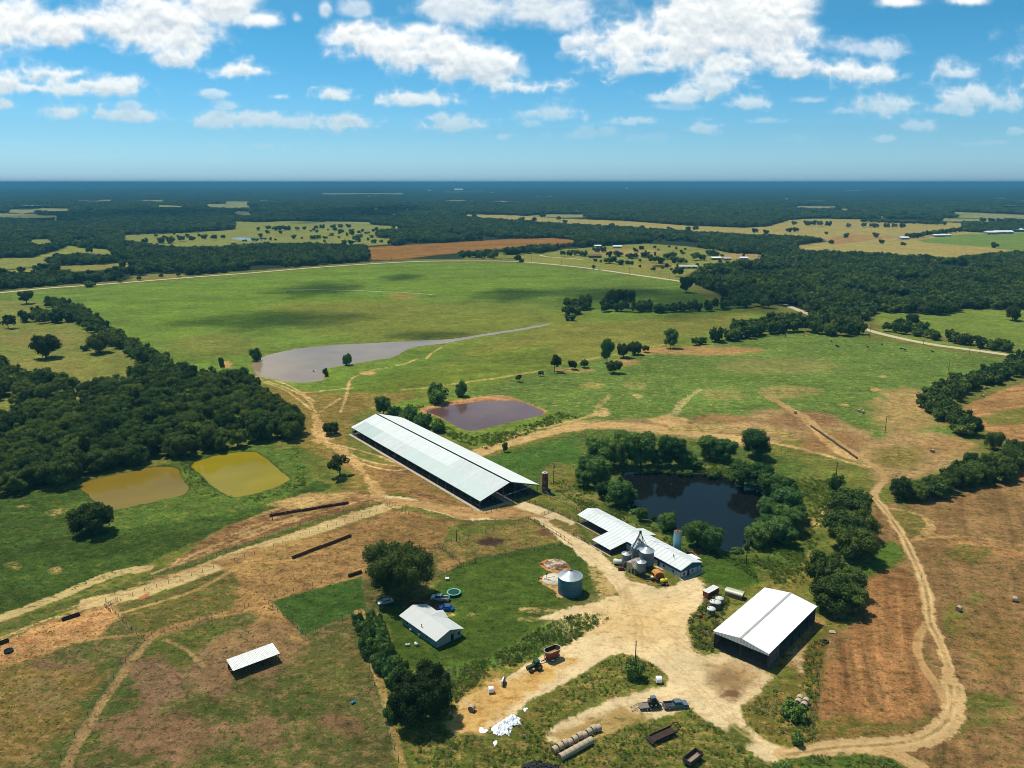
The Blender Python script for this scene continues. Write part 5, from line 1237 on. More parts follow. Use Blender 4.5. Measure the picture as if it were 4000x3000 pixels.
def gn_stuff(name, pts, variants, label, cat, kind='stuff'):
    """points (x,y,z,rot,sx,sz,variant) -> one object that carries a leaf crown on every point"""
    A_ = np.array(pts, float)
    me = bpy.data.meshes.new(name)
    me.vertices.add(len(A_)); me.vertices.foreach_set('co', A_[:, :3].astype(np.float32).ravel())
    rot = me.attributes.new('rot', 'FLOAT_VECTOR', 'POINT'); rot.data.foreach_set('vector', np.c_[np.zeros(len(A_)), np.zeros(len(A_)), A_[:, 3]].astype(np.float32).ravel())
    sc = me.attributes.new('scl', 'FLOAT_VECTOR', 'POINT'); sc.data.foreach_set('vector', np.c_[A_[:, 4], A_[:, 4], A_[:, 5]].astype(np.float32).ravel())
    va = me.attributes.new('variant', 'INT', 'POINT'); va.data.foreach_set('value', A_[:, 6].astype(np.int32))
    o = bpy.data.objects.new(name, me); C.objects.link(o)
    ng = bpy.data.node_groups.new(name, 'GeometryNodeTree')
    ng.interface.new_socket('Geometry', in_out='INPUT', socket_type='NodeSocketGeometry')
    ng.interface.new_socket('Geometry', in_out='OUTPUT', socket_type='NodeSocketGeometry')
    N, L = ng.nodes, ng.links
    gi, go = N.new('NodeGroupInput'), N.new('NodeGroupOutput'); jn = N.new('GeometryNodeJoinGeometry')
    def named(n, t): a = N.new('GeometryNodeInputNamedAttribute'); a.data_type = t; a.inputs['Name'].default_value = n; return a
    r_, s_, v_ = named('rot', 'FLOAT_VECTOR'), named('scl', 'FLOAT_VECTOR'), named('variant', 'INT')
    for i, vme in enumerate(variants):
        src = bpy.data.objects.new(name + '_leaf_source', vme)      # mesh holder, not in the scene
        oi = N.new('GeometryNodeObjectInfo'); oi.inputs['Object'].default_value = src; oi.inputs['As Instance'].default_value = True
        ip = N.new('GeometryNodeInstanceOnPoints')
        cp = N.new('FunctionNodeCompare'); cp.data_type = 'INT'; cp.operation = 'EQUAL'; cp.inputs[3].default_value = i
        L.new(v_.outputs['Attribute'], cp.inputs[2])
        L.new(gi.outputs[0], ip.inputs['Points']); L.new(cp.outputs[0], ip.inputs['Selection']); L.new(oi.outputs['Geometry'], ip.inputs['Instance'])
        L.new(r_.outputs['Attribute'], ip.inputs['Rotation']); L.new(s_.outputs['Attribute'], ip.inputs['Scale'])
        L.new(ip.outputs[0], jn.inputs[0])
    L.new(jn.outputs[0], go.inputs[0])
    md = o.modifiers.new('scatter', 'NODES'); md.node_group = ng
    return tag(o, label, cat, None, kind)

pts = []
for _, (x, y, r_, h_, k, lab, grp) in rest:
    pts.append((x, y, -.1, rng.uniform(0, 6.28), r_, h_ / (.66 * 1.8), rng.randrange(4)))
gn_stuff('woodland', pts, CR['far'], 'dark green woods stretching away beyond the road', 'woodland')

# ---- farthest canopy: a closed roof of crowns out to the horizon, open over the clearings
def canopy():
    rs = [4500.0]
    while rs[-1] < 52000: rs.append(rs[-1] * (1.012 if rs[-1] < 9000 else 1.02))
    rs = np.array(rs); ph = np.radians(np.arange(-41, 41.01, 0.11))
    Rg, Pg = np.meshgrid(rs, ph, indexing='ij'); X, Y = Rg * np.sin(Pg), Rg * np.cos(Pg)
    cell = Rg * .0022
    Z = 8 + 5 * vnoise(Pg * 500, np.log(Rg) * 90, 3) + 14 * (fbm(X / 2500, Y / 2500, 15, 3) - .4) * np.clip((Rg - 4500) / 5000, 0, 1)
    Z = np.maximum(Z, 5)
    ok = np.ones(X.size, bool).reshape(X.shape)
    for P in CLEAR: ok &= ~inside_poly(X, Y, P)
    Z = np.where(ok, Z, -3)
    nr, npz = X.shape; idx = np.arange(nr * npz).reshape(nr, npz)
    q = np.stack([idx[:-1, :-1], idx[:-1, 1:], idx[1:, 1:], idx[1:, :-1]], -1).reshape(-1, 4)[:, ::-1]
    me = bpy.data.meshes.new('far_woodland'); me.from_pydata(np.stack([X, Y, Z], -1).reshape(-1, 3).tolist(), [], q.tolist())
    m, nt, N, L, P_ = node_mat('far_canopy')
    tc = N.new('ShaderNodeTexCoord'); nz = N.new('ShaderNodeTexNoise'); nz.inputs['Scale'].default_value = .0045; nz.inputs['Detail'].default_value = 9; nz.inputs['Roughness'].default_value = .75
    L.new(tc.outputs['Object'], nz.inputs['Vector'])
    mr = N.new('ShaderNodeMapRange'); mr.inputs['From Min'].default_value = .3; mr.inputs['From Max'].default_value = .7; L.new(nz.outputs['Fac'], mr.inputs['Value'])
    mx = N.new('ShaderNodeMix'); mx.data_type = 'RGBA'; mx.inputs['A'].default_value = (0.010, 0.020, 0.010, 1); mx.inputs['B'].default_value = (0.032, 0.050, 0.020, 1)
    L.new(mr.outputs[0], mx.inputs['Factor']); L.new(mx.outputs['Result'], P_.inputs['Base Color']); P_.inputs['Roughness'].default_value = 1; P_.inputs['Specular IOR Level'].default_value = 0
    me.materials.append(m)
    o = bpy.data.objects.new('far_woodland', me); C.objects.link(o)
    tag(o, 'unbroken blue-green forest running to the horizon', 'woodland', None, 'stuff')
canopy()

# ---- weeds and rough grass
def scatter_pts(zones, kinds, seed):
    r = np.random.RandomState(seed); out = []
    for P, n_per, s0, s1, zf in zones:
        Pa = np.array(P); x0, y0 = Pa.min(0); x1, y1 = Pa.max(0)
        n = int((x1 - x0) * (y1 - y0) * n_per * 2.6)
        X = r.uniform(x0, x1, n); Y = r.uniform(y0, y1, n)
        k = inside_poly(X, Y, P) & (fbm(X / 5, Y / 5, seed, 3, .6) > r.uniform(.34, .60, n)); X, Y = X[k], Y[k]
        S = r.uniform(s0, s1, len(X)) * .8
        for x, y, s in zip(X, Y, S): out.append((x, y, -.05, r.uniform(0, 6.28), s, s * zf * r.uniform(.7, 1.4), r.randint(0, kinds)))
    return out
Z1 = [
 (W([(960, 1445), (1060, 1420), (1140, 1372), (1220, 1332), (1300, 1324), (1318, 1336), (1250, 1378), (1150, 1425), (1060, 1455), (1000, 1500), (975, 1560), (900, 1480)]), 1.0, .35, .9, 1.5),
 (W([(1305, 1428), (1345, 1412), (1388, 1424), (1420, 1442), (1438, 1464), (1380, 1486), (1320, 1500), (1240, 1535), (1170, 1540), (1220, 1480), (1260, 1458)]), .5, .3, .7, 1.3),
 (W([(1484, 1345), (1500, 1325), (1530, 1290), (1560, 1285), (1575, 1300), (1545, 1372), (1540, 1410), (1500, 1400)]), .9, .4, 1.1, 1.6),
 (W([(1605, 1532), (1650, 1500), (1700, 1485), (1755, 1470), (1765, 1600), (1700, 1610), (1660, 1600), (1620, 1570)]), .5, .3, .8, 1.3),
 (W([(1450, 1560), (1490, 1537), (1520, 1556), (1570, 1590), (1620, 1630), (1670, 1660), (1620, 1760), (1000, 1760), (880, 1620), (900, 1560), (980, 1590), (1060, 1590), (1150, 1525), (1200, 1540), (1180, 1600), (1200, 1620), (1300, 1592), (1370, 1566)]), .45, .3, .8, 1.3),
 (W([(1700, 1640), (1760, 1632), (1850, 1632), (1930, 1642), (1980, 1690), (1900, 1760), (1650, 1760), (1650, 1665)]), .6, .3, .8, 1.3),
 (W([(1240, 1085), (1330, 1090), (1380, 1125), (1460, 1160), (1500, 1200), (1480, 1200), (1420, 1165), (1330, 1140), (1280, 1120)]), 1.3, .4, .9, 1.3),
 (W([(1550, 1200), (1640, 1190), (1720, 1180), (1750, 1220), (1740, 1260), (1640, 1262), (1600, 1230)]), .9, .4, 1.0, 1.3),
 (W([(1180, 1040), (1260, 1040), (1300, 1085), (1250, 1090), (1200, 1060)]), .6, .3, .8, 1.3),
 (W([(1690, 1030), (1830, 1040), (1800, 1100), (1760, 1200), (1735, 1180), (1740, 1100)]), .6, .5, 1.2, 1.2),
 (W([(1480, 1010), (1520, 990), (1600, 1010), (1590, 1040), (1540, 1025)]), .6, .5, 1.1, 1.3),
 (W([(860, 890), (930, 870), (905, 885), (960, 920), (1020, 945), (1150, 915), (1200, 890), (1250, 903), (1180, 922), (1050, 970), (990, 955), (900, 905)]), .35, .6, 1.3, 1.1),
 (W([(640, 970), (660, 1010), (660, 1050), (560, 1085), (500, 1085), (620, 1045), (640, 1030)]), .35, .4, .9, 1.1),
 (W([(390, 1000), (420, 985), (415, 1010), (460, 1055), (480, 1075), (430, 1070), (405, 1040)]), .4, .4, .9, 1.1),
 (W([(1740, 1400), (1770, 1380), (1785, 1392), (1768, 1470), (1765, 1600), (1742, 1600), (1738, 1480)]), .6, .3, .8, 1.3),
]
gn_stuff('weeds', scatter_pts(Z1, 3, 31), CR['weed'], 'tall green weeds along the banks, verges and yard edges', 'weeds')
Z2 = [(P, d * .55, a, b, z) for P, d, a, b, z in Z1[:6]] + [(W([(960, 1130), (1060, 1115), (1160, 1118), (1230, 1170), (1000, 1215), (950, 1180)]), .12, .25, .6, 1)]
gn_stuff('dry_grass', scatter_pts(Z2, 2, 57), CR['dry'], 'bleached dry grass tufts among the weeds', 'grass')
# low tufts over the rough pastures
Z3 = [
 (W([(-40, 1080), (200, 1060), (420, 990), (640, 975), (650, 1040), (560, 1105), (330, 1215), (0, 1330), (-40, 1340)]), .22, .25, .7, .55),
 (W([(-40, 1400), (180, 1320), (330, 1290), (600, 1190), (850, 1105), (980, 1130), (950, 1190), (780, 1250), (660, 1370), (780, 1330), (800, 1400), (870, 1659), (880, 1720), (-40, 1720)]), .22, .2, .55, .55),
 (W([(1005, 1000), (1246, 940), (1330, 930), (1500, 955), (1700, 985), (1830, 1040), (1800, 1180), (1740, 1280), (1640, 1262), (1500, 1220), (1420, 1150), (1250, 1090), (1120, 1050)]), .20, .25, .7, .55),
 (W([(1900, 1100), (2212, 1040), (2240, 1720), (1940, 1660), (2060, 1540), (2060, 1440), (2010, 1330), (1960, 1180)]), .06, .2, .5, .5),
 (W([(1780, 1400), (1860, 1330), (1880, 1250), (1970, 1230), (2000, 1340), (1970, 1420), (2020, 1500), (1990, 1580), (1780, 1600)]), .05, .2, .5, .5),
]
def near_road(pt): return False
gp = [q for q in scatter_pts(Z3, 3, 91)]
gx = np.array([q[0] for q in gp]); gy = np.array([q[1] for q in gp])
for n_ in PONDS: 
    k_ = inside_poly(gx, gy, PONDS[n_][0]); gp = [q for q, b in zip(gp, k_) if not b]; gx, gy = gx[~k_], gy[~k_]
gn_stuff('grass_tufts', gp, CR['weed'], 'low green grass tufts over the rough pastures and paddocks', 'grass')
Z4 = [(P, d * .7, a, b, z) for P, d, a, b, z in Z3[1:]]
sp_ = scatter_pts(Z4, 2, 93); sx_ = np.array([q[0] for q in sp_]); sy_ = np.array([q[1] for q in sp_]); kk = np.zeros(len(sp_), bool)
for n_ in PONDS: kk |= inside_poly(sx_, sy_, PONDS[n_][0])
gn_stuff('straw_tufts', [q for q, b in zip(sp_, kk) if not b], CR['dry'], 'low bleached straw tufts over the trodden paddocks and stubble', 'grass')
# ------------------------------------------------------------------ buildings
PX = lambda ox, oy, s: (lambda x, y: (ox + x / s, oy + y / s))
zP = PX(2240, 1960, 4.254); zB = PX(1340, 1580, 2.765); zH = PX(1500, 2280, 6.144); zS = PX(2700, 2230, 4.148); zF = PX(860, 2480, 4.762)

def frame(a, b):
    a, b = Vector(a[:2]), Vector(b[:2]); d = b - a
    return a, math.atan2(d.y, d.x), d.length

def slab(mb, a, b, c, d, t=.12, mi=0):
    """flat sheet through four corners with thickness t below"""
    mb.hexa([(p[0], p[1], p[2] - t) for p in (a, b, c, d)], [tuple(p) for p in (a, b, c, d)], mi)

# ---- the long open cattle barn
def long_barn():
    h = 3.7
    A0, B0, C0 = G(1372.5, 1669.7, h), G(1872.4, 1956.1, h), G(2106, 1892.8, h)
    a, rz, L_ = frame(A0, B0); Wd = (C0 - B0).length
    o = thing('cattle_barn', (a.x, a.y, 0), rz, 'very long open-sided cattle barn with a pale metal roof split by a dark ridge gap', 'barn')
    zr = 8.3; m = Wd / 2; g = .5; zg = zr - g * (zr - h) / m
    def pt(x, t): return (x, t * (m - g), h + t * (zg - h))
    mb = MB(); e = .5
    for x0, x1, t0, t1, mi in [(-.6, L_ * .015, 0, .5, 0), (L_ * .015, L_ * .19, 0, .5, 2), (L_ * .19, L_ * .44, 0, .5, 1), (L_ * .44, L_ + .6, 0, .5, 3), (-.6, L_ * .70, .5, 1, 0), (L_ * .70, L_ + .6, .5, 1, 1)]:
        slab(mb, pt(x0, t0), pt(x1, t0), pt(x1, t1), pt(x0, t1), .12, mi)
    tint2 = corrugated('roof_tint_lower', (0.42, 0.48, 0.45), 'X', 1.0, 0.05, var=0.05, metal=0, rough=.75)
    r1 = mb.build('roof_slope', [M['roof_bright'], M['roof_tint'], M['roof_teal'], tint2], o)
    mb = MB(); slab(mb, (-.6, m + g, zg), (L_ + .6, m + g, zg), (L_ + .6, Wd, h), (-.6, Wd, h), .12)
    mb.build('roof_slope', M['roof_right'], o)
    mb = MB()
    for y in (.02, Wd - .02): mb.beam((-.6, y, h - .28), (L_ + .6, y, h - .28), .14, .26)
    for x in np.linspace(-.4, L_ + .4, 20):
        mb.beam((x, .1, h - .3), (x, m, zr - .45), .12, .3); mb.beam((x, Wd - .1, h - .3), (x, m, zr - .45), .12, .3)
    mb.build('roof_frame', M['dark_steel'], o)
    n = 19
    for y in (.35, Wd - .35):
        for x in np.linspace(.2, L_ - .2, n): MB().tube((x, y, 0), (x, y, h - .3), .10, n=6).build('post', M['steel'], o)
    for x in (L_ - .3, L_ * .75, L_ * .5, L_ * .25):
        for y in (Wd * .40, Wd * .60): MB().tube((x, y, 0), (x, y, h + (zr - h) * .78), .11, n=6).build('post', M['steel'], o)
    mb = MB(); mb.tube((L_ - .3, Wd * .40, 2.7), (L_ - .3, Wd * .85, 3.4), .09); mb.tube((L_ - .3, Wd * .40, 2.6), (L_ - 8, Wd * .40, 2.6), .05); mb.build('cross_pipe', M['galv_roof'], o)
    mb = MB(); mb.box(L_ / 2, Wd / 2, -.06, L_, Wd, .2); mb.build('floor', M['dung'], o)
    mb = MB()
    for z in (.55, 1.0, 1.4):
        mb.tube((0, .5, z), (L_, .5, z), .045, n=5); mb.tube((0, Wd - .5, z), (L_, Wd - .5, z), .045, n=5)
    mb.build('side_rail', M['rail'], o)
    mb = MB()
    for y in (4.6, 9.5, Wd - 9.5, Wd - 4.6):
        for x in np.arange(2, L_ - 1, 1.25): mb.box(x, y, .62, .07, 1.9, 1.1)
    mb.build('stall_divider', M['dark_steel'], o)
    mb = MB(); mb.box(L_ / 2, -.75, .06, L_ + 2, 1.3, .16); mb.build('curb', M['concrete'], o)
    mb = MB(); mb.box(L_ * .5 + 1.5, Wd * .45, .06, L_ + 5, 2.2, .09); mb.box(L_ + 1.2, Wd * .22, .02, 2.4, Wd * .42, .12); mb.build('feed_alley', M['concrete'], o)
    mb = MB(); mb.beam((-.3, 1, 1), (-.3, 5, 1), .06, 1.3); mb.beam((2, .2, .7), (6, .2, .7), .06, 1.0); mb.build('gate', mat('blue_gate', (0.03, 0.10, 0.2), .6), o)
    return o, L_, Wd
BARN, BL, BW = long_barn()

# ---- cattle
def cow_mesh():
    me = bpy.data.meshes.new('cow'); v = []; e = []; r = []
    def add(p, rad, par=None):
        v.append(p); r.append(rad)
        if par is not None: e.append((par, len(v) - 1))
        return len(v) - 1
    hip = add((-.62, 0, 1.05), (.33, .34)); mid = add((0, 0, 1.0), (.37, .42), hip); sh = add((.62, 0, 1.06), (.30, .36), mid)
    nk = add((.95, 0, 1.22), (.17, .2), sh); hd = add((1.22, 0, 1.25), (.13, .14), nk); mz = add((1.52, 0, 1.05), (.08, .085), hd)
    for s in (-1, 1): add((1.2, s * .22, 1.32), (.04, .05), hd)
    for s in (-1, 1):
        a = add((-.68, s * .18, .78), (.15, .12), hip); b = add((-.78, s * .18, .42), (.07, .07), a); add((-.70, s * .18, .03), (.06, .06), b)
        a = add((.60, s * .17, .72), (.11, .10), sh); b = add((.62, s * .17, .38), (.065, .065), a); add((.60, s * .17, .03), (.06, .06), b)
    ub = add((-.38, 0, .66), (.14, .16), mid)
    t1 = add((-1.0, 0, 1.12), (.05, .05), hip); add((-1.1, 0, .55), (.03, .03), t1)
    me.from_pydata(v, e, [])
    o = bpy.data.objects.new('cow_tmp', me); C.objects.link(o)
    md = o.modifiers.new('s', 'SKIN'); sk = me.skin_vertices[0].data if me.skin_vertices else None
    if sk is None:
        import bmesh
        bm = bmesh.new(); bm.from_mesh(me); bm.verts.layers.skin.verify(); bm.to_mesh(me); bm.free(); sk = me.skin_vertices[0].data
    for i, q in enumerate(r): sk[i].radius = q
    sk[0].use_root = True
    o.modifiers.new('u', 'SUBSURF').render_levels = 1; o.modifiers['u'].levels = 1
    dg = bpy.context.evaluated_depsgraph_get(); m2 = bpy.data.meshes.new_from_object(o.evaluated_get(dg)); m2.name = 'cow'
    bpy.data.objects.remove(o); m2.materials.clear(); m2.polygons.foreach_set('use_smooth', [True] * len(m2.polygons)); return m2
COW = cow_mesh(); COWB = COW.copy(); COW.materials.append(M['cow_hide']); COWB.materials.append(M['cow_black'])
def cow(x, y, rz, label, group, black=False, z=.05, s=1.0):
    o = bpy.data.objects.new('cow', COWB if black else COW); C.objects.link(o); o.location = (x, y, z); o.rotation_euler = (0, 0, rz); o.scale = (s, s, s)
    return tag(o, label, 'cow', group)
bm_ = BARN.matrix_basis if False else Matrix.Translation(BARN.location) @ Matrix.Rotation(BARN.rotation_euler[2], 4, 'Z')
for i, (bx, by) in enumerate([(-3.5, 3), (-4.5, 5.5), (-7, 7.0), (-8.5, 8.2), (-3.0, 8.4), (-5.5, 9.6), (-2.2, 1.4), (-9.5, 5.2), (-6.0, 3.8), (-11, 9.4)]):
    p = bm_ @ Vector((BL + bx, by, 0)); cow(p.x, p.y, rng.uniform(0, 6.28), 'black and white cow standing in the near left corner of the long barn', 'cows in the near end of the barn')
p = bm_ @ Vector((BL - 4, BW * .72, 0)); cow(p.x, p.y, 2.4, 'white-patched cow alone on the right side of the open barn end', None)
for bx in (.335, .345, .372, .38): 
    p = bm_ @ Vector((BL * bx, 1.6, 0)); cow(p.x, p.y, rng.uniform(0, 6.28), 'black and white cow at the left side rail halfway along the long barn', 'cows at the barn side rail')
for i, (zx, zy) in enumerate([(150, 30), (310, 25), (545, 75), (590, 115), (605, 125), (860, 125), (985, 105), (1150, 140), (1180, 148), (1418, 165)]):
    p = G(3000 + zx / 2.212, 1300 + zy / 2.212 + 3); cow(p.x, p.y, rng.uniform(0, 6.28), 'black cow grazing in the upper right pasture below the tree belt', 'black cows in the right pasture', True, 0, 1.15)

# ---- milking parlour: long gable building, open far half, side wings
def window(mb_o, x, y, z, w, h, ax, side, parent):
    """framed window; ax 'x': lies in a wall that runs along x, facing -y*side"""
    f = MB(); g = MB(); t = .06
    if ax == 'x':
        f.box(x, y, z, w + .16, t, h + .16); g.box(x, y - side * .03, z, w, t, h)
    else:
        f.box(x, y, z, t, w + .16, h + .16); g.box(x + side * .03, y, z, t, w, h)
    fo = f.build('window', M['paint_white'], parent); g.build('pane', M['glass'], fo)
def door(x, y, z0, w, h, ax, side, parent, m='black'):
    d = MB(); t = .08
    if ax == 'x': d.box(x, y, z0 + h / 2, w, t, h)
    else: d.box(x, y, z0 + h / 2, t, w, h)
    do = d.build('door', M[m], parent)
    k = MB(); 
    if ax == 'x': k.box(x + w * .35, y - side * .07, z0 + 1.0, .12, .08, .06)
    else: k.box(x + side * .07, y + w * .35, z0 + 1.0, .08, .12, .06)
    k.build('handle', M['galv_roof'], do)

def parlour():
    h = 3.0
    N0, LW = G(*zP(1770, 1135), h), G(*zP(65, 215), h); R0 = G(*zP(2130, 995), h)
    a, rz, L_ = frame(N0, LW); Wd = 10.0
    rz_ = rz            # x runs away from the near gable; the far side lies at -y
    o = thing('milking_parlour', (a.x, a.y, 0), rz_, 'long white milking parlour with a blue band, ribbed white roof and open far half', 'dairy building')
    zr = h + 1.45; m = Wd / 2; e = .45
    mb = MB()
    slab(mb, (-.5, e * 0, h), (L_, 0, h), (L_, -m, zr), (-.5, -m, zr), .12); slab(mb, (-.5, -m, zr), (L_, -m, zr), (L_, -Wd, h), (-.5, -Wd, h), .12)
    mb.build('roof', M['roof_parlour'], o)
    w0 = -.28; w1 = -Wd + .28; zt = h - .13; LB = 25.5
    # walls of the closed near part
    mb = MB(); mb.box(LB / 2, w0 - .1, .95, LB, .2, 1.9); mb.box(LB / 2, w1 + .1, .95, LB, .2, 1.9); mb.box(.1, -m, .95, .2, Wd - .6, 1.9); mb.box(LB - .1, -m, 1.3, .2, Wd - 1.1, 2.6)
    mb.build('wall', M['white_wall'], o)
    mb = MB(); mb.box(LB / 2, w0 - .1, 1.9 + (zt + .05 - 1.9) / 2, LB, .21, zt + .05 - 1.9)
    mb.prism([(w0, 1.9), (w1, 1.9), (w1, h + .02), (-m, zr - .15), (w0, h + .02)], -.005, .19, axis='X')
    mb.build('blue_band', M['blue_wall'], o)
    for x, wz in ((3.0, 1.2), (7.2, 1.25)): window(None, x, w0 + .02, wz, .75, .9, 'x', -1, o)
    door(9.6, w0 + .02, .05, 1.0, 1.8, 'x', -1, o)
    for y, k in ((-1.9, 'w'), (-3.9, 'd'), (-5.7, 'w')):
        if k == 'w': window(None, -.03, y, 1.15, .75, .9, 'y', -1, o)
        else: door(-.03, y, .05, .95, 1.82, 'y', -1, o)
    mb = MB(); mb.box(-.05, -8.0, 1.1, .08, .4, 1.6); mb.build('shutter', M['house_blue'], o)
    mb = MB(); mb.box(-1.0, -m, .04, 1.7, Wd + .3, .1); mb.box(8.5, 1.0, .06, 3.2, 2.0, .2); mb.build('doorstep', M['concrete'], o)
    for x0 in (13.2, 19.3):
        mb = MB(); mb.box(x0, -m - .9, zr - .15, 4.0, .5, .35); mb.build('roof_vent', M['roof_white'], o)
    for x0, y0 in ((6.3, -3.5), (5.6, -3.0)):
        mb = MB(); mb.tube((x0, y0, h + .6), (x0, y0, h + 2.0), .09, n=6); mb.build('flue', M['steel'], o)
    mb = MB(); slab(mb, (2.4, -Wd - 2.4, h - .6), (6.6, -Wd - 2.4, h - .6), (6.6, -Wd + .1, h - .1), (2.4, -Wd + .1, h - .1), .1); mb.build('awning', M['roof_white'], o)
    # wing to the left of the open part (same roof slope carried on)
    s0, s1, dy = 24.6, 34.2, 7.6; zl = 2.0
    mb = MB(); slab(mb, (s0, dy, zl), (s1, dy, zl), (s1, .02, h - .02), (s0, .02, h - .02), .12); mb.build('wing_roof', M['roof_parlour'], o)
    mb = MB(); mb.box(s0 + .25, dy / 2, .95, .15, dy - .3, 1.75); mb.box(s0 + 4, dy - .2, .45, 8, .15, .8); mb.build('wing_wall', M['dark_wood'], o)
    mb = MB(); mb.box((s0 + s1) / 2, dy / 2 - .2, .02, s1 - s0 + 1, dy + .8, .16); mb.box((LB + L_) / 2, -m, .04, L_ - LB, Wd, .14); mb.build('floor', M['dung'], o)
    mb = MB(); mb.box((s0 + s1) / 2, dy + .5, .05, s1 - s0 + 2, .4, .22); mb.box((L_ + s1) / 2, .4, .05, L_ - s1, .35, .2); mb.build('curb', M['concrete'], o)
    # small wing on the pond side
    mb = MB(); slab(mb, (24.2, -Wd - 3.4, 2.1), (30.6, -Wd - 3.4, 2.1), (30.6, -Wd - .0, h - .04), (24.2, -Wd - .0, h - .04), .12); mb.build('wing_roof', M['roof_parlour'], o)
    for x in (24.5, 30.3): MB().tube((x, -Wd - 3.2, 0), (x, -Wd - 3.2, 2.0), .08, n=6).build('post', M['steel'], o)
    for x in np.linspace(s1 + .3, L_ - .3, 6):
        for y in (-.3, -Wd + .3): MB().tube((x, y, 0), (x, y, h - .15), .08, n=6).build('post', M['rail'], o)
    for x in np.linspace(s0 + .5, s1 - .4, 4): MB().tube((x, dy - .25, 0), (x, dy - .25, zl - .1), .08, n=6).build('post', M['rail'], o)
    mb = MB(); mb.box(L_ - 10, -m, .9, .12, Wd - 2, 1.6); mb.box(LB + 4, -Wd + 1.0, 1.0, 8, .12, 1.9)
    for z in (.5, .95, 1.35): mb.tube((s1, -.4, z), (L_ + 3, -.4, z), .04, n=5); mb.tube((s1, -Wd + .4, z), (L_, -Wd + .4, z), .04, n=5); mb.tube((s0 + 9, dy - .3, z), (s1 + 4, dy + .5, z), .04, n=5)
    mb.build('pen_rail', M['rail'], o)
    return o
parlour()

# ---- hay barn with the big white roof
def hay_barn():
    h = 5.1
    A0, B0 = G(*zS(362, 965), h), G(*zS(1270, 1340), h); D0 = G(*zS(1112, 245), h); C0 = G(*zS(1965, 540), h)
    a, rz, Wd = frame(A0, B0); L_ = ((C0 - B0).length + (D0 - A0).length) / 2
    o = thing('hay_barn', (a.x, a.y, 0), rz, 'open-fronted hay barn with a large gleaming white roof and grey ridge strip', 'barn')
    zr = h + 1.25; m = Wd / 2
    mb = MB(); slab(mb, (0, -.3, h), (m, -.3, zr), (m, L_, zr), (0, L_, h), .12); slab(mb, (m, -.3, zr), (Wd, -.3, h), (Wd, L_, h), (m, L_, zr), .12)
    mb.build('roof', corrugated('hay_barn_roof', (0.70, 0.72, 0.72), 'Y', 0.9, 0.05, var=0.03, metal=0, rough=.7), o)
    mb = MB(); slab(mb, (m - .35, -.32, zr + .0), (m, -.32, zr + .06), (m, L_ + .02, zr + .06), (m - .35, L_ + .02, zr + .0), .03); slab(mb, (m, -.32, zr + .06), (m + .35, -.32, zr + .0), (m + .35, L_ + .02, zr + .0), (m, L_ + .02, zr + .06), .03)
    mb.build('ridge_strip', mat('ridge_light_panel', (0.33, 0.33, 0.29), .6, 0, .12), o)
    mb = MB(); mb.prism([(.15, h - .75), (Wd - .15, h - .75), (Wd - .15, h - .14), (m, zr - .14), (.15, h - .14)], .0, .12, axis='Y')
    mb.build('gable_fascia', corrugated('fascia', (0.60, 0.66, 0.67), 'X', .9, .5, var=.08, metal=0), o)
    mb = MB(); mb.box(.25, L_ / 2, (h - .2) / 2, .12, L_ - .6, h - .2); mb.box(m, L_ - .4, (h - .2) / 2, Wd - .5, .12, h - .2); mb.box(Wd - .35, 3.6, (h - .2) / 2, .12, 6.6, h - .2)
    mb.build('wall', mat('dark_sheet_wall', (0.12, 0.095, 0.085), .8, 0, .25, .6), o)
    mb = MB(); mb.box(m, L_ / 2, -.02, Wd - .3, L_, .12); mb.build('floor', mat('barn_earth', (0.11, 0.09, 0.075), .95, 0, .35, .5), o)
    for y in np.linspace(.3, L_ - .3, 7):
        MB().box(Wd - .35, y, (h - .2) / 2, .22, .22, h - .2).build('post', M['dark_steel'], o)
    for x in (.35, m, Wd - .35): MB().box(x, .25, (h - .2) / 2, .22, .22, h - .2).build('post', M['dark_steel'], o)
    mb = MB()
    for y in np.linspace(.4, L_ - .4, 7):
        mb.beam((.2, y, h - .35), (m, y, zr - .4), .14, .3); mb.beam((Wd - .2, y, h - .35), (m, y, zr - .4), .14, .3)
    mb.build('roof_frame', M['dark_steel'], o)
    bx = Matrix.Translation(o.location) @ Matrix.Rotation(rz, 4, 'Z')
    return o, bx, L_, Wd
HB, HBM, HBL, HBW = hay_barn()

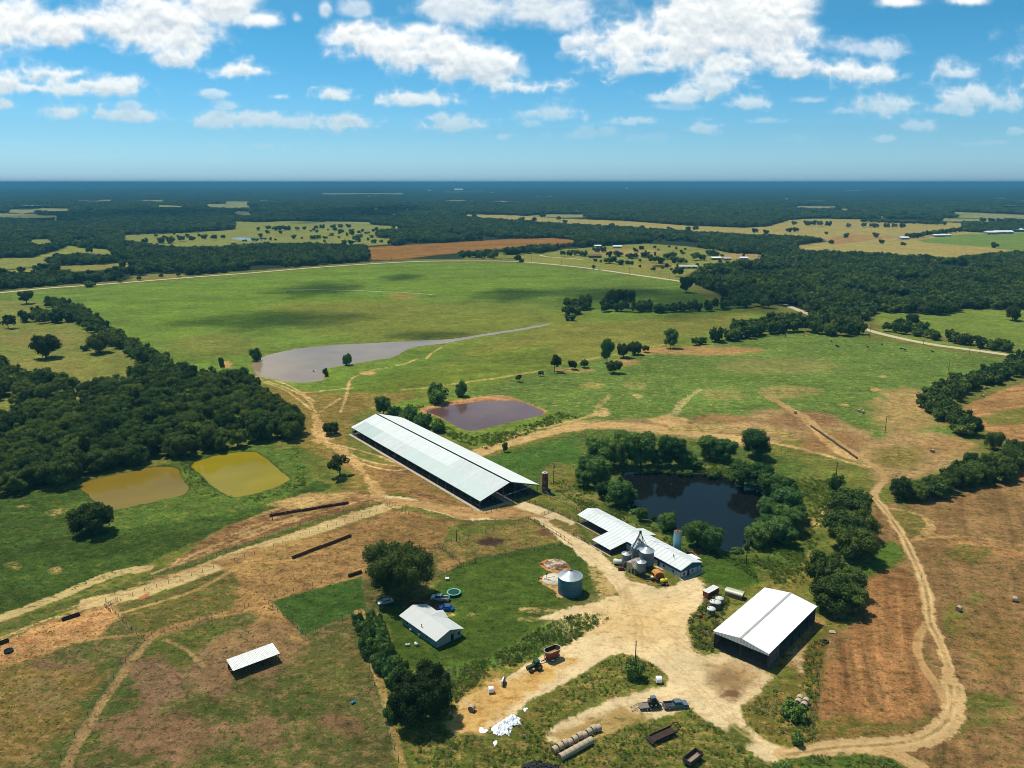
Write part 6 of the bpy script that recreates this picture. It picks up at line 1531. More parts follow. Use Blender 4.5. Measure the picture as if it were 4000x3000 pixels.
# ---- farmhouse
def farmhouse():
    h = 2.55
    A0, B0, C0 = G(*zH(358, 765), h), G(*zH(1250, 1392), h), G(*zH(1915, 1070), h)
    a, rz, L_ = frame(A0, B0); Wd = (C0 - B0).length
    o = thing('farmhouse', (a.x, a.y, 0), rz, 'single-storey farmhouse with a pale metal gable roof and light blue long wall', 'house')
    zr = h + 1.55; m = Wd / 2
    mb = MB(); slab(mb, (0, 0, h), (L_, 0, h), (L_, m, zr), (0, m, zr), .1)
    slab(mb, (0, m, zr), (L_, m, zr), (L_, Wd, h), (0, Wd, h), .1, 1); mb.build('roof', [corrugated('house_roof_front', (0.47, 0.47, 0.45), 'X', .6, .05, var=.03, metal=0, rough=.8), M['roof_house']], o)
    # cross gable at the back, left of the middle
    x0, x1 = L_ * .30, L_ * .58; xm = (x0 + x1) / 2; yb = Wd + .25; zc = h + 1.05
    yv = m + .7
    mb = MB(); slab(mb, (x0, yb, h + .05), (xm, yb, zc + .3), (xm, m + .2, zc + .38), (x0, Wd - .2, h + .12), .08)
    slab(mb, (xm, yb, zc + .3), (x1, yb, h + .05), (x1, Wd - .2, h + .12), (xm, m + .2, zc + .38), .08, 1)
    mb.build('cross_gable', [M['roof_house'], corrugated('house_roof_gable', (0.5, 0.5, 0.48), 'Y', .6, .05, var=.03, metal=0, rough=.8)], o)
    w = .55; wh = h - .1
    mb = MB(); mb.box(L_ / 2, w + .08, wh / 2, L_ - 1.6, .16, wh); mb.build('wall', M['house_blue'], o)
    mb = MB(); mb.box(L_ / 2, Wd - w - .08, wh / 2, L_ - 1.6, .16, wh)
    mb.prism([(w + .1, 0), (Wd - w - .1, 0), (Wd - w - .1, wh), (m, zr - .22), (w + .1, wh)], L_ - .82, L_ - .64, axis='X')
    mb.prism([(w + .1, 0), (Wd - w - .1, 0), (Wd - w - .1, wh), (m, zr - .22), (w + .1, wh)], .64, .82, axis='X')
    mb.build('wall', M['beige'], o)
    for x in (3.3, 6.4, 9.3, 12.6): window(None, x, w, 1.45, .8, .95, 'x', 1, o)
    door(L_ - .6, Wd * .62, .1, .9, 2.0, 'y', 1, o)
    window(None, L_ - .6, Wd * .85, 1.4, .8, 1.0, 'y', 1, o)
    mb = MB(); mb.tube((L_ * .55, 1.0, h + .1), (L_ * .55, 1.0, h + 1.3), .12, n=6); mb.build('flue', M['steel'], o)
    mb = MB(); mb.box(9.4, .25, .75, .7, .5, .6); mb.box(5.4, .25, .5, .8, .6, .5); mb.build('air_conditioner', M['paint_white'], o)
farmhouse()

# ---- cattle shade in the left paddock
def cattle_shade():
    zl, zh = 2.35, 2.9
    A0, B0, C0, D0 = G(*zF(240, 670), zl), G(*zF(1112, 345), zl), G(*zF(945, 160), zh), G(*zF(95, 470), zh)
    a, rz, L_ = frame(A0, B0); Wd = (C0 - B0).length
    o = thing('cattle_shelter', (a.x, a.y, 0), rz, 'small open cattle shelter with a streaked pale roof in the trodden paddock', 'shed')
    mb = MB(); slab(mb, (0, 0, zl), (L_, 0, zl), (L_, Wd, zh), (0, Wd, zh), .07); mb.build('roof', M['roof_shed'], o)
    mb = MB(); mb.beam((0, .1, zl - .18), (L_, .1, zl - .18), .1, .2); mb.beam((0, Wd - .1, zh - .18), (L_, Wd - .1, zh - .18), .1, .2); mb.build('beam', M['dark_steel'], o)
    for x in np.linspace(.3, L_ - .3, 4):
        for y, z in ((.3, zl), (Wd - .3, zh)): MB().tube((x, y, 0), (x, y, z - .1), .07, n=6).build('post', M['rail'], o)
    # boards on the near side
    mb = MB(); mb.box(L_ / 2, Wd - .2, .8, L_ - .4, .05, 1.4); mb.build('back_board', M['dark_wood'], o)
cattle_shade()

# ---- grain bins
def bin_(px, py, r, eave_y, label, hopper=0, roof_h=None, m='galv', legs=0, name='grain_bin', group=None, n=40, apex=.18, shift=True):
    p = G(px, py); h = hgt(px, py, eave_y)
    cx, cy = p.x, p.y + (r if shift else 0)
    o = thing(name, (cx, cy, 0), 0, label, 'grain bin', group)
    roof_h = roof_h or r * .5
    z0 = hopper + legs
    mb = MB(); mb.lathe([(r, z0), (r, h)], n=n)
    mb.build('shell', M[m], o)
    if hopper:
        mb = MB(); mb.lathe([(.25, legs), (r, z0)], n=n); mb.disc(0, 0, legs + .01, .25, 16); mb.build('hopper', M['galv'], o)
        for i in range(6):
            t = i * math.pi / 3; MB().tube((r * math.cos(t), r * math.sin(t), 0), (r * math.cos(t), r * math.sin(t), z0 + .3), .06, n=5).build('leg', M['steel'], o)
    mb = MB(); mb.lathe([(r + .12, h - .05), (r * .62, h + roof_h * .42), (r * apex, h + roof_h), (0.01, h + roof_h + .05)], n=n); ro = mb.build('roof', M['galv_roof'], o)
    mb = MB()
    for i in range(0, n, 2):
        t = 2 * math.pi * i / n
        mb.beam((math.cos(t) * r, math.sin(t) * r, h + .02), (math.cos(t) * r * apex, math.sin(t) * r * apex, h + roof_h + .03), .04, .05)
    mb.build('roof_rib', M['galv_roof'], ro)
    mb = MB(); mb.lathe([(r * apex, h + roof_h - .05), (r * apex, h + roof_h + .25), (.01, h + roof_h + .45)], n=16); mb.build('cap', M['steel'], o)
    mb = MB(); lx, ly = r * .72, -r * .72
    for s in (-.18, .18): mb.tube((lx + s, ly, z0 * .3), (lx + s, ly, h), .035, n=4)
    for z in np.arange(z0 * .3, h, .45): mb.tube((lx - .18, ly, z), (lx + .18, ly, z), .025, n=4)
    mb.build('ladder', M['steel'], o)
    return o, h
bin_(2230, 2336, 3.75, 2160 + 530 / 4.76, 'big round blue-green grain bin with a shiny cone roof on the lawn', roof_h=1.75, m='teal_bin', apex=.16, n=56)
gb = 'grain bins beside the milking parlour'
ob, hA = bin_(*zP(1090, 1075), 2.35, zP(0, 790)[1], 'tall grain bin under the conveyor tower, left one of the two big bins', group=gb, roof_h=2.3, apex=.14)
oc, hB = bin_(*zP(1228, 1165), 2.35, zP(0, 860)[1], 'big grain bin on legs, right one of the two big bins by the parlour', hopper=1.4, legs=.5, group=gb, roof_h=1.3)
bin_(*zP(1130, 1262), 1.5, zP(0, 1030)[1], 'small hopper bin in front of the feed shed', hopper=1.5, legs=.45, group=gb, roof_h=.7)
bin_(*zP(885, 1105), 1.5, zP(0, 890)[1], 'small grain bin left of the feed shed with a white downpipe', hopper=.9, legs=.3, group=gb, roof_h=.55)

def conveyor():
    p = G(*zP(800, 1128)); o = thing('auger_conveyor', (p.x, p.y, 0), 0, 'slanting grain auger reaching from the ground to a lattice tower over the bins', 'conveyor')
    q = Vector(ob.location); top = Vector((q.x - p.x + .4, q.y - p.y, hA + 4.9))
    mb = MB(); mb.tube((0, 0, .5), top, .24, n=8); mb.build('auger_tube', M['steel'], o)
    mb = MB(); mb.hexa([(-1.2, -.9, .1), (.9, -.9, .1), (.9, .9, .1), (-1.2, .9, .1)], [(-.9, -.7, 1.0), (.7, -.7, 1.0), (.7, .7, 1.0), (-.9, .7, 1.0)])
    for s in (-1, 1): mb.beam((-1.2, s * .9, .1), (.8, s * .4, 2.6), .12, .12)
    mb.build('intake_frame', M['rust'], o)
    mb = MB(); bx, by = top.x, top.y; z0 = hA + 1.6
    for sx, sy in ((-1, -1), (1, -1), (1, 1), (-1, 1)): mb.tube((bx + sx * 1.15, by + sy * 1.15, z0 - 1.0), (bx + sx * .25, by + sy * .25, top.z), .055, n=5)
    for k in range(5):
        t = k / 5; w = 1.15 - .9 * t; z = z0 + (top.z - z0) * t
        for a_, b_ in (((-1, -1), (1, 1)), ((1, -1), (-1, 1)), ((-1, -1), (1, -1)), ((1, -1), (1, 1)), ((1, 1), (-1, 1)), ((-1, 1), (-1, -1))):
            mb.tube((bx + a_[0] * w, by + a_[1] * w, z), (bx + b_[0] * (w - .1), by + b_[1] * (w - .1), z + .5), .035, n=4)
    mb.build('lattice_tower', M['steel'], o)
    mb = MB(); mb.box(bx, by, top.z + .1, .7, .7, .8); q2 = Vector(oc.location); mb.tube((bx, by, top.z), (q2.x - p.x, q2.y - p.y, hB + 1.4), .10, n=6); mb.tube((bx, by, hA + 2.2), (q2.x - p.x, q2.y - p.y, hB + 1.3), .12, n=6)
    mb.build('spout', M['dark_steel'], o)
conveyor()

def feed_shed():
    nb, lb = G(*zP(1015, 1222)), G(*zP(880, 1155)); a, rz, Wd = frame(lb, nb); Wd = max(Wd, 3.6); L_ = 5.0
    h = hgt(*zP(880, 1155), zP(0, 995)[1]); hr = h + .2
    o = thing('feed_shed', (lb.x, lb.y, 0), rz, 'weathered pale metal feed shed with a rusty flat gable roof among the bins', 'shed')
    mb = MB(); mb.prism([(0, 0), (Wd, 0), (Wd, h - 1.0), (Wd * .45, hr), (0, h - .2)], 0, .12); mb.prism([(0, 0), (Wd, 0), (Wd, h - 1.0), (Wd * .45, hr), (0, h - .2)], L_ - .12, L_)
    mb.box(.06, L_ / 2, (h - .2) / 2, .12, L_ - .3, h - .2); mb.box(Wd - .06, L_ / 2, (h - 1.0) / 2, .12, L_ - .3, h - 1.0); mb.build('wall', M['tan_metal'], o)
    mb = MB(); slab(mb, (-.2, -.2, h - .12), (Wd * .45, -.2, hr + .12), (Wd * .45, L_ + .2, hr + .12), (-.2, L_ + .2, h - .12), .07); slab(mb, (Wd * .45, -.2, hr + .12), (Wd + .2, -.2, h - 1.0), (Wd + .2, L_ + .2, h - 1.0), (Wd * .45, L_ + .2, hr + .12), .07)
    mb.build('roof', mat('rusty_roof', (0.22, 0.19, 0.15), .8, 0, .25, 1.2, rust=(.45, .42, .36), rust_amt=.4), o)
    door(Wd * .8, -.03, .3, .9, 1.7, 'x', 1, o); door(Wd * .35, -.03, .05, .6, 1.2, 'x', 1, o)
feed_shed()

# ---- upright tanks
def tank(px, py, top_y, wpx, mkey, topm, label, extras=None):
    p = G(px, py); h = hgt(px, py, top_y); r = wpx / 2 * depth(px, py) / FPX
    o = thing('silo_tank', (p.x, p.y + r, 0), 0, label, 'tank')
    mb = MB(); mb.lathe([(r, 0), (r, h)], n=32); mb.build('shell', M[mkey], o)
    mb = MB(); mb.lathe([(r + .03, h - .12), (r + .03, h + .03), (r * .25, h + .06)], n=32); t = mb.build('lid', topm, o)
    mb = MB(); mb.lathe([(r * .25, h + .02), (r * .25, h + .2), (.01, h + .2)], n=16); mb.build('hatch', M['dark_rust'], t)
    mb = MB(); mb.tube((r + .06, 0, .1), (r + .06, 0, h), .05, n=5); mb.build('pipe', M['paint_white'], o)
    if extras: extras(o, r, h)
rust_lid = mat('rusty_lid', (0.17, 0.085, 0.05), .9, 0, .35, 2)
tank(*zP(1728, 860), zP(0, 520)[1], 30, 'aqua_tank', rust_lid, 'tall pale blue cylindrical tank with a rusty lid behind the parlour')
def ex(o, r, h):
    mb = MB(); mb.box(r + .6, -.2, .8, .9, .9, 1.5); mb.build('pump_box', M['dark_steel'], o)
    mb = MB(); mb.beam((r * .2, -r - .1, 1.2), (r + .4, -r - .9, .1), .5, .12); mb.build('chute', M['paint_white'], o)
    for t in (0, 2.1, 4.2): MB().tube((r * .8 * math.cos(t), r * .8 * math.sin(t), 0), (r * .8 * math.cos(t), r * .8 * math.sin(t), .5), .1, n=5).build('leg', M['rust'], o)
tank(1900 + 580 / 2.54, 1800 + 325 / 2.54, 1800 + 128 / 2.54, 24, 'rusty_tank', mat('pale_lid', (.42, .38, .34), .8), 'tall rust-streaked white and red tank at the corner of the long barn', ex)

# ---- three round concrete tanks beside the hay barn
for zx, zy, lab in ((336, 748, 'round white-topped concrete tank nearest the red drum'), (428, 640, 'round white-topped concrete tank, middle front of the group'), (378, 632, 'round white-topped concrete tank half hidden behind the middle one'), (470, 575, 'round white-topped concrete tank furthest from the red drum')):
    p = G(*zS(zx, zy)); o = thing('concrete_tank', (p.x, p.y + 1.15, 0), 0, lab, 'tank', 'round concrete tanks beside the hay barn')
    MB().lathe([(1.15, 0), (1.2, 2.0)], n=28).build('drum', mat('mossy_concrete', (0.15, .145, .115), .9, 0, .3, 1.5), o)
    t = MB().lathe([(1.25, 1.95), (1.25, 2.12), (.01, 2.16)], n=28).build('lid', mat('white_lid', (.52, .52, .48), .8, 0, .12, 1.5), o)
    MB().lathe([(.2, 2.14), (.2, 2.26), (.01, 2.26)], -.7, .5, 12).build('hatch', M['steel'], t)

def lying_drum(px, py, r, L_, rz, mkey, label, name='drum', cat='drum', saddle=True, z=None):
    p = G(px, py); o = thing(name, (p.x, p.y, 0), rz, label, cat)
    n = 20; mb = MB(); z = z if z is not None else r + (.25 if saddle else 0)
    prof = [(-L_ / 2, .01), (-L_ / 2 + .02, r * .7), (-L_ / 2 + r * .35, r), (L_ / 2 - r * .35, r), (L_ / 2 - .02, r * .7), (L_ / 2, .01)]
    vs = [(x, q * math.cos(2 * math.pi * i / n), z + q * math.sin(2 * math.pi * i / n)) for x, q in prof for i in range(n)]
    mb.add(vs, [(k * n + i, k * n + (i + 1) % n, (k + 1) * n + (i + 1) % n, (k + 1) * n + i) for k in range(len(prof) - 1) for i in range(n)], 0, True)
    mb.build('shell', M[mkey], o)
    mb = MB()
    for x in (-L_ * .28, L_ * .28): mb.box(x, 0, max(.06, (z - r * .75) / 2), .15, r * 1.5, max(.12, z - r * .75))
    if saddle: mb.build('saddle', M['rust'], o)
    MB().lathe([(.12, z + r - .03), (.12, z + r + .1), (.01, z + r + .1)], n=10).build('cap', M['steel'], o)
    return o
lying_drum(*zP(740, 1045), .85, 3.1, R(-18), 'paint_white', 'white propane tank lying beside the bins', 'propane_tank', 'gas tank')
lying_drum(*zS(133, 745), .48, 1.6, R(-28), 'red', 'dark red drum lying on the grass left of the concrete tanks', saddle=False)
lying_drum(1380, 2748, .32, 1.1, R(40), 'barrel_blue', 'bright blue barrel lying in the trodden paddock', 'barrel', 'barrel', False)
lying_drum(1593, 2523, .35, 1.3, R(5), 'paint_white', 'left of two white tanks on the lawn below the farmhouse', 'propane_tank', 'gas tank', False)
lying_drum(1626, 2521, .45, 1.3, R(-50), 'paint_white', 'right of two white tanks on the lawn below the farmhouse', 'propane_tank', 'gas tank', False)

# ---- arched shed and livestock trailer
def arched_shed():
    a, b = G(*zS(545, 400)), G(*zS(800, 475)); o_, rz, L_ = frame(a, b); L_ = 5.2; Wd = 2.5; h = 2.3
    o = thing('arched_shed', (o_.x, o_.y, 0), rz, 'little shed with a curved cream metal roof over slatted wooden sides', 'shed')
    prof = [(Wd / 2 - math.cos(t) * (Wd / 2 + .15), 1.35 + math.sin(t) * .8) for t in np.linspace(0, math.pi, 11)]
    mb = MB(); pr = prof + [(x * .94 + Wd / 2 * .06, z - .07) for x, z in prof[::-1]]
    for k in range(10):
        (a0, z0), (a1, z1) = prof[k], prof[k + 1]
        mb.hexa([(-.2, a0, z0 - .05), (L_ + .2, a0, z0 - .05), (L_ + .2, a1, z1 - .05), (-.2, a1, z1 - .05)], [(-.2, a0, z0), (L_ + .2, a0, z0), (L_ + .2, a1, z1), (-.2, a1, z1)])
    mb.build('roof', corrugated('cream_roof', (0.42, 0.40, 0.28), 'X', .5, .2, var=.08), o)
    mb = MB()
    for k in range(7): mb.box(L_ / 2, .08, .14 + k * .18, L_, .05, .13); mb.box(L_ / 2, Wd - .08, .14 + k * .18, L_, .05, .13)
    mb.build('slat_wall', mat('tan_slats', (0.26, .20, .12), .9, 0, .25, 3), o)
    mb = MB(); mb.prism([(x, z - .08) for x, z in prof] , L_ - .1, L_ - .04, axis='X'); mb.prism([(x, z - .08) for x, z in prof], .04, .1, axis='X'); mb.build('end_wall', M['dark_wood'], o)
arched_shed()

def wheel(parent, x, y, r, w, rim='paint_white', z=None):
    z = r if z is None else z
    mb = MB(); mb.tube((x, y - w / 2, z), (x, y + w / 2, z), r, n=18); t = mb.build('wheel', M['tyre'], parent)
    mb = MB(); mb.tube((x, y - w / 2 - .015, z), (x, y + w / 2 + .015, z), r * .55, n=12); mb.build('rim', M[rim], t)
    return t

def livestock_trailer():
    a, b = G(*zS(275, 470)), G(*zS(500, 345)); o_, rz, L_ = frame(a, b); L_ = 5.4; Wd = 2.1
    o = thing('livestock_trailer', (o_.x, o_.y, 0), rz, 'dark red livestock trailer with a dirty white roof at the edge of the yard', 'trailer')
    mb = MB(); mb.box(L_ / 2, Wd / 2, 1.3, L_, Wd, 1.7); b_ = mb.build('body', M['red'], o, .06)
    mb = MB()
    for z in (1.35, 1.6): mb.box(L_ / 2, -.01, z, L_ * .9, .04, .12)
    mb.build('slot', M['black'], b_)
    mb = MB(); mb.box(L_ / 2, Wd / 2, 2.2, L_ + .08, Wd + .1, .12); mb.build('roof', M['paint_white'], o, .05)
    mb = MB(); mb.beam((0, .5, .5), (-1.4, Wd / 2, .5), .1, .1); mb.beam((0, Wd - .5, .5), (-1.4, Wd / 2, .5), .1, .1); mb.tube((-1.2, Wd / 2, 0), (-1.2, Wd / 2, .9), .05); mb.build('hitch', M['rust'], o)
    for x in (L_ * .5, L_ * .66):
        for y in (.1, Wd - .1): wheel(o, x, y, .36, .22)
livestock_trailer()

# ---- machines
def px_frame(p1, p2):
    a, b = G(*p1), G(*p2); m = (a + b) / 2; d = b - a
    return m, math.atan2(d.y, d.x), d.length

def pickup(p_rear, p_front, mkey, label, L_=5.9, crew=True):
    m, rz, _ = px_frame(p_rear, p_front); W_ = 1.98
    o = thing('pickup_truck', (m.x, m.y, 0), rz, label, 'pickup truck')
    x0, x1 = -L_ / 2, L_ / 2
    cab0, cab1 = (-.55, 1.35) if crew else (-.15, 1.3)
    mb = MB()
    prof = [(x0, .45), (x1 - .1, .42), (x1, .6), (x1 - .03, .98), (x1 - .35, 1.12), (cab1, 1.2), (cab0, 1.2), (cab0, .75), (x0, .75)]
    mb.prism(prof, -W_ / 2, W_ / 2)
    for s in (-1, 1): mb.box((x0 + cab0) / 2, s * (W_ / 2 - .06), .98, cab0 - x0, .12, .5)
    mb.box(x0 + .05, 0, .98, .1, W_ - .24, .5); mb.build('body', M[mkey], o, .035)
    mb = MB(); mb.box((x0 + cab0) / 2, 0, .77, cab0 - x0 - .2, W_ - .26, .03); mb.build('bed_liner', M['dark_steel'], o)
    cw = W_ / 2 - .08; tw = W_ / 2 - .28
    mb = MB(); mb.hexa([(cab0, -cw, 1.2), (cab1 + .35, -cw, 1.2), (cab1 + .35, cw, 1.2), (cab0, cw, 1.2)], [(cab0 + .15, -tw, 1.78), (cab1 - .35, -tw, 1.78), (cab1 - .35, tw, 1.78), (cab0 + .15, tw, 1.78)])
    mb.build('window', M['tint_glass'], o)
    mb = MB(); mb.box((cab0 + cab1 - .2) / 2, 0, 1.81, cab1 - cab0 - .42, tw * 2 + .06, .07)
    for s in (-1, 1):
        mb.beam((cab0 + .02, s * cw, 1.2), (cab0 + .17, s * tw, 1.79), .09, .09); mb.beam((cab1 + .33, s * cw, 1.2), (cab1 - .35, s * tw, 1.79), .06, .07); mb.beam(((cab0 + cab1) / 2, s * (cw + .005), 1.2), ((cab0 + cab1) / 2, s * (tw + .01), 1.79), .08, .06)
    mb.build('cab_roof', M[mkey], o)
    for s in (-1, 1):
        mb = MB(); mb.box(x1 - .04, s * .75, .85, .08, .32, .18); mb.build('headlight', M['paint_white'], o)
    for x in (x0 + 1.15, x1 - 1.0):
        for s in (-1, 1): wheel(o, x, s * (W_ / 2 - .12), .4, .28, 'galv_roof')
    mb = MB(); mb.box(x1 + .02, 0, .55, .14, W_ - .1, .22); mb.box(x0 - .04, 0, .5, .14, W_ - .1, .18); mb.build('bumper', M['steel'], o)
    return o
pickup((2594, 2766), (2683, 2758.5), 'slate', 'slate blue crew-cab pickup hitched to a flatbed trailer on the dirt')
pickup((1752, 2348), (1688, 2341), 'silver', 'silver grey pickup parked between the trampoline and the farmhouse', 5.6)

def sedan(p_rear, p_front, mkey, label):
    m, rz, _ = px_frame(p_rear, p_front); L_, W_ = 4.6, 1.8
    o = thing('parked_car', (m.x, m.y, 0), rz, label, 'car')
    x0, x1 = -L_ / 2, L_ / 2
    mb = MB(); mb.prism([(x0, .4), (x1, .38), (x1 + .02, .62), (x1 - .25, .78), (x1 - 1.15, .92), (x0 + .9, .96), (x0 + .05, .9)], -W_ / 2, W_ / 2); mb.build('body', M[mkey], o, .06)
    cw, tw = W_ / 2 - .07, W_ / 2 - .3
    mb = MB(); mb.hexa([(x0 + .55, -cw, .93), (x1 - 1.05, -cw, .9), (x1 - 1.05, cw, .9), (x0 + .55, cw, .93)], [(x0 + 1.25, -tw, 1.4), (x1 - 1.95, -tw, 1.4), (x1 - 1.95, tw, 1.4), (x0 + 1.25, tw, 1.4)]); mb.build('window', M['tint_glass'], o)
    mb = MB(); mb.box((x0 + 1.25 + x1 - 1.95) / 2, 0, 1.42, 1.5, tw * 2 + .08, .05)
    for s in (-1, 1):
        mb.beam((x0 + .57, s * cw, .94), (x0 + 1.27, s * tw, 1.41), .07, .06); mb.beam((x1 - 1.07, s * cw, .92), (x1 - 1.95, s * tw, 1.41), .06, .06); mb.beam((.02, s * (cw + .01), .94), (-.1, s * (tw + .01), 1.41), .06, .05)
    mb.build('cab_roof', M[mkey], o)
    for s in (-1, 1): MB().box(x1 - .05, s * .65, .65, .12, .3, .14).build('headlight', M['paint_white'], o)
    for x in (x0 + .85, x1 - .85):
        for s in (-1, 1): wheel(o, x, s * (W_ / 2 - .1), .32, .22, 'galv_roof')
sedan((1768, 2385), (1719, 2380), 'blue_car', 'bright blue sedan parked on the lawn behind the farmhouse')
sedan((1526, 2352), (1484, 2362), 'white_car', 'white car half hidden in the shade under the huge oak')

def trampoline():
    p = G(1773, 2322); o = thing('trampoline', (p.x, p.y, 0), 0, 'round black trampoline with an aqua green edge pad', 'trampoline'); r = 2.15; h = .85
    MB().lathe([(.01, h), (r * .84, h)], n=40).build('jumping_mat', M['mesh_black'], o)
    MB().lathe([(r * .82, h + .02), (r * .84, h + .06), (r, h + .06), (r + .02, h - .05), (r * .84, h - .03)], n=40).build('edge_pad', M['aqua'], o)
    for i in range(6):
        t = i * math.pi / 3; c, s = math.cos(t), math.sin(t)
        mb = MB(); mb.tube((c * r * .95, s * r * .95, 0), (c * r * .97, s * r * .97, h), .04, n=5); mb.build('leg', M['steel'], o)
trampoline()

def tractor():
    m, rz, _ = px_frame((2110, 2606), (2066, 2622)); o = thing('tractor', (m.x, m.y, 0), rz, 'dark green farm tractor hitched to the red feed mixer', 'tractor')
    mb = MB(); mb.prism([(.1, .8), (2.1, .8), (2.15, 1.45), (.1, 1.65)], -.38, .38); mb.build('hood', M['green_paint'], o, .05)
    mb = MB(); mb.box(.4, 0, .75, 2.8, .5, .35); mb.box(1.5, 0, .55, .25, 1.7, .2); mb.build('chassis', M['dark_steel'], o)
    mb = MB(); mb.hexa([(-1.2, -.65, 1.0), (.1, -.65, 1.0), (.1, .65, 1.0), (-1.2, .65, 1.0)], [(-1.15, -.7, 2.4), (-.05, -.7, 2.4), (-.05, .7, 2.4), (-1.15, .7, 2.4)]); mb.build('cab', M['tint_glass'], o)
    mb = MB(); mb.box(-.6, 0, 2.46, 1.35, 1.55, .12); mb.build('cab_roof', M['green_paint'], o, .04)
    mb = MB(); 
    for s in (-1, 1): mb.box(-.85, s * .95, 1.75, 1.3, .5, .08)
    mb.build('fender', M['green_paint'], o)
    mb = MB(); mb.tube((1.2, .15, 1.6), (1.2, .15, 2.3), .05); mb.build('exhaust', M['steel'], o)
    for s in (-1, 1): wheel(o, -.85, s * 1.0, .85, .5, 'steel'); wheel(o, 1.5, s * .85, .52, .35, 'steel')
tractor()

def mixer():
    m, rz, _ = px_frame((2185, 2562), (2112, 2592)); o = thing('feed_mixer', (m.x + .6, m.y + .4, 0), rz, 'rusty red open-topped feed mixer wagon behind the green tractor', 'feed wagon')
    n = 32; L_, Wt = 2.6, 1.35
    def ring(sc, z, k=1.0): return [(sc * (L_ - Wt) * (1 if math.cos(t) > 0 else -1) * .9 + sc * Wt * math.cos(t), sc * Wt * math.sin(t), z) for t in np.linspace(0, 2 * math.pi, n, endpoint=False)]
    a, b = ring(.72, .75), ring(1.0, 2.9); ai, bi = ring(.70, 1.9), ring(.96, 2.9); c = ring(1.03, 2.98)
    mb = MB(); mb.add(a + b, [(i, (i + 1) % n, n + (i + 1) % n, n + i) for i in range(n)], 0, True); mb.add(ai + bi, [(n + i, n + (i + 1) % n, (i + 1) % n, i) for i in range(n)], 1, True); mb.add(a, [tuple(range(n - 1, -1, -1))]); mb.add(ai, [tuple(range(n))], 2)
    mb.build('tub', [M['mixer_red'], M['dark_rust'], M['silage']], o)
    mb = MB(); mb.add(b + c + ring(.94, 2.98), [(i, (i + 1) % n, n + (i + 1) % n, n + i) for i in range(n)] + [(n + i, n + (i + 1) % n, 2 * n + (i + 1) % n, 2 * n + i) for i in range(n)]); mb.build('rim', mat('cream_rim', (.42, .36, .26), .6), o)
    mb = MB(); mb.box(0, 0, .6, 4.4, 1.1, .25); mb.beam((2.0, 0, .6), (3.6, 0, .6), .2, .2); mb.beam((2.0, .5, .7), (2.6, .3, 2.2), .12, .12); mb.beam((2.0, -.5, .7), (2.6, -.3, 2.2), .12, .12); mb.build('chassis', M['rust'], o)
    mb = MB(); mb.beam((.6, 1.3, .8), (1.6, 2.1, 1.3), .6, .12); mb.build('discharge_chute', M['galv_roof'], o)
    for x in (-.7, .5):
        for s in (-1, 1): wheel(o, x, s * .95, .42, .3)
mixer()

def skid_trailer():
    m, rz, _ = px_frame((2497, 2779), (2576, 2771)); o = thing('flatbed_trailer', (m.x + .2, m.y + 1.0, 0), rz, 'black flatbed trailer with two fold-down ramps behind the slate blue pickup', 'trailer')
    L_, W_ = 5.4, 2.1
    MB().box(0, 0, .72, L_, W_, .1).build('deck', mat('deck_boards', (.17, .15, .12), .9, 0, .2, 2), o)
    mb = MB(); mb.beam((-L_ / 2, -W_ / 2, .68), (L_ / 2, -W_ / 2, .68), .08, .22); mb.beam((-L_ / 2, W_ / 2, .68), (L_ / 2, W_ / 2, .68), .08, .22); mb.beam((L_ / 2, -.9, .6), (L_ / 2 + 1.3, 0, .55), .1, .12); mb.beam((L_ / 2, .9, .6), (L_ / 2 + 1.3, 0, .55), .1, .12); mb.tube((L_ / 2 + .4, 0, .1), (L_ / 2 + .4, 0, 1.0), .05); mb.build('frame', M['dark_steel'], o)
    for s in (-.65, .65):
        mb = MB(); x0, x1 = -L_ / 2 - 1.9, -L_ / 2
        for d in (-.22, .22): mb.beam((x0, s + d, .06), (x1, s + d, .72), .06, .08)
        for k in range(7):
            t = k / 6; mb.beam((x0 + (x1 - x0) * t, s - .22, .06 + .66 * t), (x0 + (x1 - x0) * t, s + .22, .06 + .66 * t), .05, .05)
        mb.build('ramp', M['rail'], o)
    for x in (-.9, -.05):
        for s in (-1, 1): wheel(o, x, s * 1.05, .36, .2)
    mb = MB()
    for s in (-1, 1): mb.box(-.47, s * 1.06, .78, 1.9, .3, .05)
    mb.build('fender', M['dark_steel'], o)
    k = thing('skid_steer_loader', (m.x + .2 + math.cos(rz) * .75, m.y + 1.0 + math.sin(rz) * .75, .77), rz, 'black skid steer loader with a cab, chained on the flatbed trailer', 'loader')
    MB().box(0, 0, .75, 2.3, 1.15, .8).build('body', M['dark_steel'], k, .05)
    MB().hexa([(-.6, -.55, 1.1), (.7, -.55, 1.1), (.7, .55, 1.1), (-.6, .55, 1.1)], [(-.5, -.5, 2.1), (.6, -.5, 2.1), (.6, .5, 2.1), (-.5, .5, 2.1)]).build('cab', M['tint_glass'], k)
    MB().box(.05, 0, 2.13, 1.25, 1.1, .08).build('cab_roof', M['slate'], k)
    mb = MB()
    for s in (-1, 1): mb.beam((-1.1, s * .72, 1.35), (1.1, s * .72, 1.0), .12, .18); mb.beam((1.1, s * .72, 1.0), (1.35, s * .72, .3), .12, .16)
    mb.build('lift_arm', M['dark_steel'], k)
    MB().prism([(1.3, .1), (1.9, .12), (1.8, .3), (1.45, .6), (1.35, .6)], -.85, .85).build('bucket', M['steel'], k)
    for x in (-.6, .55):
        for s in (-1, 1): wheel(k, x, s * .7, .4, .3)
skid_trailer()

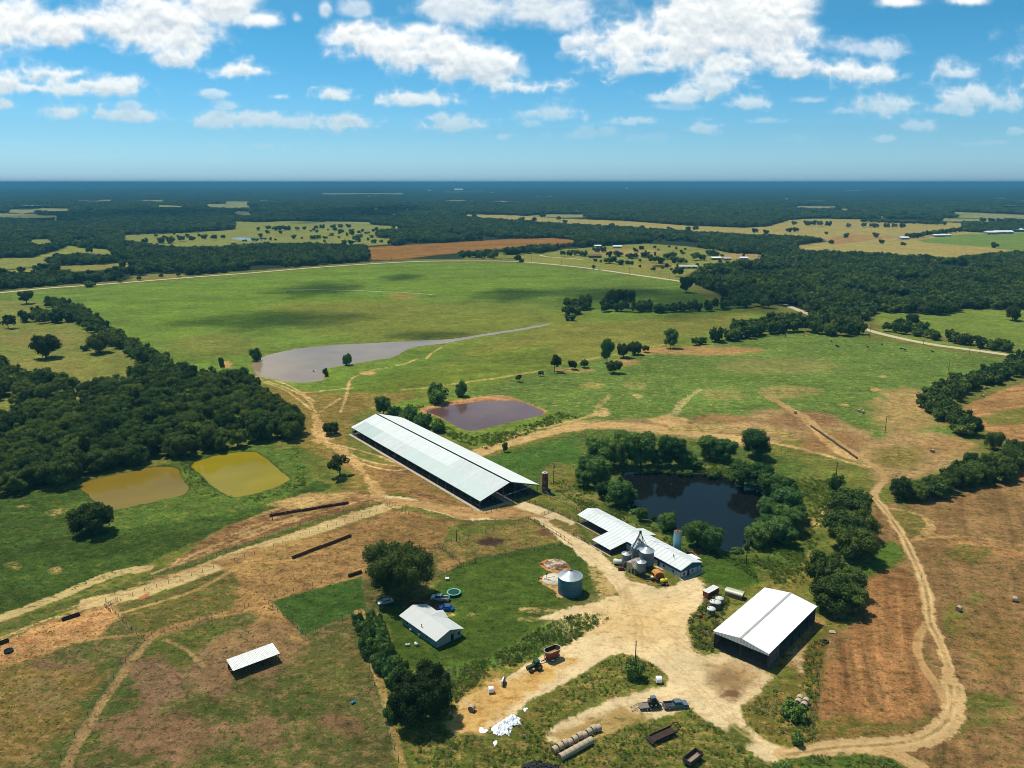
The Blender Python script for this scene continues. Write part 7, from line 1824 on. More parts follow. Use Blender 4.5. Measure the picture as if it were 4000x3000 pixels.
def baler():
    p = G(*zP(1400, 1320)); o = thing('round_baler', (p.x, p.y + 1.0, 0), R(195), 'orange round hay baler parked by the parlour wall', 'baler')
    mb = MB(); mb.prism([(-1.5, .9), (-1.0, .45), (.6, .5), (1.1, 1.0), (1.2, 1.9), (.7, 2.55), (-.4, 2.6), (-1.3, 2.1)], -1.05, 1.05); b = mb.build('body', M['orange'], o, .05)
    MB().box(1.17, 0, 1.75, .06, 1.3, .5).build('grille', M['black'], b)
    mb = MB()
    for s in (-1, 1): mb.prism([(-1.35, 1.0), (-.9, .6), (.4, .7), (.9, 1.1), (.9, 1.9), (.4, 2.3), (-.5, 2.35), (-1.1, 1.9)], s * 1.08 - .03, s * 1.08 + .03)
    mb.build('side_panel', mat('rusty_panel', (.16, .06, .03), .8, 0, .3, 2), o)
    MB().beam((1.1, 0, .7), (3.0, 0, .5), .3, .2).build('drawbar', M['dark_steel'], o)
    MB().box(1.5, 0, .5, .5, 1.8, .3).build('pickup_reel', M['dark_rust'], o)
    MB().box(1.6, .3, 1.15, .6, .8, .35).build('net_box', M['paint_white'], o); o.scale = (1.22, 1.22, 1.22)
    for s in (-1, 1): wheel(o, -.3, s * 1.2, .5, .35)
baler()
def sprayer():
    p = G(*zP(1505, 1385)); o = thing('tank_sprayer', (p.x, p.y + .5, 0), R(20), 'yellow tank sprayer on a small trailer in front of the orange baler', 'sprayer'); o.scale = (1.25, 1.25, 1.25)
    n = 16; mb = MB(); prof = [(-.95, .05), (-.9, .4), (-.75, .52), (.75, .52), (.9, .4), (.95, .05)]
    mb.add([(x, q * math.cos(2 * math.pi * i / n), 1.15 + q * .9 * math.sin(2 * math.pi * i / n)) for x, q in prof for i in range(n)], [(k * n + i, k * n + (i + 1) % n, (k + 1) * n + (i + 1) % n, (k + 1) * n + i) for k in range(5) for i in range(n)], 0, True); mb.build('tank', M['yellow'], o)
    MB().lathe([(.16, 1.6), (.16, 1.7), (.01, 1.7)], n=12).build('lid', M['black'], o)
    mb = MB(); mb.box(0, 0, .58, 2.0, .8, .1); mb.beam((-1, .3, .55), (-2.0, 0, .45), .1, .1); mb.beam((-1, -.3, .55), (-2.0, 0, .45), .1, .1); mb.beam((-1.5, -1.2, .9), (-1.5, 1.2, .9), .06, .06); mb.build('frame', M['dark_steel'], o)
    for s in (-1, 1): wheel(o, .35, s * .72, .45, .22)
sprayer()
def small_cart():
    p = G(*zP(1930, 880)); o = thing('utility_cart', (p.x, p.y, 0), R(-25), 'small black utility cart behind the right rear corner of the parlour', 'cart')
    MB().box(0, 0, .6, 2.2, 1.2, .4).build('body', M['dark_steel'], o, .04); MB().box(.1, 0, 1.75, 1.0, 1.1, .06).build('canopy', M['dark_rust'], o)
    mb = MB()
    for x in (-.35, .55):
        for y in (-.5, .5): mb.tube((x, y, .8), (x, y, 1.75), .03, n=4)
    mb.build('roll_cage', M['dark_steel'], o)
    for x in (-.75, .75):
        for s in (-1, 1): wheel(o, x, s * .55, .28, .2)
small_cart()

def hay_conveyor():
    m, rz, L_ = px_frame((2545, 2908), (2638, 2866)); o = thing('manure_spreader', (m.x, m.y + .6, 0), rz, 'dark rusty long spreader with an arched hitch frame lying in the weeds', 'farm implement')
    L_, W_ = 6.2, 2.3
    mb = MB(); mb.box(0, 0, .75, L_, W_, .08); mb.prism([(-L_ / 2, .75), (L_ / 2, .75), (L_ / 2, 1.15), (-L_ / 2, 1.15)], W_ / 2 - .06, W_ / 2); mb.prism([(-L_ / 2, .75), (L_ / 2, .75), (L_ / 2, 1.15), (-L_ / 2, 1.15)], -W_ / 2, -W_ / 2 + .06); mb.build('box', M['dark_rust'], o)
    mb = MB()
    for k in range(14): mb.box(-L_ / 2 + .6 + k * .4, 0, .82, .06, W_ - .2, .05)
    mb.build('chain_bar', M['rust'], o)
    mb = MB()
    for y in (-W_ / 2 + .1, W_ / 2 - .1): mb.tube((L_ / 2, y, .8), (L_ / 2 + .6, y, 1.7), .09); mb.tube((L_ / 2 + .6, y, 1.7), (L_ / 2 + 1.7, y * .5, 1.6), .09); mb.tube((L_ / 2 + 1.7, y * .5, 1.6), (L_ / 2 + 2.1, 0, .5), .09)
    mb.tube((L_ / 2 + .6, -1, 1.7), (L_ / 2 + .6, 1, 1.7), .08); mb.build('hitch_frame', M['dark_rust'], o)
    mb = MB(); mb.tube((-L_ / 2 - .4, -1.2, .8), (-L_ / 2 - .4, 1.2, .8), .28, n=10); mb.box(-L_ / 2 - .7, 0, .7, .8, W_ + .2, .25); mb.build('beater', M['dark_rust'], o)
    for x in (-1.4, -.5):
        for s in (-1, 1): wheel(o, x, s * 1.25, .42, .25, 'rust')
hay_conveyor()
def open_wagon():
    m, rz, _ = px_frame((2680, 2996), (2730, 2957)); o = thing('box_wagon', (m.x, m.y, 0), rz, 'open rusty box wagon with timber inside at the bottom edge', 'wagon'); L_, W_ = 4.6, 2.1
    mb = MB(); mb.box(0, 0, .9, L_, W_, .08)
    for s in (-1, 1): mb.box(0, s * (W_ / 2 - .03), 1.35, L_, .06, .95)
    for s in (-1, 1): mb.box(s * (L_ / 2 - .03), 0, 1.35, .06, W_ - .14, .95)
    mb.build('box', mat('wagon_rust', (.10, .065, .05), .85, 0, .35, 2), o)
    mb = MB()
    for k in range(9): mb.beam((-L_ / 2 + .3, -.7 + k * .1, 1.0 + (k % 3) * .07), (L_ / 2 - .3 - (k % 4) * .3, -.72 + k * .11, 1.05 + (k % 3) * .06), .09, .05)
    mb.build('timber', M['hay'], o)
    MB().box(0, 0, .7, L_ * .9, .8, .2).build('chassis', M['dark_rust'], o)
    for x in (-1.3, 1.3):
        for s in (-1, 1): wheel(o, x, s * .95, .42, .25, 'rust')
open_wagon()

# ---- bales
def bale_mesh(r=.8, w=1.25, mats=('hay', 'hay_end'), n=22):
    mb = MB(); rr = random.Random(2)
    for k, x in enumerate((-w / 2, -w / 2 + .12, 0, w / 2 - .12, w / 2)): pass
    xs = [(-w / 2, r * .95), (-w / 2 + .1, r), (w / 2 - .1, r), (w / 2, r * .95)]
    vs = [(x, q * math.cos(2 * math.pi * i / n), max(.0, r * .96 + q * math.sin(2 * math.pi * i / n))) for x, q in xs for i in range(n)]
    mb.add(vs, [(k * n + i, k * n + (i + 1) % n, (k + 1) * n + (i + 1) % n, (k + 1) * n + i) for k in range(3) for i in range(n)], 0, True)
    mb.add(vs[:n], [tuple(range(n - 1, -1, -1))], 1); mb.add(vs[-n:], [tuple(range(n))], 1)
    return mb
def bale(x, y, rz, label, group=None, s=1.0, mats=('hay', 'hay_end'), proto={}):
    key = mats
    if key not in proto:
        o = bale_mesh().build('hay_bale', [M[mats[0]], M[mats[1]]]); proto[key] = o.data
    else:
        o = bpy.data.objects.new('hay_bale', proto[key]); C.objects.link(o)
    o.location = (x, y, 0); o.rotation_euler = (0, 0, rz); o.scale = (s, s, s)
    return tag(o, label, 'hay bale', group)
a, b = G(2168, 2936), G(2336, 2852); d = (b - a); k = 10
for i in range(k):
    q = a + d * (i / (k - 1)); w = .22 * ((i * 7) % 3 - 1)
    lab = {0: 'round bale at the lower left end of the longer bale row', 9: 'round bale at the upper right end of the longer bale row'}.get(i, 'weathered round bale inside the longer of the two bale rows')
    bale(q.x + w * .3, q.y + w, math.atan2(d.y, d.x) + rng.uniform(-.05, .05), lab, None if i in (0, 9) else 'round bales of the longer row', .98 + .03 * (i % 3))
a, b = G(2196, 2966), G(2304, 2906); d = (b - a); k = 7
for i in range(k):
    q = a + d * (i / (k - 1))
    lab = {0: 'round bale at the lower left end of the shorter bale row', 6: 'round bale at the upper right end of the shorter bale row'}.get(i, 'grey weathered round bale inside the shorter bale row')
    bale(q.x, q.y, math.atan2(d.y, d.x) + rng.uniform(-.03, .03), lab, None if i in (0, 6) else 'round bales of the shorter row', 1.03)
for sx, sy, rz, lab in [(3744, 2386, .5, 'round bale alone in the stubble right of the loop road, left one of two'), (3962, 2348, -.5, 'round bale at the far right edge of the stubble field'), (3842, 1521, .3, 'round bale at the top of the upper right stubble field'), (3839, 1551, .3, 'round bale just below another in the upper right stubble field'),
                        (1843, 2776, 1.2, 'crumbling brown bale on the silage floor'), (3354, 1609, .3, 'left bale of a pair standing in the middle of the pasture'), (3370, 1614, .3, 'right bale of a pair standing in the middle of the pasture'), (3106, 1614, 0, 'dark bale on bare ground left of the pasture feed bunk'), (3642, 1767, .6, 'dark bale near the right pasture hedge')]:
    p = G(sx, sy); bale(p.x, p.y, rz, lab)
for i, (zx, zy, lab) in enumerate([(858, 1248, 'front left bale of the square of four beside the field fence'), (896, 1268, 'front right bale of the square of four beside the field fence'), (868, 1224, 'back left bale of the square of four beside the field fence'), (908, 1242, 'back right bale of the square of four beside the field fence')]):
    p = G(2600 + zx / 1.659, 2000 + zy / 1.659); bale(p.x, p.y, R(55), lab)
wb = [(2573, 2666, 1.1, .0, 'white plastic-wrapped bale at the right tip of the weedy island'), (1918, 2704, 1.0, .2, 'white plastic-wrapped bale at the silage floor wall')]
for sx, sy, s, rz, lab in wb:
    p = G(sx, sy); bale(p.x, p.y, rz, lab, None, s, ('plastic_white', 'plastic_white'))
def sheet_roll():
    p = G(1968, 2672); o = thing('plastic_roll', (p.x, p.y, 0), R(80), 'thin black and white plastic roll beside the silage floor', 'plastic roll')
    MB().prism([(-1.2, 0), (1.2, 0), (1.2, 1.2), (-1.2, 1.5)], -.25, .1).build('roll', M['dark_steel'], o); MB().prism([(-1.2, 0), (1.2, 0), (1.2, 1.25), (-1.2, 1.55)], .1, .4).build('wrap', M['plastic_white'], o)
sheet_roll()
def plastic_pile(name, pts, zmax, label, seed):
    P = [tuple(G(*q)[:2]) for q in pts]; P = smooth_closed(P, 1); Pa = np.array(P); x0, y0 = Pa.min(0) - .3; x1, y1 = Pa.max(0) + .3
    st = max(.12, (x1 - x0) / 70); nx, ny = int((x1 - x0) / st) + 1, int((y1 - y0) / st) + 1
    X, Y = np.meshgrid(x0 + np.arange(nx) * st, y0 + np.arange(ny) * st, indexing='ij')
    d = seg_dist(X, Y, P); d = np.where(inside_poly(X, Y, P), d, -d) + (fbm(X / .8, Y / .8, seed, 3) - .5) * .9
    Z = .03 + zmax * np.clip(d / 1.6, 0, 1) ** .5 * (.35 + .9 * np.abs(fbm(X / .9, Y / .9, seed, 4, .65) - .5) * 3.2)
    idx = np.arange(nx * ny).reshape(nx, ny); q = np.stack([idx[:-1, :-1], idx[1:, :-1], idx[1:, 1:], idx[:-1, 1:]], -1).reshape(-1, 4)
    ok = (d > 0).ravel(); q = q[ok[q].all(1)]
    mb = MB(); mb.v = np.stack([X, Y, Z], -1).reshape(-1, 3).tolist(); mb.f = q.tolist(); mb.m = [0] * len(q); mb.sm = [False] * len(q)
    tag(mb.build(name, M['plastic_white']), label, 'plastic sheet')
zW = PX(1840, 2620, 5.353)
plastic_pile('plastic_sheet', [zW(x, y) for x, y in [(440, 1200), (560, 1100), (700, 1010), (850, 910), (960, 960), (1060, 990), (1020, 1080), (1080, 1140), (960, 1150), (870, 1190), (840, 1290), (820, 1380), (720, 1340), (600, 1380), (520, 1360), (440, 1290)]], .9, 'big crumpled heap of white plastic sheet below the silage floor', 4)
plastic_pile('plastic_sheet', [zW(x, y) for x, y in [(160, 1200), (240, 1180), (290, 1240), (380, 1235), (290, 1300), (160, 1310)]], .3, 'flat dirty-white plastic scrap left of the big crumpled heap', 5)
plastic_pile('plastic_sheet', [zW(x, y) for x, y in [(1095, 780), (1130, 765), (1200, 790), (1170, 820), (1120, 860), (1090, 840)]], .4, 'small white plastic scrap above the big crumpled heap', 6)
plastic_pile('plastic_sheet', [zW(x, y) for x, y in [(470, 1480), (520, 1440), (550, 1470), (520, 1560), (490, 1600), (475, 1560)]], .3, 'narrow white plastic scrap below the big crumpled heap', 7)

def tyre_heap():
    r = random.Random(4); c = G(2108, 3010); n = 20; k = 8
    mb = MB(); R0, r0 = .42, .16; vs = []
    for i in range(n):
        for j in range(k):
            t, u = 2 * math.pi * i / n, 2 * math.pi * j / k; q = R0 + r0 * math.cos(u); vs.append((q * math.cos(t), q * math.sin(t), r0 + r0 * .9 * math.sin(u)))
    mb.add(vs, [(i * k + j, ((i + 1) % n) * k + j, ((i + 1) % n) * k + (j + 1) % k, i * k + (j + 1) % k) for i in range(n) for j in range(k)], 0, True)
    first = mb.build('tyre', M['tyre'])
    for i in range(70):
        o = first if i == 0 else first.copy()
        if i: C.objects.link(o)
        t = r.uniform(0, 6.28); q = math.sqrt(r.random()); x = c.x + q * 3.9 * math.cos(t); y = c.y + q * 2.3 * math.sin(t)
        o.location = (x, y, (1 - q) * r.uniform(0, 1.0)); s = r.uniform(.8, 1.25); o.scale = (s, s, s); o.rotation_euler = (r.uniform(-.5, .5), r.uniform(-.5, .5), 0)
        tag(o, 'black used tyre in the heap at the bottom edge below the bale rows', 'tyre', 'tyres of the heap')
tyre_heap()
for sx, sy, lab in [(3224, 2508, 'black tyre lying by the field fence right of the hay barn')]:
    p = G(sx, sy); o = bpy.data.objects['tyre'].copy(); C.objects.link(o); o.location = (p.x, p.y, 0); o.scale = (1.6, 1.6, 1.6); o.rotation_euler = (0, 0, 0); tag(o, lab, 'tyre'); o['group'] = ''; del o['group']
def pallet():
    p = G(3251, 2470); o = thing('pallet', (p.x, p.y, 0), R(-12), 'grey board platform lying by the field fence', 'pallet')
    mb = MB()
    for k in range(6): mb.box(-.7 + k * .28, 0, .22, .22, 1.4, .05)
    mb.build('board', M['hay'], o); mb = MB()
    for y in (-.6, 0, .6): mb.box(0, y, .1, 1.7, .12, .18)
    mb.build('bearer', M['wood'], o)
pallet()

# ---- feed bunks
def bunk(p1, p2, label, mw='dark_rust', pale=False, w=.85):
    m, rz, L_ = px_frame(p1, p2); o = thing('feed_bunk', (m.x, m.y, 0), rz, label, 'feed bunk')
    k = max(1, round(L_ / 6.5)); l = L_ / k
    for i in range(k):
        x = -L_ / 2 + l * (i + .5); yo = .18 * (i % 2)
        mb = MB()
        for s in (-1, 1): mb.box(x, yo + s * w / 2, .5, l - .12, .07, .55)
        mb.box(x, yo, .32, l - .12, w - .1, .06)
        for s in (-1, 1): mb.box(x + s * (l / 2 - .12), yo, .45, .08, w, .6)
        t = mb.build('trough', M[mw], o)
    return o
bunk((1052, 2018), (1362, 1967), 'longest rusty feed bunk, on the brown slope above the pale lane', 'rust')
bunk((1141, 2183), (1373, 2096), 'long rusty feed bunk alone on the bare paddock below the lane', 'rust')
bunk((1361, 2254), (1414, 2237), 'short dark feed bunk left of the huge oak')
bunk((241, 2426), (313, 2402), 'short dark feed bunk beside the lane at far left')
bunk((-30, 2528), (36, 2504), 'dark feed bunk cut by the left edge')
bunk((3167, 1667), (3348, 1793), 'long narrow feed bunk on bare sandy ground in the upper right pasture', 'wood', w=.7)
def round_trough():
    p = G(34, 2546); o = thing('water_trough', (p.x, p.y, 0), 0, 'round dark water trough near the left edge', 'trough')
    MB().lathe([(1.1, 0), (1.15, .6), (1.05, .6), (1.0, .3)], n=28).build('rim', M['dark_steel'], o); MB().disc(0, 0, .45, 1.03, 28).build('water', WM['dark'], o)
round_trough()
def well_box():
    p = G(1747, 2266); o = thing('well_cover', (p.x, p.y, 0), R(5), 'small white and grey box on the lawn beside the huge oak', 'box')
    MB().box(0, 0, .35, 1.0, .9, .7).build('box', M['concrete'], o); MB().box(0, 0, .73, 1.2, 1.1, .08).build('lid', M['paint_white'], o)
well_box()
def slabs():
    for zx, zy, mk, lab in ((525, 215, 'rusty_concrete', 'round rust-stained concrete pad, upper one beside the big grain bin'), (500, 492, 'white_concrete', 'round pale concrete pad, lower one beside the big grain bin')):
        p = G(2060 + zx / 4.76, 2160 + zy / 4.76); o = thing('concrete_pad', (p.x, p.y, 0), 0, lab, 'concrete pad')
        MB().lathe([(3.75, 0), (3.75, .16), (.01, .17)], n=48).build('slab', M[mk], o)
        mb = MB()
        for t0 in (2.95, 3.55): mb.beam((-3.3, (t0 - 3.25) * .6, .19), (.3, (t0 - 3.25) * 5.5, .19), .22, .04)
        mb.build('floor_channel', mat('channel', (.2, .17, .14), .9), o)
        mb = MB(); mb.box(-4.6, .3, .12, 1.2, .5, .2); mb.build('sump', M['dark_rust'], o)
    p = G(2134, 2262); o = thing('fan_post', (p.x, p.y, 0), 0, 'thin post with a dark fan head on the pale concrete pad', 'post')
    MB().tube((0, 0, .1), (0, 0, 1.7), .06, n=6).build('post', M['steel'], o); MB().tube((0, -.2, 1.8), (.2, .2, 1.9), .3, n=12).build('fan', M['black'], o)
slabs()

# ---- poles
def pole(sx, sy, ty, label, group=None, arm=True, lamp=False, transformer=False):
    p = G(sx, sy); h = hgt(sx, sy, ty); o = thing('utility_pole', (p.x, p.y, 0), rng.uniform(-.4, .6), label, 'utility pole', group)
    MB().tube((0, 0, 0), (0, 0, h), .17, .12, 7).build('post', M['pole'], o)
    if arm:
        MB().beam((-1.1, 0, h - .5), (1.1, 0, h - .5), .12, .12).build('crossarm', M['pole'], o)
        mb = MB()
        for x in (-1, -.4, .4, 1): mb.tube((x, 0, h - .44), (x, 0, h - .2), .05, n=6)
        mb.build('insulator', M['steel'], o)
    if transformer: MB().tube((.35, -.2, h - 2.0), (.35, -.2, h - 1.1), .26, n=12).build('transformer', M['steel'], o)
    if lamp: MB().tube((0, 0, h - 1.2), (.7, -.5, h - 1.0), .06, n=6).build('lamp_arm', M['galv_roof'], o)
pole(2162.6, 1894.5, 1808, 'utility pole beside the rust-streaked tank', transformer=True)
pole(2913.5, 2211, 2099, 'utility pole on the grass right of the parlour, with a transformer', transformer=True)
pole(2481, 2600, 2503, 'dark pole rising from the bush in the weedy island', arm=False, lamp=True)
pole(3267, 1849, 1804, 'short pole above the round bush beside the lane', arm=False)
pole(3456.6, 1691, 1624.6, 'pole standing alone in the lower part of the right pasture')
pole(3705, 1449, 1404, 'pole at the right corner of the right pasture')
pole(1064, 2032, 1998, 'short pole at the left end of the longest feed bunk', arm=False)
pole(1783, 2114, 2072, 'pole in the paddock fence above the huge oak', arm=False)
for i, (sx, sy, ty) in enumerate([(3786, 1384, 1354), (3827, 1381, 1359), (3607, 1347, 1328), (3396, 1320, 1276)]): pole(sx, sy, ty, 'roadside pole along the road at the right edge of the pasture', 'poles along the right road')
for sx, sy, ty in [(2077, 1025, 1000), (2193, 1038, 1016), (2318, 1057, 1027), (2458, 1077, 1048), (2613, 1100, 1066), (1530, 1021, 1004)]: pole(sx, sy, ty, 'distant roadside pole along the pale road behind the meadow', 'poles along the far road')

# ---- fences
def fence(pts, label, step=3.6, h=1.3, rails=0, gate=False, wires=3):
    P = [tuple(G(*q)[:2]) for q in pts]; L_ = sum(math.dist(a, b) for a, b in zip(P, P[1:]))
    o = thing('gate' if gate else 'fence', (P[0][0], P[0][1], 0), 0, label, 'gate' if gate else 'fence')
    step = max(step, L_ / 90); ox, oy = P[0]
    S = [P[0]] + along(P, step) + [P[-1]]
    pm = bpy.data.meshes.get('fence_post_mesh')
    for i, (x, y) in enumerate(S):
        if pm is None:
            q = MB().tube((0, 0, 0), (0, 0, 1.0), .062, n=6).build('post', M['pole'], o); q.data.name = 'fence_post_mesh'; pm = q.data
        else: q = bpy.data.objects.new('post', pm); C.objects.link(q); q.parent = o
        q.location = (x - ox, y - oy, 0); q.scale = (1, 1, h * (1 + .1 * ((i * 7) % 3 - 1)))
    mb = MB()
    for a, b in zip(S, S[1:]):
        for k in range(rails or wires):
            z = h * (.95 - .8 * k / max(1, (rails or wires) - 1)) if (rails or wires) > 1 else h * .9
            mb.tube((a[0] - ox, a[1] - oy, z), (b[0] - ox, b[1] - oy, z), .05 if rails else .014, n=4, cap=False)
    mb.build('rail' if rails else 'wire', M['rail'] if rails else M['steel'], o)
fence([(597, 2265), (900, 2152), (1200, 2045), (1500, 1954)], 'wire fence along the upper side of the pale lane')
fence([(470, 2345), (640, 2286), (900, 2198), (1200, 2088), (1470, 1999)], 'wire fence along the lower side of the pale lane')
fence([(410, 2372), (461, 2347)], 'rail gate at the left end of the pale lane', 1.8, 1.2, 3, True)
fence([(410, 2372), (432, 2390)], 'short rail fence below the lane gate', 1.2, 1.2, 3)
fence([(1500, 1955), (1529, 1972), (1601, 2012)], 'short wire fence running from the lane head toward the long barn', 2.2, 1.4)
fence([(1504, 1974), (1532, 1986)], 'small pale gate at the head of the lane', 1.5, 1.3, 3, True)
fence([(1734, 2134), (1783, 2113), (1900, 2078), (2065, 2030)], 'wire fence between the two paddocks behind the farmhouse')
fence([(1675, 2147), (1711, 2136), (1760, 2170), (1801, 2202)], 'board fence corner right of the huge oak', 2.2, 1.4, 3)
fence([(1734, 2134), (1711, 2136)], 'short board fence linking the paddock fence to the corner', 2, 1.4, 3)
fence([(1723, 2243), (1790, 2216), (1858, 2198)], 'board fence along the top of the lawn', 2.2, 1.4, 3)
fence([(1860, 2199), (2000, 2166), (2192, 2132)], 'wire fence along the upper edge of the lawn')
fence([(2071, 2030), (2120, 2056), (2180, 2092), (2234, 2130)], 'rail fence beside the farm road above the lawn', 2.6, 1.4, 2)
fence([(2046, 1957), (2160, 1997), (2254, 2042)], 'rail fence along the left side of the earth corral', 3, 1.5, 4)
fence([(2110, 1928), (2200, 1966), (2272, 2002)], 'rail fence along the right side of the earth corral', 3, 1.2, 2)
fence([(2113, 2016), (2160, 1997)], 'rail gate across the side of the earth corral', 2, 1.3, 4, True)
fence([(1900, 2006), (1950, 1990), (2002, 1972)], 'pale rail fence in front of the near end of the long barn', 2.4, 1.3, 2)
fence([(1033, 2344), (1084, 2329), (1240, 2284), (1410, 2240)], 'wire fence along the top of the small green plot', 3, 1.3)
fence([(1033, 2344), (1058, 2370), (1125, 2420), (1195, 2487)], 'wire fence along the left side of the small green plot', 3, 1.4)
fence([(1195, 2487), (1250, 2466), (1380, 2402)], 'wire fence along the lower side of the small green plot', 3, 1.3)
fence([(414, 2352), (480, 2432), (536, 2478), (563, 2499)], 'wire fence running down from the lane gate', 3, 1.4)
fence([(594, 2484), (717, 2448), (811, 2418), (943, 2382), (971, 2368)], 'wire fence across the middle of the left paddock', 3.2, 1.3)
fence([(536, 2532), (479, 2611), (365, 2768), (250, 2948), (200, 3020)], 'sparse fence beside the footpath at lower left', 7, 1.4)
fence([(1400, 2394), (1394, 2436), (1455, 2651), (1479, 2741), (1557, 2976)], 'wire fence between the shrub hedge and the trodden paddock', 4, 1.3)
fence([(3018, 1754), (3113, 1768), (3221, 1799), (3316, 1840)], 'wire fence beside the lane above the dark pond', 4, 1.4)
fence([(3190, 2620), (3200, 2700), (3175, 2820), (3172, 2900)], 'fence line between the yard and the stubble field', 3, 1.4)
fence([(2240, 2095), (2290, 2120), (2300, 2128)], 'rusty pen rails outside the parlour wing', 1.4, 1.5, 5)

# ---- water things, far structures
def raft():
    p = G(1224, 1449); o = thing('pump_raft', (p.x, p.y, WATER_Z), R(15), 'small pale pump raft floating on the long silver pond', 'raft')
    MB().box(0, 0, .15, 3.4, 1.6, .3).build('float', M['paint_white'], o); MB().box(.2, 0, .6, 1.0, .8, .6).build('pump', M['slate'], o)
raft()
def pivot():
    pts = [G(1130, 1141), G(1307, 1144), G(1486, 1150), G(1692, 1162)]; o = thing('irrigation_machine', pts[-1], 0, 'long thin irrigation machine on wheeled towers across the big meadow', 'irrigation machine')
    q0 = pts[-1]; mb = MB()
    for a, b in zip(pts, pts[1:]):
        a, b = a - q0, b - q0; m = (a + b) / 2
        mb.tube(a + Vector((0, 0, 3)), m + Vector((0, 0, 3.6)), .13, n=5); mb.tube(m + Vector((0, 0, 3.6)), b + Vector((0, 0, 3)), .13, n=5)
    mb.build('pipe', M['galv_roof'], o)
    for a in pts:
        a = a - q0; mb = MB()
        for s in (-1, 1): mb.tube(a + Vector((s * 1.6, -.5, .2)), a + Vector((0, 0, 3)), .08, n=5); mb.tube(a + Vector((s * 1.6, -1, .5)), a + Vector((s * 1.6, -.6, .5)), .5, n=10)
        mb.build('tower', M['dark_steel'], o)
pivot()
def far_house(sx, sy, L_, Wd, h, rz, roofc, wallc, label, cat='house', name='far_house'):
    p = G(sx, sy); o = thing(name, (p.x, p.y, 0), rz, label, cat)
    MB().box(0, 0, h / 2, L_, Wd, h).build('wall', mat('wall_' + cat, wallc, .9), o)
    mb = MB(); mb.prism([(-Wd / 2 - .4, h), (Wd / 2 + .4, h), (0, h + Wd * .2)], -L_ / 2 - .4, L_ / 2 + .4, axis='X'); mb.build('roof', mat('roof_' + cat, roofc, .6), o)
    mb = MB()
    for k in range(3): mb.box(-L_ * .3 + k * L_ * .3, -Wd / 2 - .03, h * .5, L_ * .1, .08, h * .5)
    mb.build('window', M['glass'], o)
WH, GRY = (.7, .7, .7), (.3, .3, .3)
far_house(2323, 1006, 21, 11, 3, .1, (.14, .05, .045), (.1, .07, .06), 'far house with a dull red roof beyond the pale road')
for args in [
 (2411, 968, 16, 9, 3, 0, WH, GRY, 'small white-roofed shed right of and behind the red-roofed house', 'shed'), (2334, 966, 13, 9, 3, .3, WH, GRY, 'pale roof just above the red-roofed house', 'shed'),
 (2796, 1014, 15, 9, 3, 0, WH, (.16, .15, .13), 'white-roofed building left of two by the far wood edge', 'house'), (2838, 1016, 12, 8, 3, .2, (.4, .42, .42), (.2, .18, .15), 'grey-roofed building beside the white-roofed one at the wood edge', 'house'),
 (2687, 1048, 26, 9, 3, .05, (.42, .40, .36), (.3, .28, .24), 'long low pale house just beyond the bend of the road', 'house'), (2904, 1014, 13, 8, 3, 0, WH, GRY, 'small white roof among the trees at the wood edge', 'house'),
 (2979, 1008, 14, 8, 3, .2, (.32, .16, .14), (.4, .35, .3), 'reddish roof among the trees at the wood edge', 'house'), (2936, 946, 22, 9, 3, .1, WH, GRY, 'thin white roof inside the wood above the homesteads', 'shed'),
 (3529, 935, 20, 12, 4, .2, WH, GRY, 'white farm shed at the end of the far track', 'shed'), (3665, 925, 27, 12, 4, .1, WH, GRY, 'white farm sheds in the middle of the far right field', 'shed'), (3700, 923, 14, 9, 3, 0, WH, GRY, 'little white shed right of the middle farm sheds', 'shed'),
 (3870, 915, 30, 16, 5, .1, WH, GRY, 'left one of the white barns at the far right', 'barn'), (3915, 913, 46, 16, 5, .05, WH, (.4, .4, .4), 'middle long white barn at the far right', 'barn'), (3967, 905, 40, 20, 5, .02, (.45, .55, .6), (.05, .12, .2), 'large blue-walled barn with a pale roof at the far right edge', 'barn'),
 (854, 900, 20, 12, 4, 0, WH, GRY, 'white shed at the corner of the far left wood', 'shed'), (283, 811, 26, 12, 8, 0, WH, WH, 'pale building above the forest at far left', 'building'),
 (1791, 745.5, 130, 70, 18, 0, WH, WH, 'large white industrial roof near the horizon left of centre', 'building'), (1678, 747.5, 45, 30, 14, 0, WH, WH, 'small white roof left of the large industrial roof near the horizon', 'building'), (1920, 755.5, 36, 24, 12, 0, WH, WH, 'small white roof right of the large industrial roof near the horizon', 'building'),
 (2448, 740.5, 46, 30, 24, 0, WH, WH, 'single white building near the horizon right of centre', 'building'), (3072, 784, 12, 10, 12, 0, WH, WH, 'tiny white building in the far forest right of centre', 'building'),
 (3780, 799, 22, 14, 9, 0, WH, WH, 'tiny white roof left of another in the far right forest', 'building'), (3805, 798, 24, 14, 9, .1, WH, WH, 'pale roof in the far right forest', 'building'), (3850, 799, 16, 12, 9, 0, WH, WH, 'tiny white roof right of another in the far right forest', 'building'), (3523, 801, 16, 12, 10, 0, WH, WH, 'tiny white roof alone in the far forest on the right', 'building'),
]: far_house(*args)
def far_car():
    p = G(2342, 1054); o = thing('parked_car', (p.x, p.y, .1), -.25, 'tiny white car on the pale road behind the meadow', 'car')
    MB().prism([(-2.3, .3), (2.3, .3), (2.3, .9), (-2.3, .95)], -.9, .9).build('body', M['white_car'], o); MB().prism([(-1.5, .9), (1.2, .9), (.5, 1.5), (-1.2, 1.5)], -.8, .8).build('window', M['tint_glass'], o)
far_car()
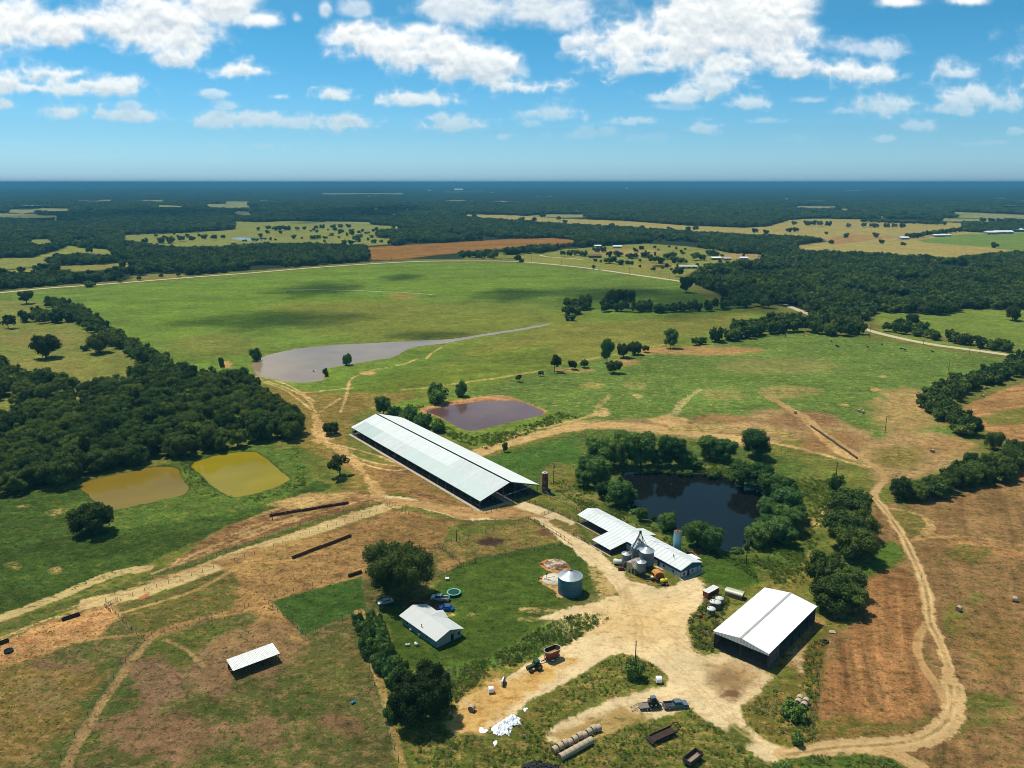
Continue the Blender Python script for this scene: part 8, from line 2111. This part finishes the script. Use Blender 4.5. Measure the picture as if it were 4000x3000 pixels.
# ------------------------------------------------------------------ sky dome with its clouds (the clear sky behind is the world's)
def sky_dome():
    st = 2.3
    us = np.concatenate([np.arange(-900, -60, 9.0), np.arange(-60, 2275, st), np.arange(2280, 3100, 9.0)]); vs = np.concatenate([np.arange(-520, -20, 7.0), np.arange(-20, 396, 2.0)])
    UU, VV = np.meshgrid(us, vs, indexing='ij')
    q = 416.0 - VV
    # noise whose cell shrinks towards the horizon: bands of fixed size, blended
    lev = np.clip(np.log2(q / 3.6), 2.0, 7.2)
    def banded(fn):
        out = np.zeros(UU.shape)
        for i in range(1, 9):
            w = np.clip(1 - np.abs(lev - i), 0, 1); k = w > 0
            if k.any():
                c = 2.0 ** i; out[k] += w[k] * fn(UU[k] / c + i * 7.3, VV[k] / (c * .82) + i * 3.1)
        return out
    def billow(x, y, seed, o=5):
        t = 0; a = 1; n = 0
        for i in range(o):
            t = t + a * (1 - np.abs(2 * vnoise(x, y, seed + i * 9) - 1)); n += a; x = x * 2.07 + 3.3; y = y * 2.07 + 1.7; a *= .52
        return 1 - t / n
    def nzf(x, y):
        wx = (fbm(x * 1.3, y * 1.3, 71, 3) - .5) * .7; wy = (fbm(x * 1.3 + 9, y * 1.3, 72, 3) - .5) * .7
        return .72 * fbm(x + wx, y + wy, 61, 6, .52) + .28 * (1.42 * (1 - billow(x * 1.6 + wx, y * 1.6 + wy, 64)) - .24)
    NZ = banded(nzf)
    NH = banded(lambda x, y: 1 - billow(x * 3, y * 3, 66, 4))
    NH = NH - NH.mean() + .5
    NZ = NZ - NZ.mean() + .5
    # centre x, base-weighted centre y, half width, half height, opacity
    puffs = [(40, 50, 95, 52, 1), (130, 78, 115, 34, 1), (250, 62, 120, 58, 1), (335, 72, 120, 50, 1), (405, 100, 66, 34, 1), (370, 132, 50, 22, .9), (300, 25, 60, 30, .9),
      (90, 172, 82, 32, 1), (60, 188, 120, 22, 1), (170, 190, 72, 18, .9), (262, 188, 78, 22, 1), (10, 228, 26, 13, .9), (490, 18, 78, 38, 1), (565, 42, 62, 22, 1), (512, 155, 68, 19, 1),
      (760, 78, 74, 26, 1), (850, 92, 104, 36, 1), (935, 115, 92, 48, 1), (1000, 140, 90, 44, 1), (1065, 168, 80, 38, 1), (1135, 190, 72, 20, 1), (900, 65, 46, 20, .9), (900, 216, 88, 16, 1), (985, 152, 60, 24, 1),
      (730, 208, 42, 14, 1), (490, 262, 80, 18, .85), (560, 258, 82, 20, .9), (640, 265, 62, 18, .8), (735, 270, 78, 18, 1), (285, 252, 78, 18, .9), (275, 230, 36, 9, .5), (142, 245, 44, 14, .95), (985, 272, 78, 16, .9), (950, 258, 30, 10, .7),
      (460, 205, 30, 8, .6), (597, 210, 26, 9, .7), (495, 230, 30, 10, .5), (470, 317, 30, 6, .3), (575, 317, 32, 8, .5), (700, 325, 26, 5, .25), (780, 325, 42, 5, .4), (20, 312, 30, 5, .2), (1090, 297, 22, 8, .6),
      (770, 22, 36, 20, .5), (700, 26, 16, 22, .6), (640, 40, 14, 14, .4), (950, 22, 72, 36, .75), (1050, 28, 102, 42, .85), (1160, 28, 112, 44, .85), (1245, 20, 82, 30, .75),
      (1295, 108, 64, 40, 1), (1370, 88, 112, 62, 1), (1480, 66, 142, 84, 1), (1600, 56, 132, 84, 1), (1700, 78, 66, 66, 1), (1450, 128, 132, 30, 1), (1565, 138, 102, 30, 1), (1400, 150, 60, 18, .7),
      (1540, 178, 72, 30, .85), (1480, 205, 72, 20, .9), (1430, 212, 42, 14, .8), (1720, 154, 52, 28, .95), (1800, 160, 82, 30, 1), (1872, 162, 60, 24, .95), (1830, 104, 62, 22, .5), (1905, 108, 48, 26, .6),
      (1625, 225, 48, 19, .75), (1745, 215, 42, 12, .45), (1900, 235, 78, 24, .75), (1950, 222, 36, 18, .8), (1820, 240, 40, 10, .3), (2110, 210, 82, 32, .8), (2060, 236, 62, 15, .6), (2165, 226, 50, 24, .7), (2070, 160, 44, 20, .7),
      (1940, 6, 62, 16, 1), (2085, 2, 48, 14, 1), (1990, 272, 48, 14, .6), (2200, 285, 34, 10, .5), (1905, 300, 22, 8, .7), (1525, 280, 48, 14, .7), (1375, 262, 58, 11, .65), (1280, 292, 78, 14, .4), (1190, 245, 68, 22, .65),
      (1150, 268, 26, 8, .4), (1225, 95, 14, 17, .6), (1660, 262, 42, 7, .4), (1720, 300, 42, 14, .15), (1400, 300, 90, 10, .2), (2100, 312, 40, 8, .3), (2150, 308, 30, 6, .3), (1450, 232, 60, 8, .3),
      (-150, 120, 160, 50, 1), (-420, 60, 200, 60, 1), (-300, 230, 120, 24, .8), (2420, 120, 160, 50, 1), (2700, 60, 220, 60, 1), (2500, 240, 140, 24, .8), (300, -120, 300, 50, 1), (1400, -140, 420, 60, 1), (2200, -200, 300, 60, 1)]
    C0 = np.full(UU.shape, -1.0); OP = np.zeros(UU.shape); BS = np.zeros(UU.shape); WS = np.full(UU.shape, 1e-6)
    for cx, cy, rx, ry, op in puffs:
        k = (np.abs(UU - cx) < rx * 2.2) & (np.abs(VV - cy) < ry * 2.6)
        if not k.any(): continue
        dx = (UU[k] - cx) / (rx * 1.3); dy = (VV[k] - cy) / (ry * (1.18 if ry > 28 else 1.0)); dy = np.where(dy > 0, dy / .95, dy / 1.5)
        f = 1 - np.sqrt(dx * dx + dy * dy)
        C0[k] = np.where(f > C0[k], f, C0[k]) + .12 * np.clip(f, 0, 1)
        w = np.clip(f + .5, 0, 2) ** 3; OP[k] += w * op; BS[k] += w * dy; WS[k] += w
    OP = np.clip(OP / WS, 0, 1); BS = BS / WS
    cov = C0 * 1.0 + (NZ - .5) * 2.7 + (NH - .5) * .26 - .05
    cov = np.where(C0 <= -.55, -1, cov)
    soft = .80
    al = sstep(-.16, soft, cov) * (.55 + .45 * sstep(.1, .6, cov)) * OP
    al = al * (.35 + .65 * sstep(396, 230, VV))
    # light: how much cloud lies above (towards the sun) each point
    dens = np.clip(cov, 0, 1.2); sh = np.zeros_like(dens); hgt_ = 0
    dv = 2.0
    for k_, wgt in ((3, 1), (7, 1), (12, .9), (18, .7), (26, .5)):
        s_ = np.roll(dens, k_, axis=1); s_[:, :k_] = 0; sh += s_ * wgt
    nzg = np.roll(NZ, 4, axis=1) - np.roll(NZ, -3, axis=1); nhg = np.roll(NH, 2, axis=1) - np.roll(NH, -2, axis=1)
    lum = np.exp(-.30 * sh) + .0
    lum = np.clip(.30 + .62 * lum - 1.9 * nzg * 1.0 - .42 * nhg - .10 * np.clip(BS, -1, 1) + .10, 0, 1)
    lum = lum * (1 - .25 * sstep(.3, 1, dens) * sstep(-.2, .8, BS))
    n, m = UU.shape
    # directions
    X = (UU * U - 2000) / FPX; Y = -(VV * U - 1500) / FPX
    D = np.stack([X, CT + Y * ST, -ST + Y * CT], -1); D /= np.linalg.norm(D, axis=-1)[..., None]
    co = D * 75000.0 + np.array([0, 0, CAM_H])
    idx = np.arange(n * m).reshape(n, m)
    f = np.stack([idx[:-1, :-1], idx[:-1, 1:], idx[1:, 1:], idx[1:, :-1]], -1).reshape(-1, 4)
    me = bpy.data.meshes.new('sky')
    me.vertices.add(n * m); me.vertices.foreach_set('co', co.astype(np.float32).ravel())
    me.loops.add(f.size); me.loops.foreach_set('vertex_index', f.astype(np.int32).ravel())
    me.polygons.add(len(f)); me.polygons.foreach_set('loop_start', np.arange(0, f.size, 4, dtype=np.int32)); me.update(calc_edges=True)
    at = me.color_attributes.new('cloud', 'FLOAT_COLOR', 'POINT')
    at.data.foreach_set('color', np.stack([al, lum, sstep(360, 60, VV), np.ones_like(al)], -1).astype(np.float32).ravel())
    mt = bpy.data.materials.new('sky'); mt.use_nodes = True; N, L = mt.node_tree.nodes, mt.node_tree.links; N.clear()
    a = N.new('ShaderNodeAttribute'); a.attribute_name = 'cloud'; sp = N.new('ShaderNodeSeparateColor'); L.new(a.outputs['Color'], sp.inputs[0])
    rp = N.new('ShaderNodeValToRGB'); L.new(sp.outputs[1], rp.inputs[0])
    for i, (p, c) in enumerate([(0, (.40, .50, .58)), (.35, (.56, .63, .69)), (.65, (.76, .80, .81)), (1.0, (.96, .96, .945))]):
        e = rp.color_ramp.elements[i] if i < 2 else rp.color_ramp.elements.new(p)
        e.position = p; e.color = (*c, 1)
    hz = N.new('ShaderNodeMix'); hz.data_type = 'RGBA'; L.new(sp.outputs[2], hz.inputs['Factor']); hz.inputs['A'].default_value = (.40, .58, .68, 1); L.new(rp.outputs[0], hz.inputs['B'])
    em = N.new('ShaderNodeEmission'); em.inputs['Strength'].default_value = .95; L.new(hz.outputs['Result'], em.inputs[0])
    tr = N.new('ShaderNodeBsdfTransparent'); mx = N.new('ShaderNodeMixShader'); out = N.new('ShaderNodeOutputMaterial')
    L.new(sp.outputs[0], mx.inputs[0]); L.new(tr.outputs[0], mx.inputs[1]); L.new(em.outputs[0], mx.inputs[2]); L.new(mx.outputs[0], out.inputs[0])
    me.materials.append(mt)
    o = bpy.data.objects.new('sky', me); C.objects.link(o); tag(o, kind='structure')
sky_dome()

# ------------------------------------------------------------------ small clouds overhead, high above the frame: they throw the shadows on the meadow
cm = bpy.data.materials.new('cloud_vapour'); cm.use_nodes = True
N, L = cm.node_tree.nodes, cm.node_tree.links
P_ = N['Principled BSDF']; P_.inputs['Base Color'].default_value = (.85, .85, .87, 1); P_.inputs['Roughness'].default_value = 1
tc = N.new('ShaderNodeTexCoord'); sx = N.new('ShaderNodeVectorMath'); sx.operation = 'MULTIPLY'; sx.inputs[1].default_value = (1, 1, 0); L.new(tc.outputs['Object'], sx.inputs[0])
ln = N.new('ShaderNodeVectorMath'); ln.operation = 'LENGTH'; L.new(sx.outputs[0], ln.inputs[0])
nz = N.new('ShaderNodeTexNoise'); nz.inputs['Scale'].default_value = 1.3; nz.inputs['Detail'].default_value = 7; L.new(tc.outputs['Object'], nz.inputs['Vector'])
ad = N.new('ShaderNodeMath'); ad.operation = 'MULTIPLY_ADD'; ad.inputs[1].default_value = 2.4; ad.inputs[2].default_value = -1.2; L.new(nz.outputs['Fac'], ad.inputs[0])
a2 = N.new('ShaderNodeMath'); a2.operation = 'ADD'; L.new(ln.outputs['Value'], a2.inputs[0]); L.new(ad.outputs[0], a2.inputs[1])
mr = N.new('ShaderNodeMapRange'); mr.interpolation_type = 'SMOOTHSTEP'; mr.inputs['From Min'].default_value = 1.0; mr.inputs['From Max'].default_value = .1; mr.inputs['To Max'].default_value = .56; L.new(a2.outputs[0], mr.inputs['Value'])
tr = N.new('ShaderNodeBsdfTransparent'); mx = N.new('ShaderNodeMixShader'); L.new(mr.outputs[0], mx.inputs[0]); L.new(tr.outputs[0], mx.inputs[1]); L.new(P_.outputs[0], mx.inputs[2]); L.new(mx.outputs[0], N['Material Output'].inputs['Surface'])
def cloud(fx, fy, rx, ry, s=1.0):
    """fx,fy,rx,ry: place and half size of the shadow in the 2212 view"""
    c = G(fx * U, fy * U); hx = rx * U * depth(fx * U, fy * U) / FPX; hy = abs(G(fx * U, (fy - ry) * U).y - G(fx * U, (fy + ry) * U).y) / 2
    H = 1150.0; pos = c + sv * (H / sv.z)
    mb = MB(); n = 24; prof = [(.01, -.25), (.5, -.24), (.85, -.15), (1, 0), (.9, .22), (.6, .42), (.25, .5), (.01, .52)]
    mb.lathe(prof, n=n)
    o = mb.build('cloud', cm); o.location = pos; o.scale = (hx * 1.5, hy * 1.6, min(hx, hy) * .6); o.rotation_euler = (0, 0, 0); tag(o, kind='structure')
for a in [(610, 690, 175, 17), (690, 625, 85, 13), (870, 598, 42, 6), (1105, 635, 70, 12), (1300, 632, 130, 10), (1470, 648, 210, 26), (930, 724, 85, 9), 
          (320, 464, 230, 9), (800, 460, 115, 11)]: cloud(*a)

# ------------------------------------------------------------------ haze: one even box of air
def haze():
    mb = MB(); mb.box(0, 0, 66.5, 2 * 62000, 2 * 62000, 137)
    m = bpy.data.materials.new('haze'); m.use_nodes = True; N, L = m.node_tree.nodes, m.node_tree.links; N.clear()
    v = N.new('ShaderNodeVolumePrincipled'); v.inputs['Color'].default_value = (.09, .34, .52, 1); v.inputs['Density'].default_value = 1.15e-4; v.inputs['Anisotropy'].default_value = 0.0
    o_ = N.new('ShaderNodeOutputMaterial'); L.new(v.outputs[0], o_.inputs['Volume'])
    o = mb.build('haze', m); o.location = (0, 0, 0); tag(o, 'thin blue summer haze over the whole plain', 'haze', None, 'stuff')
haze()
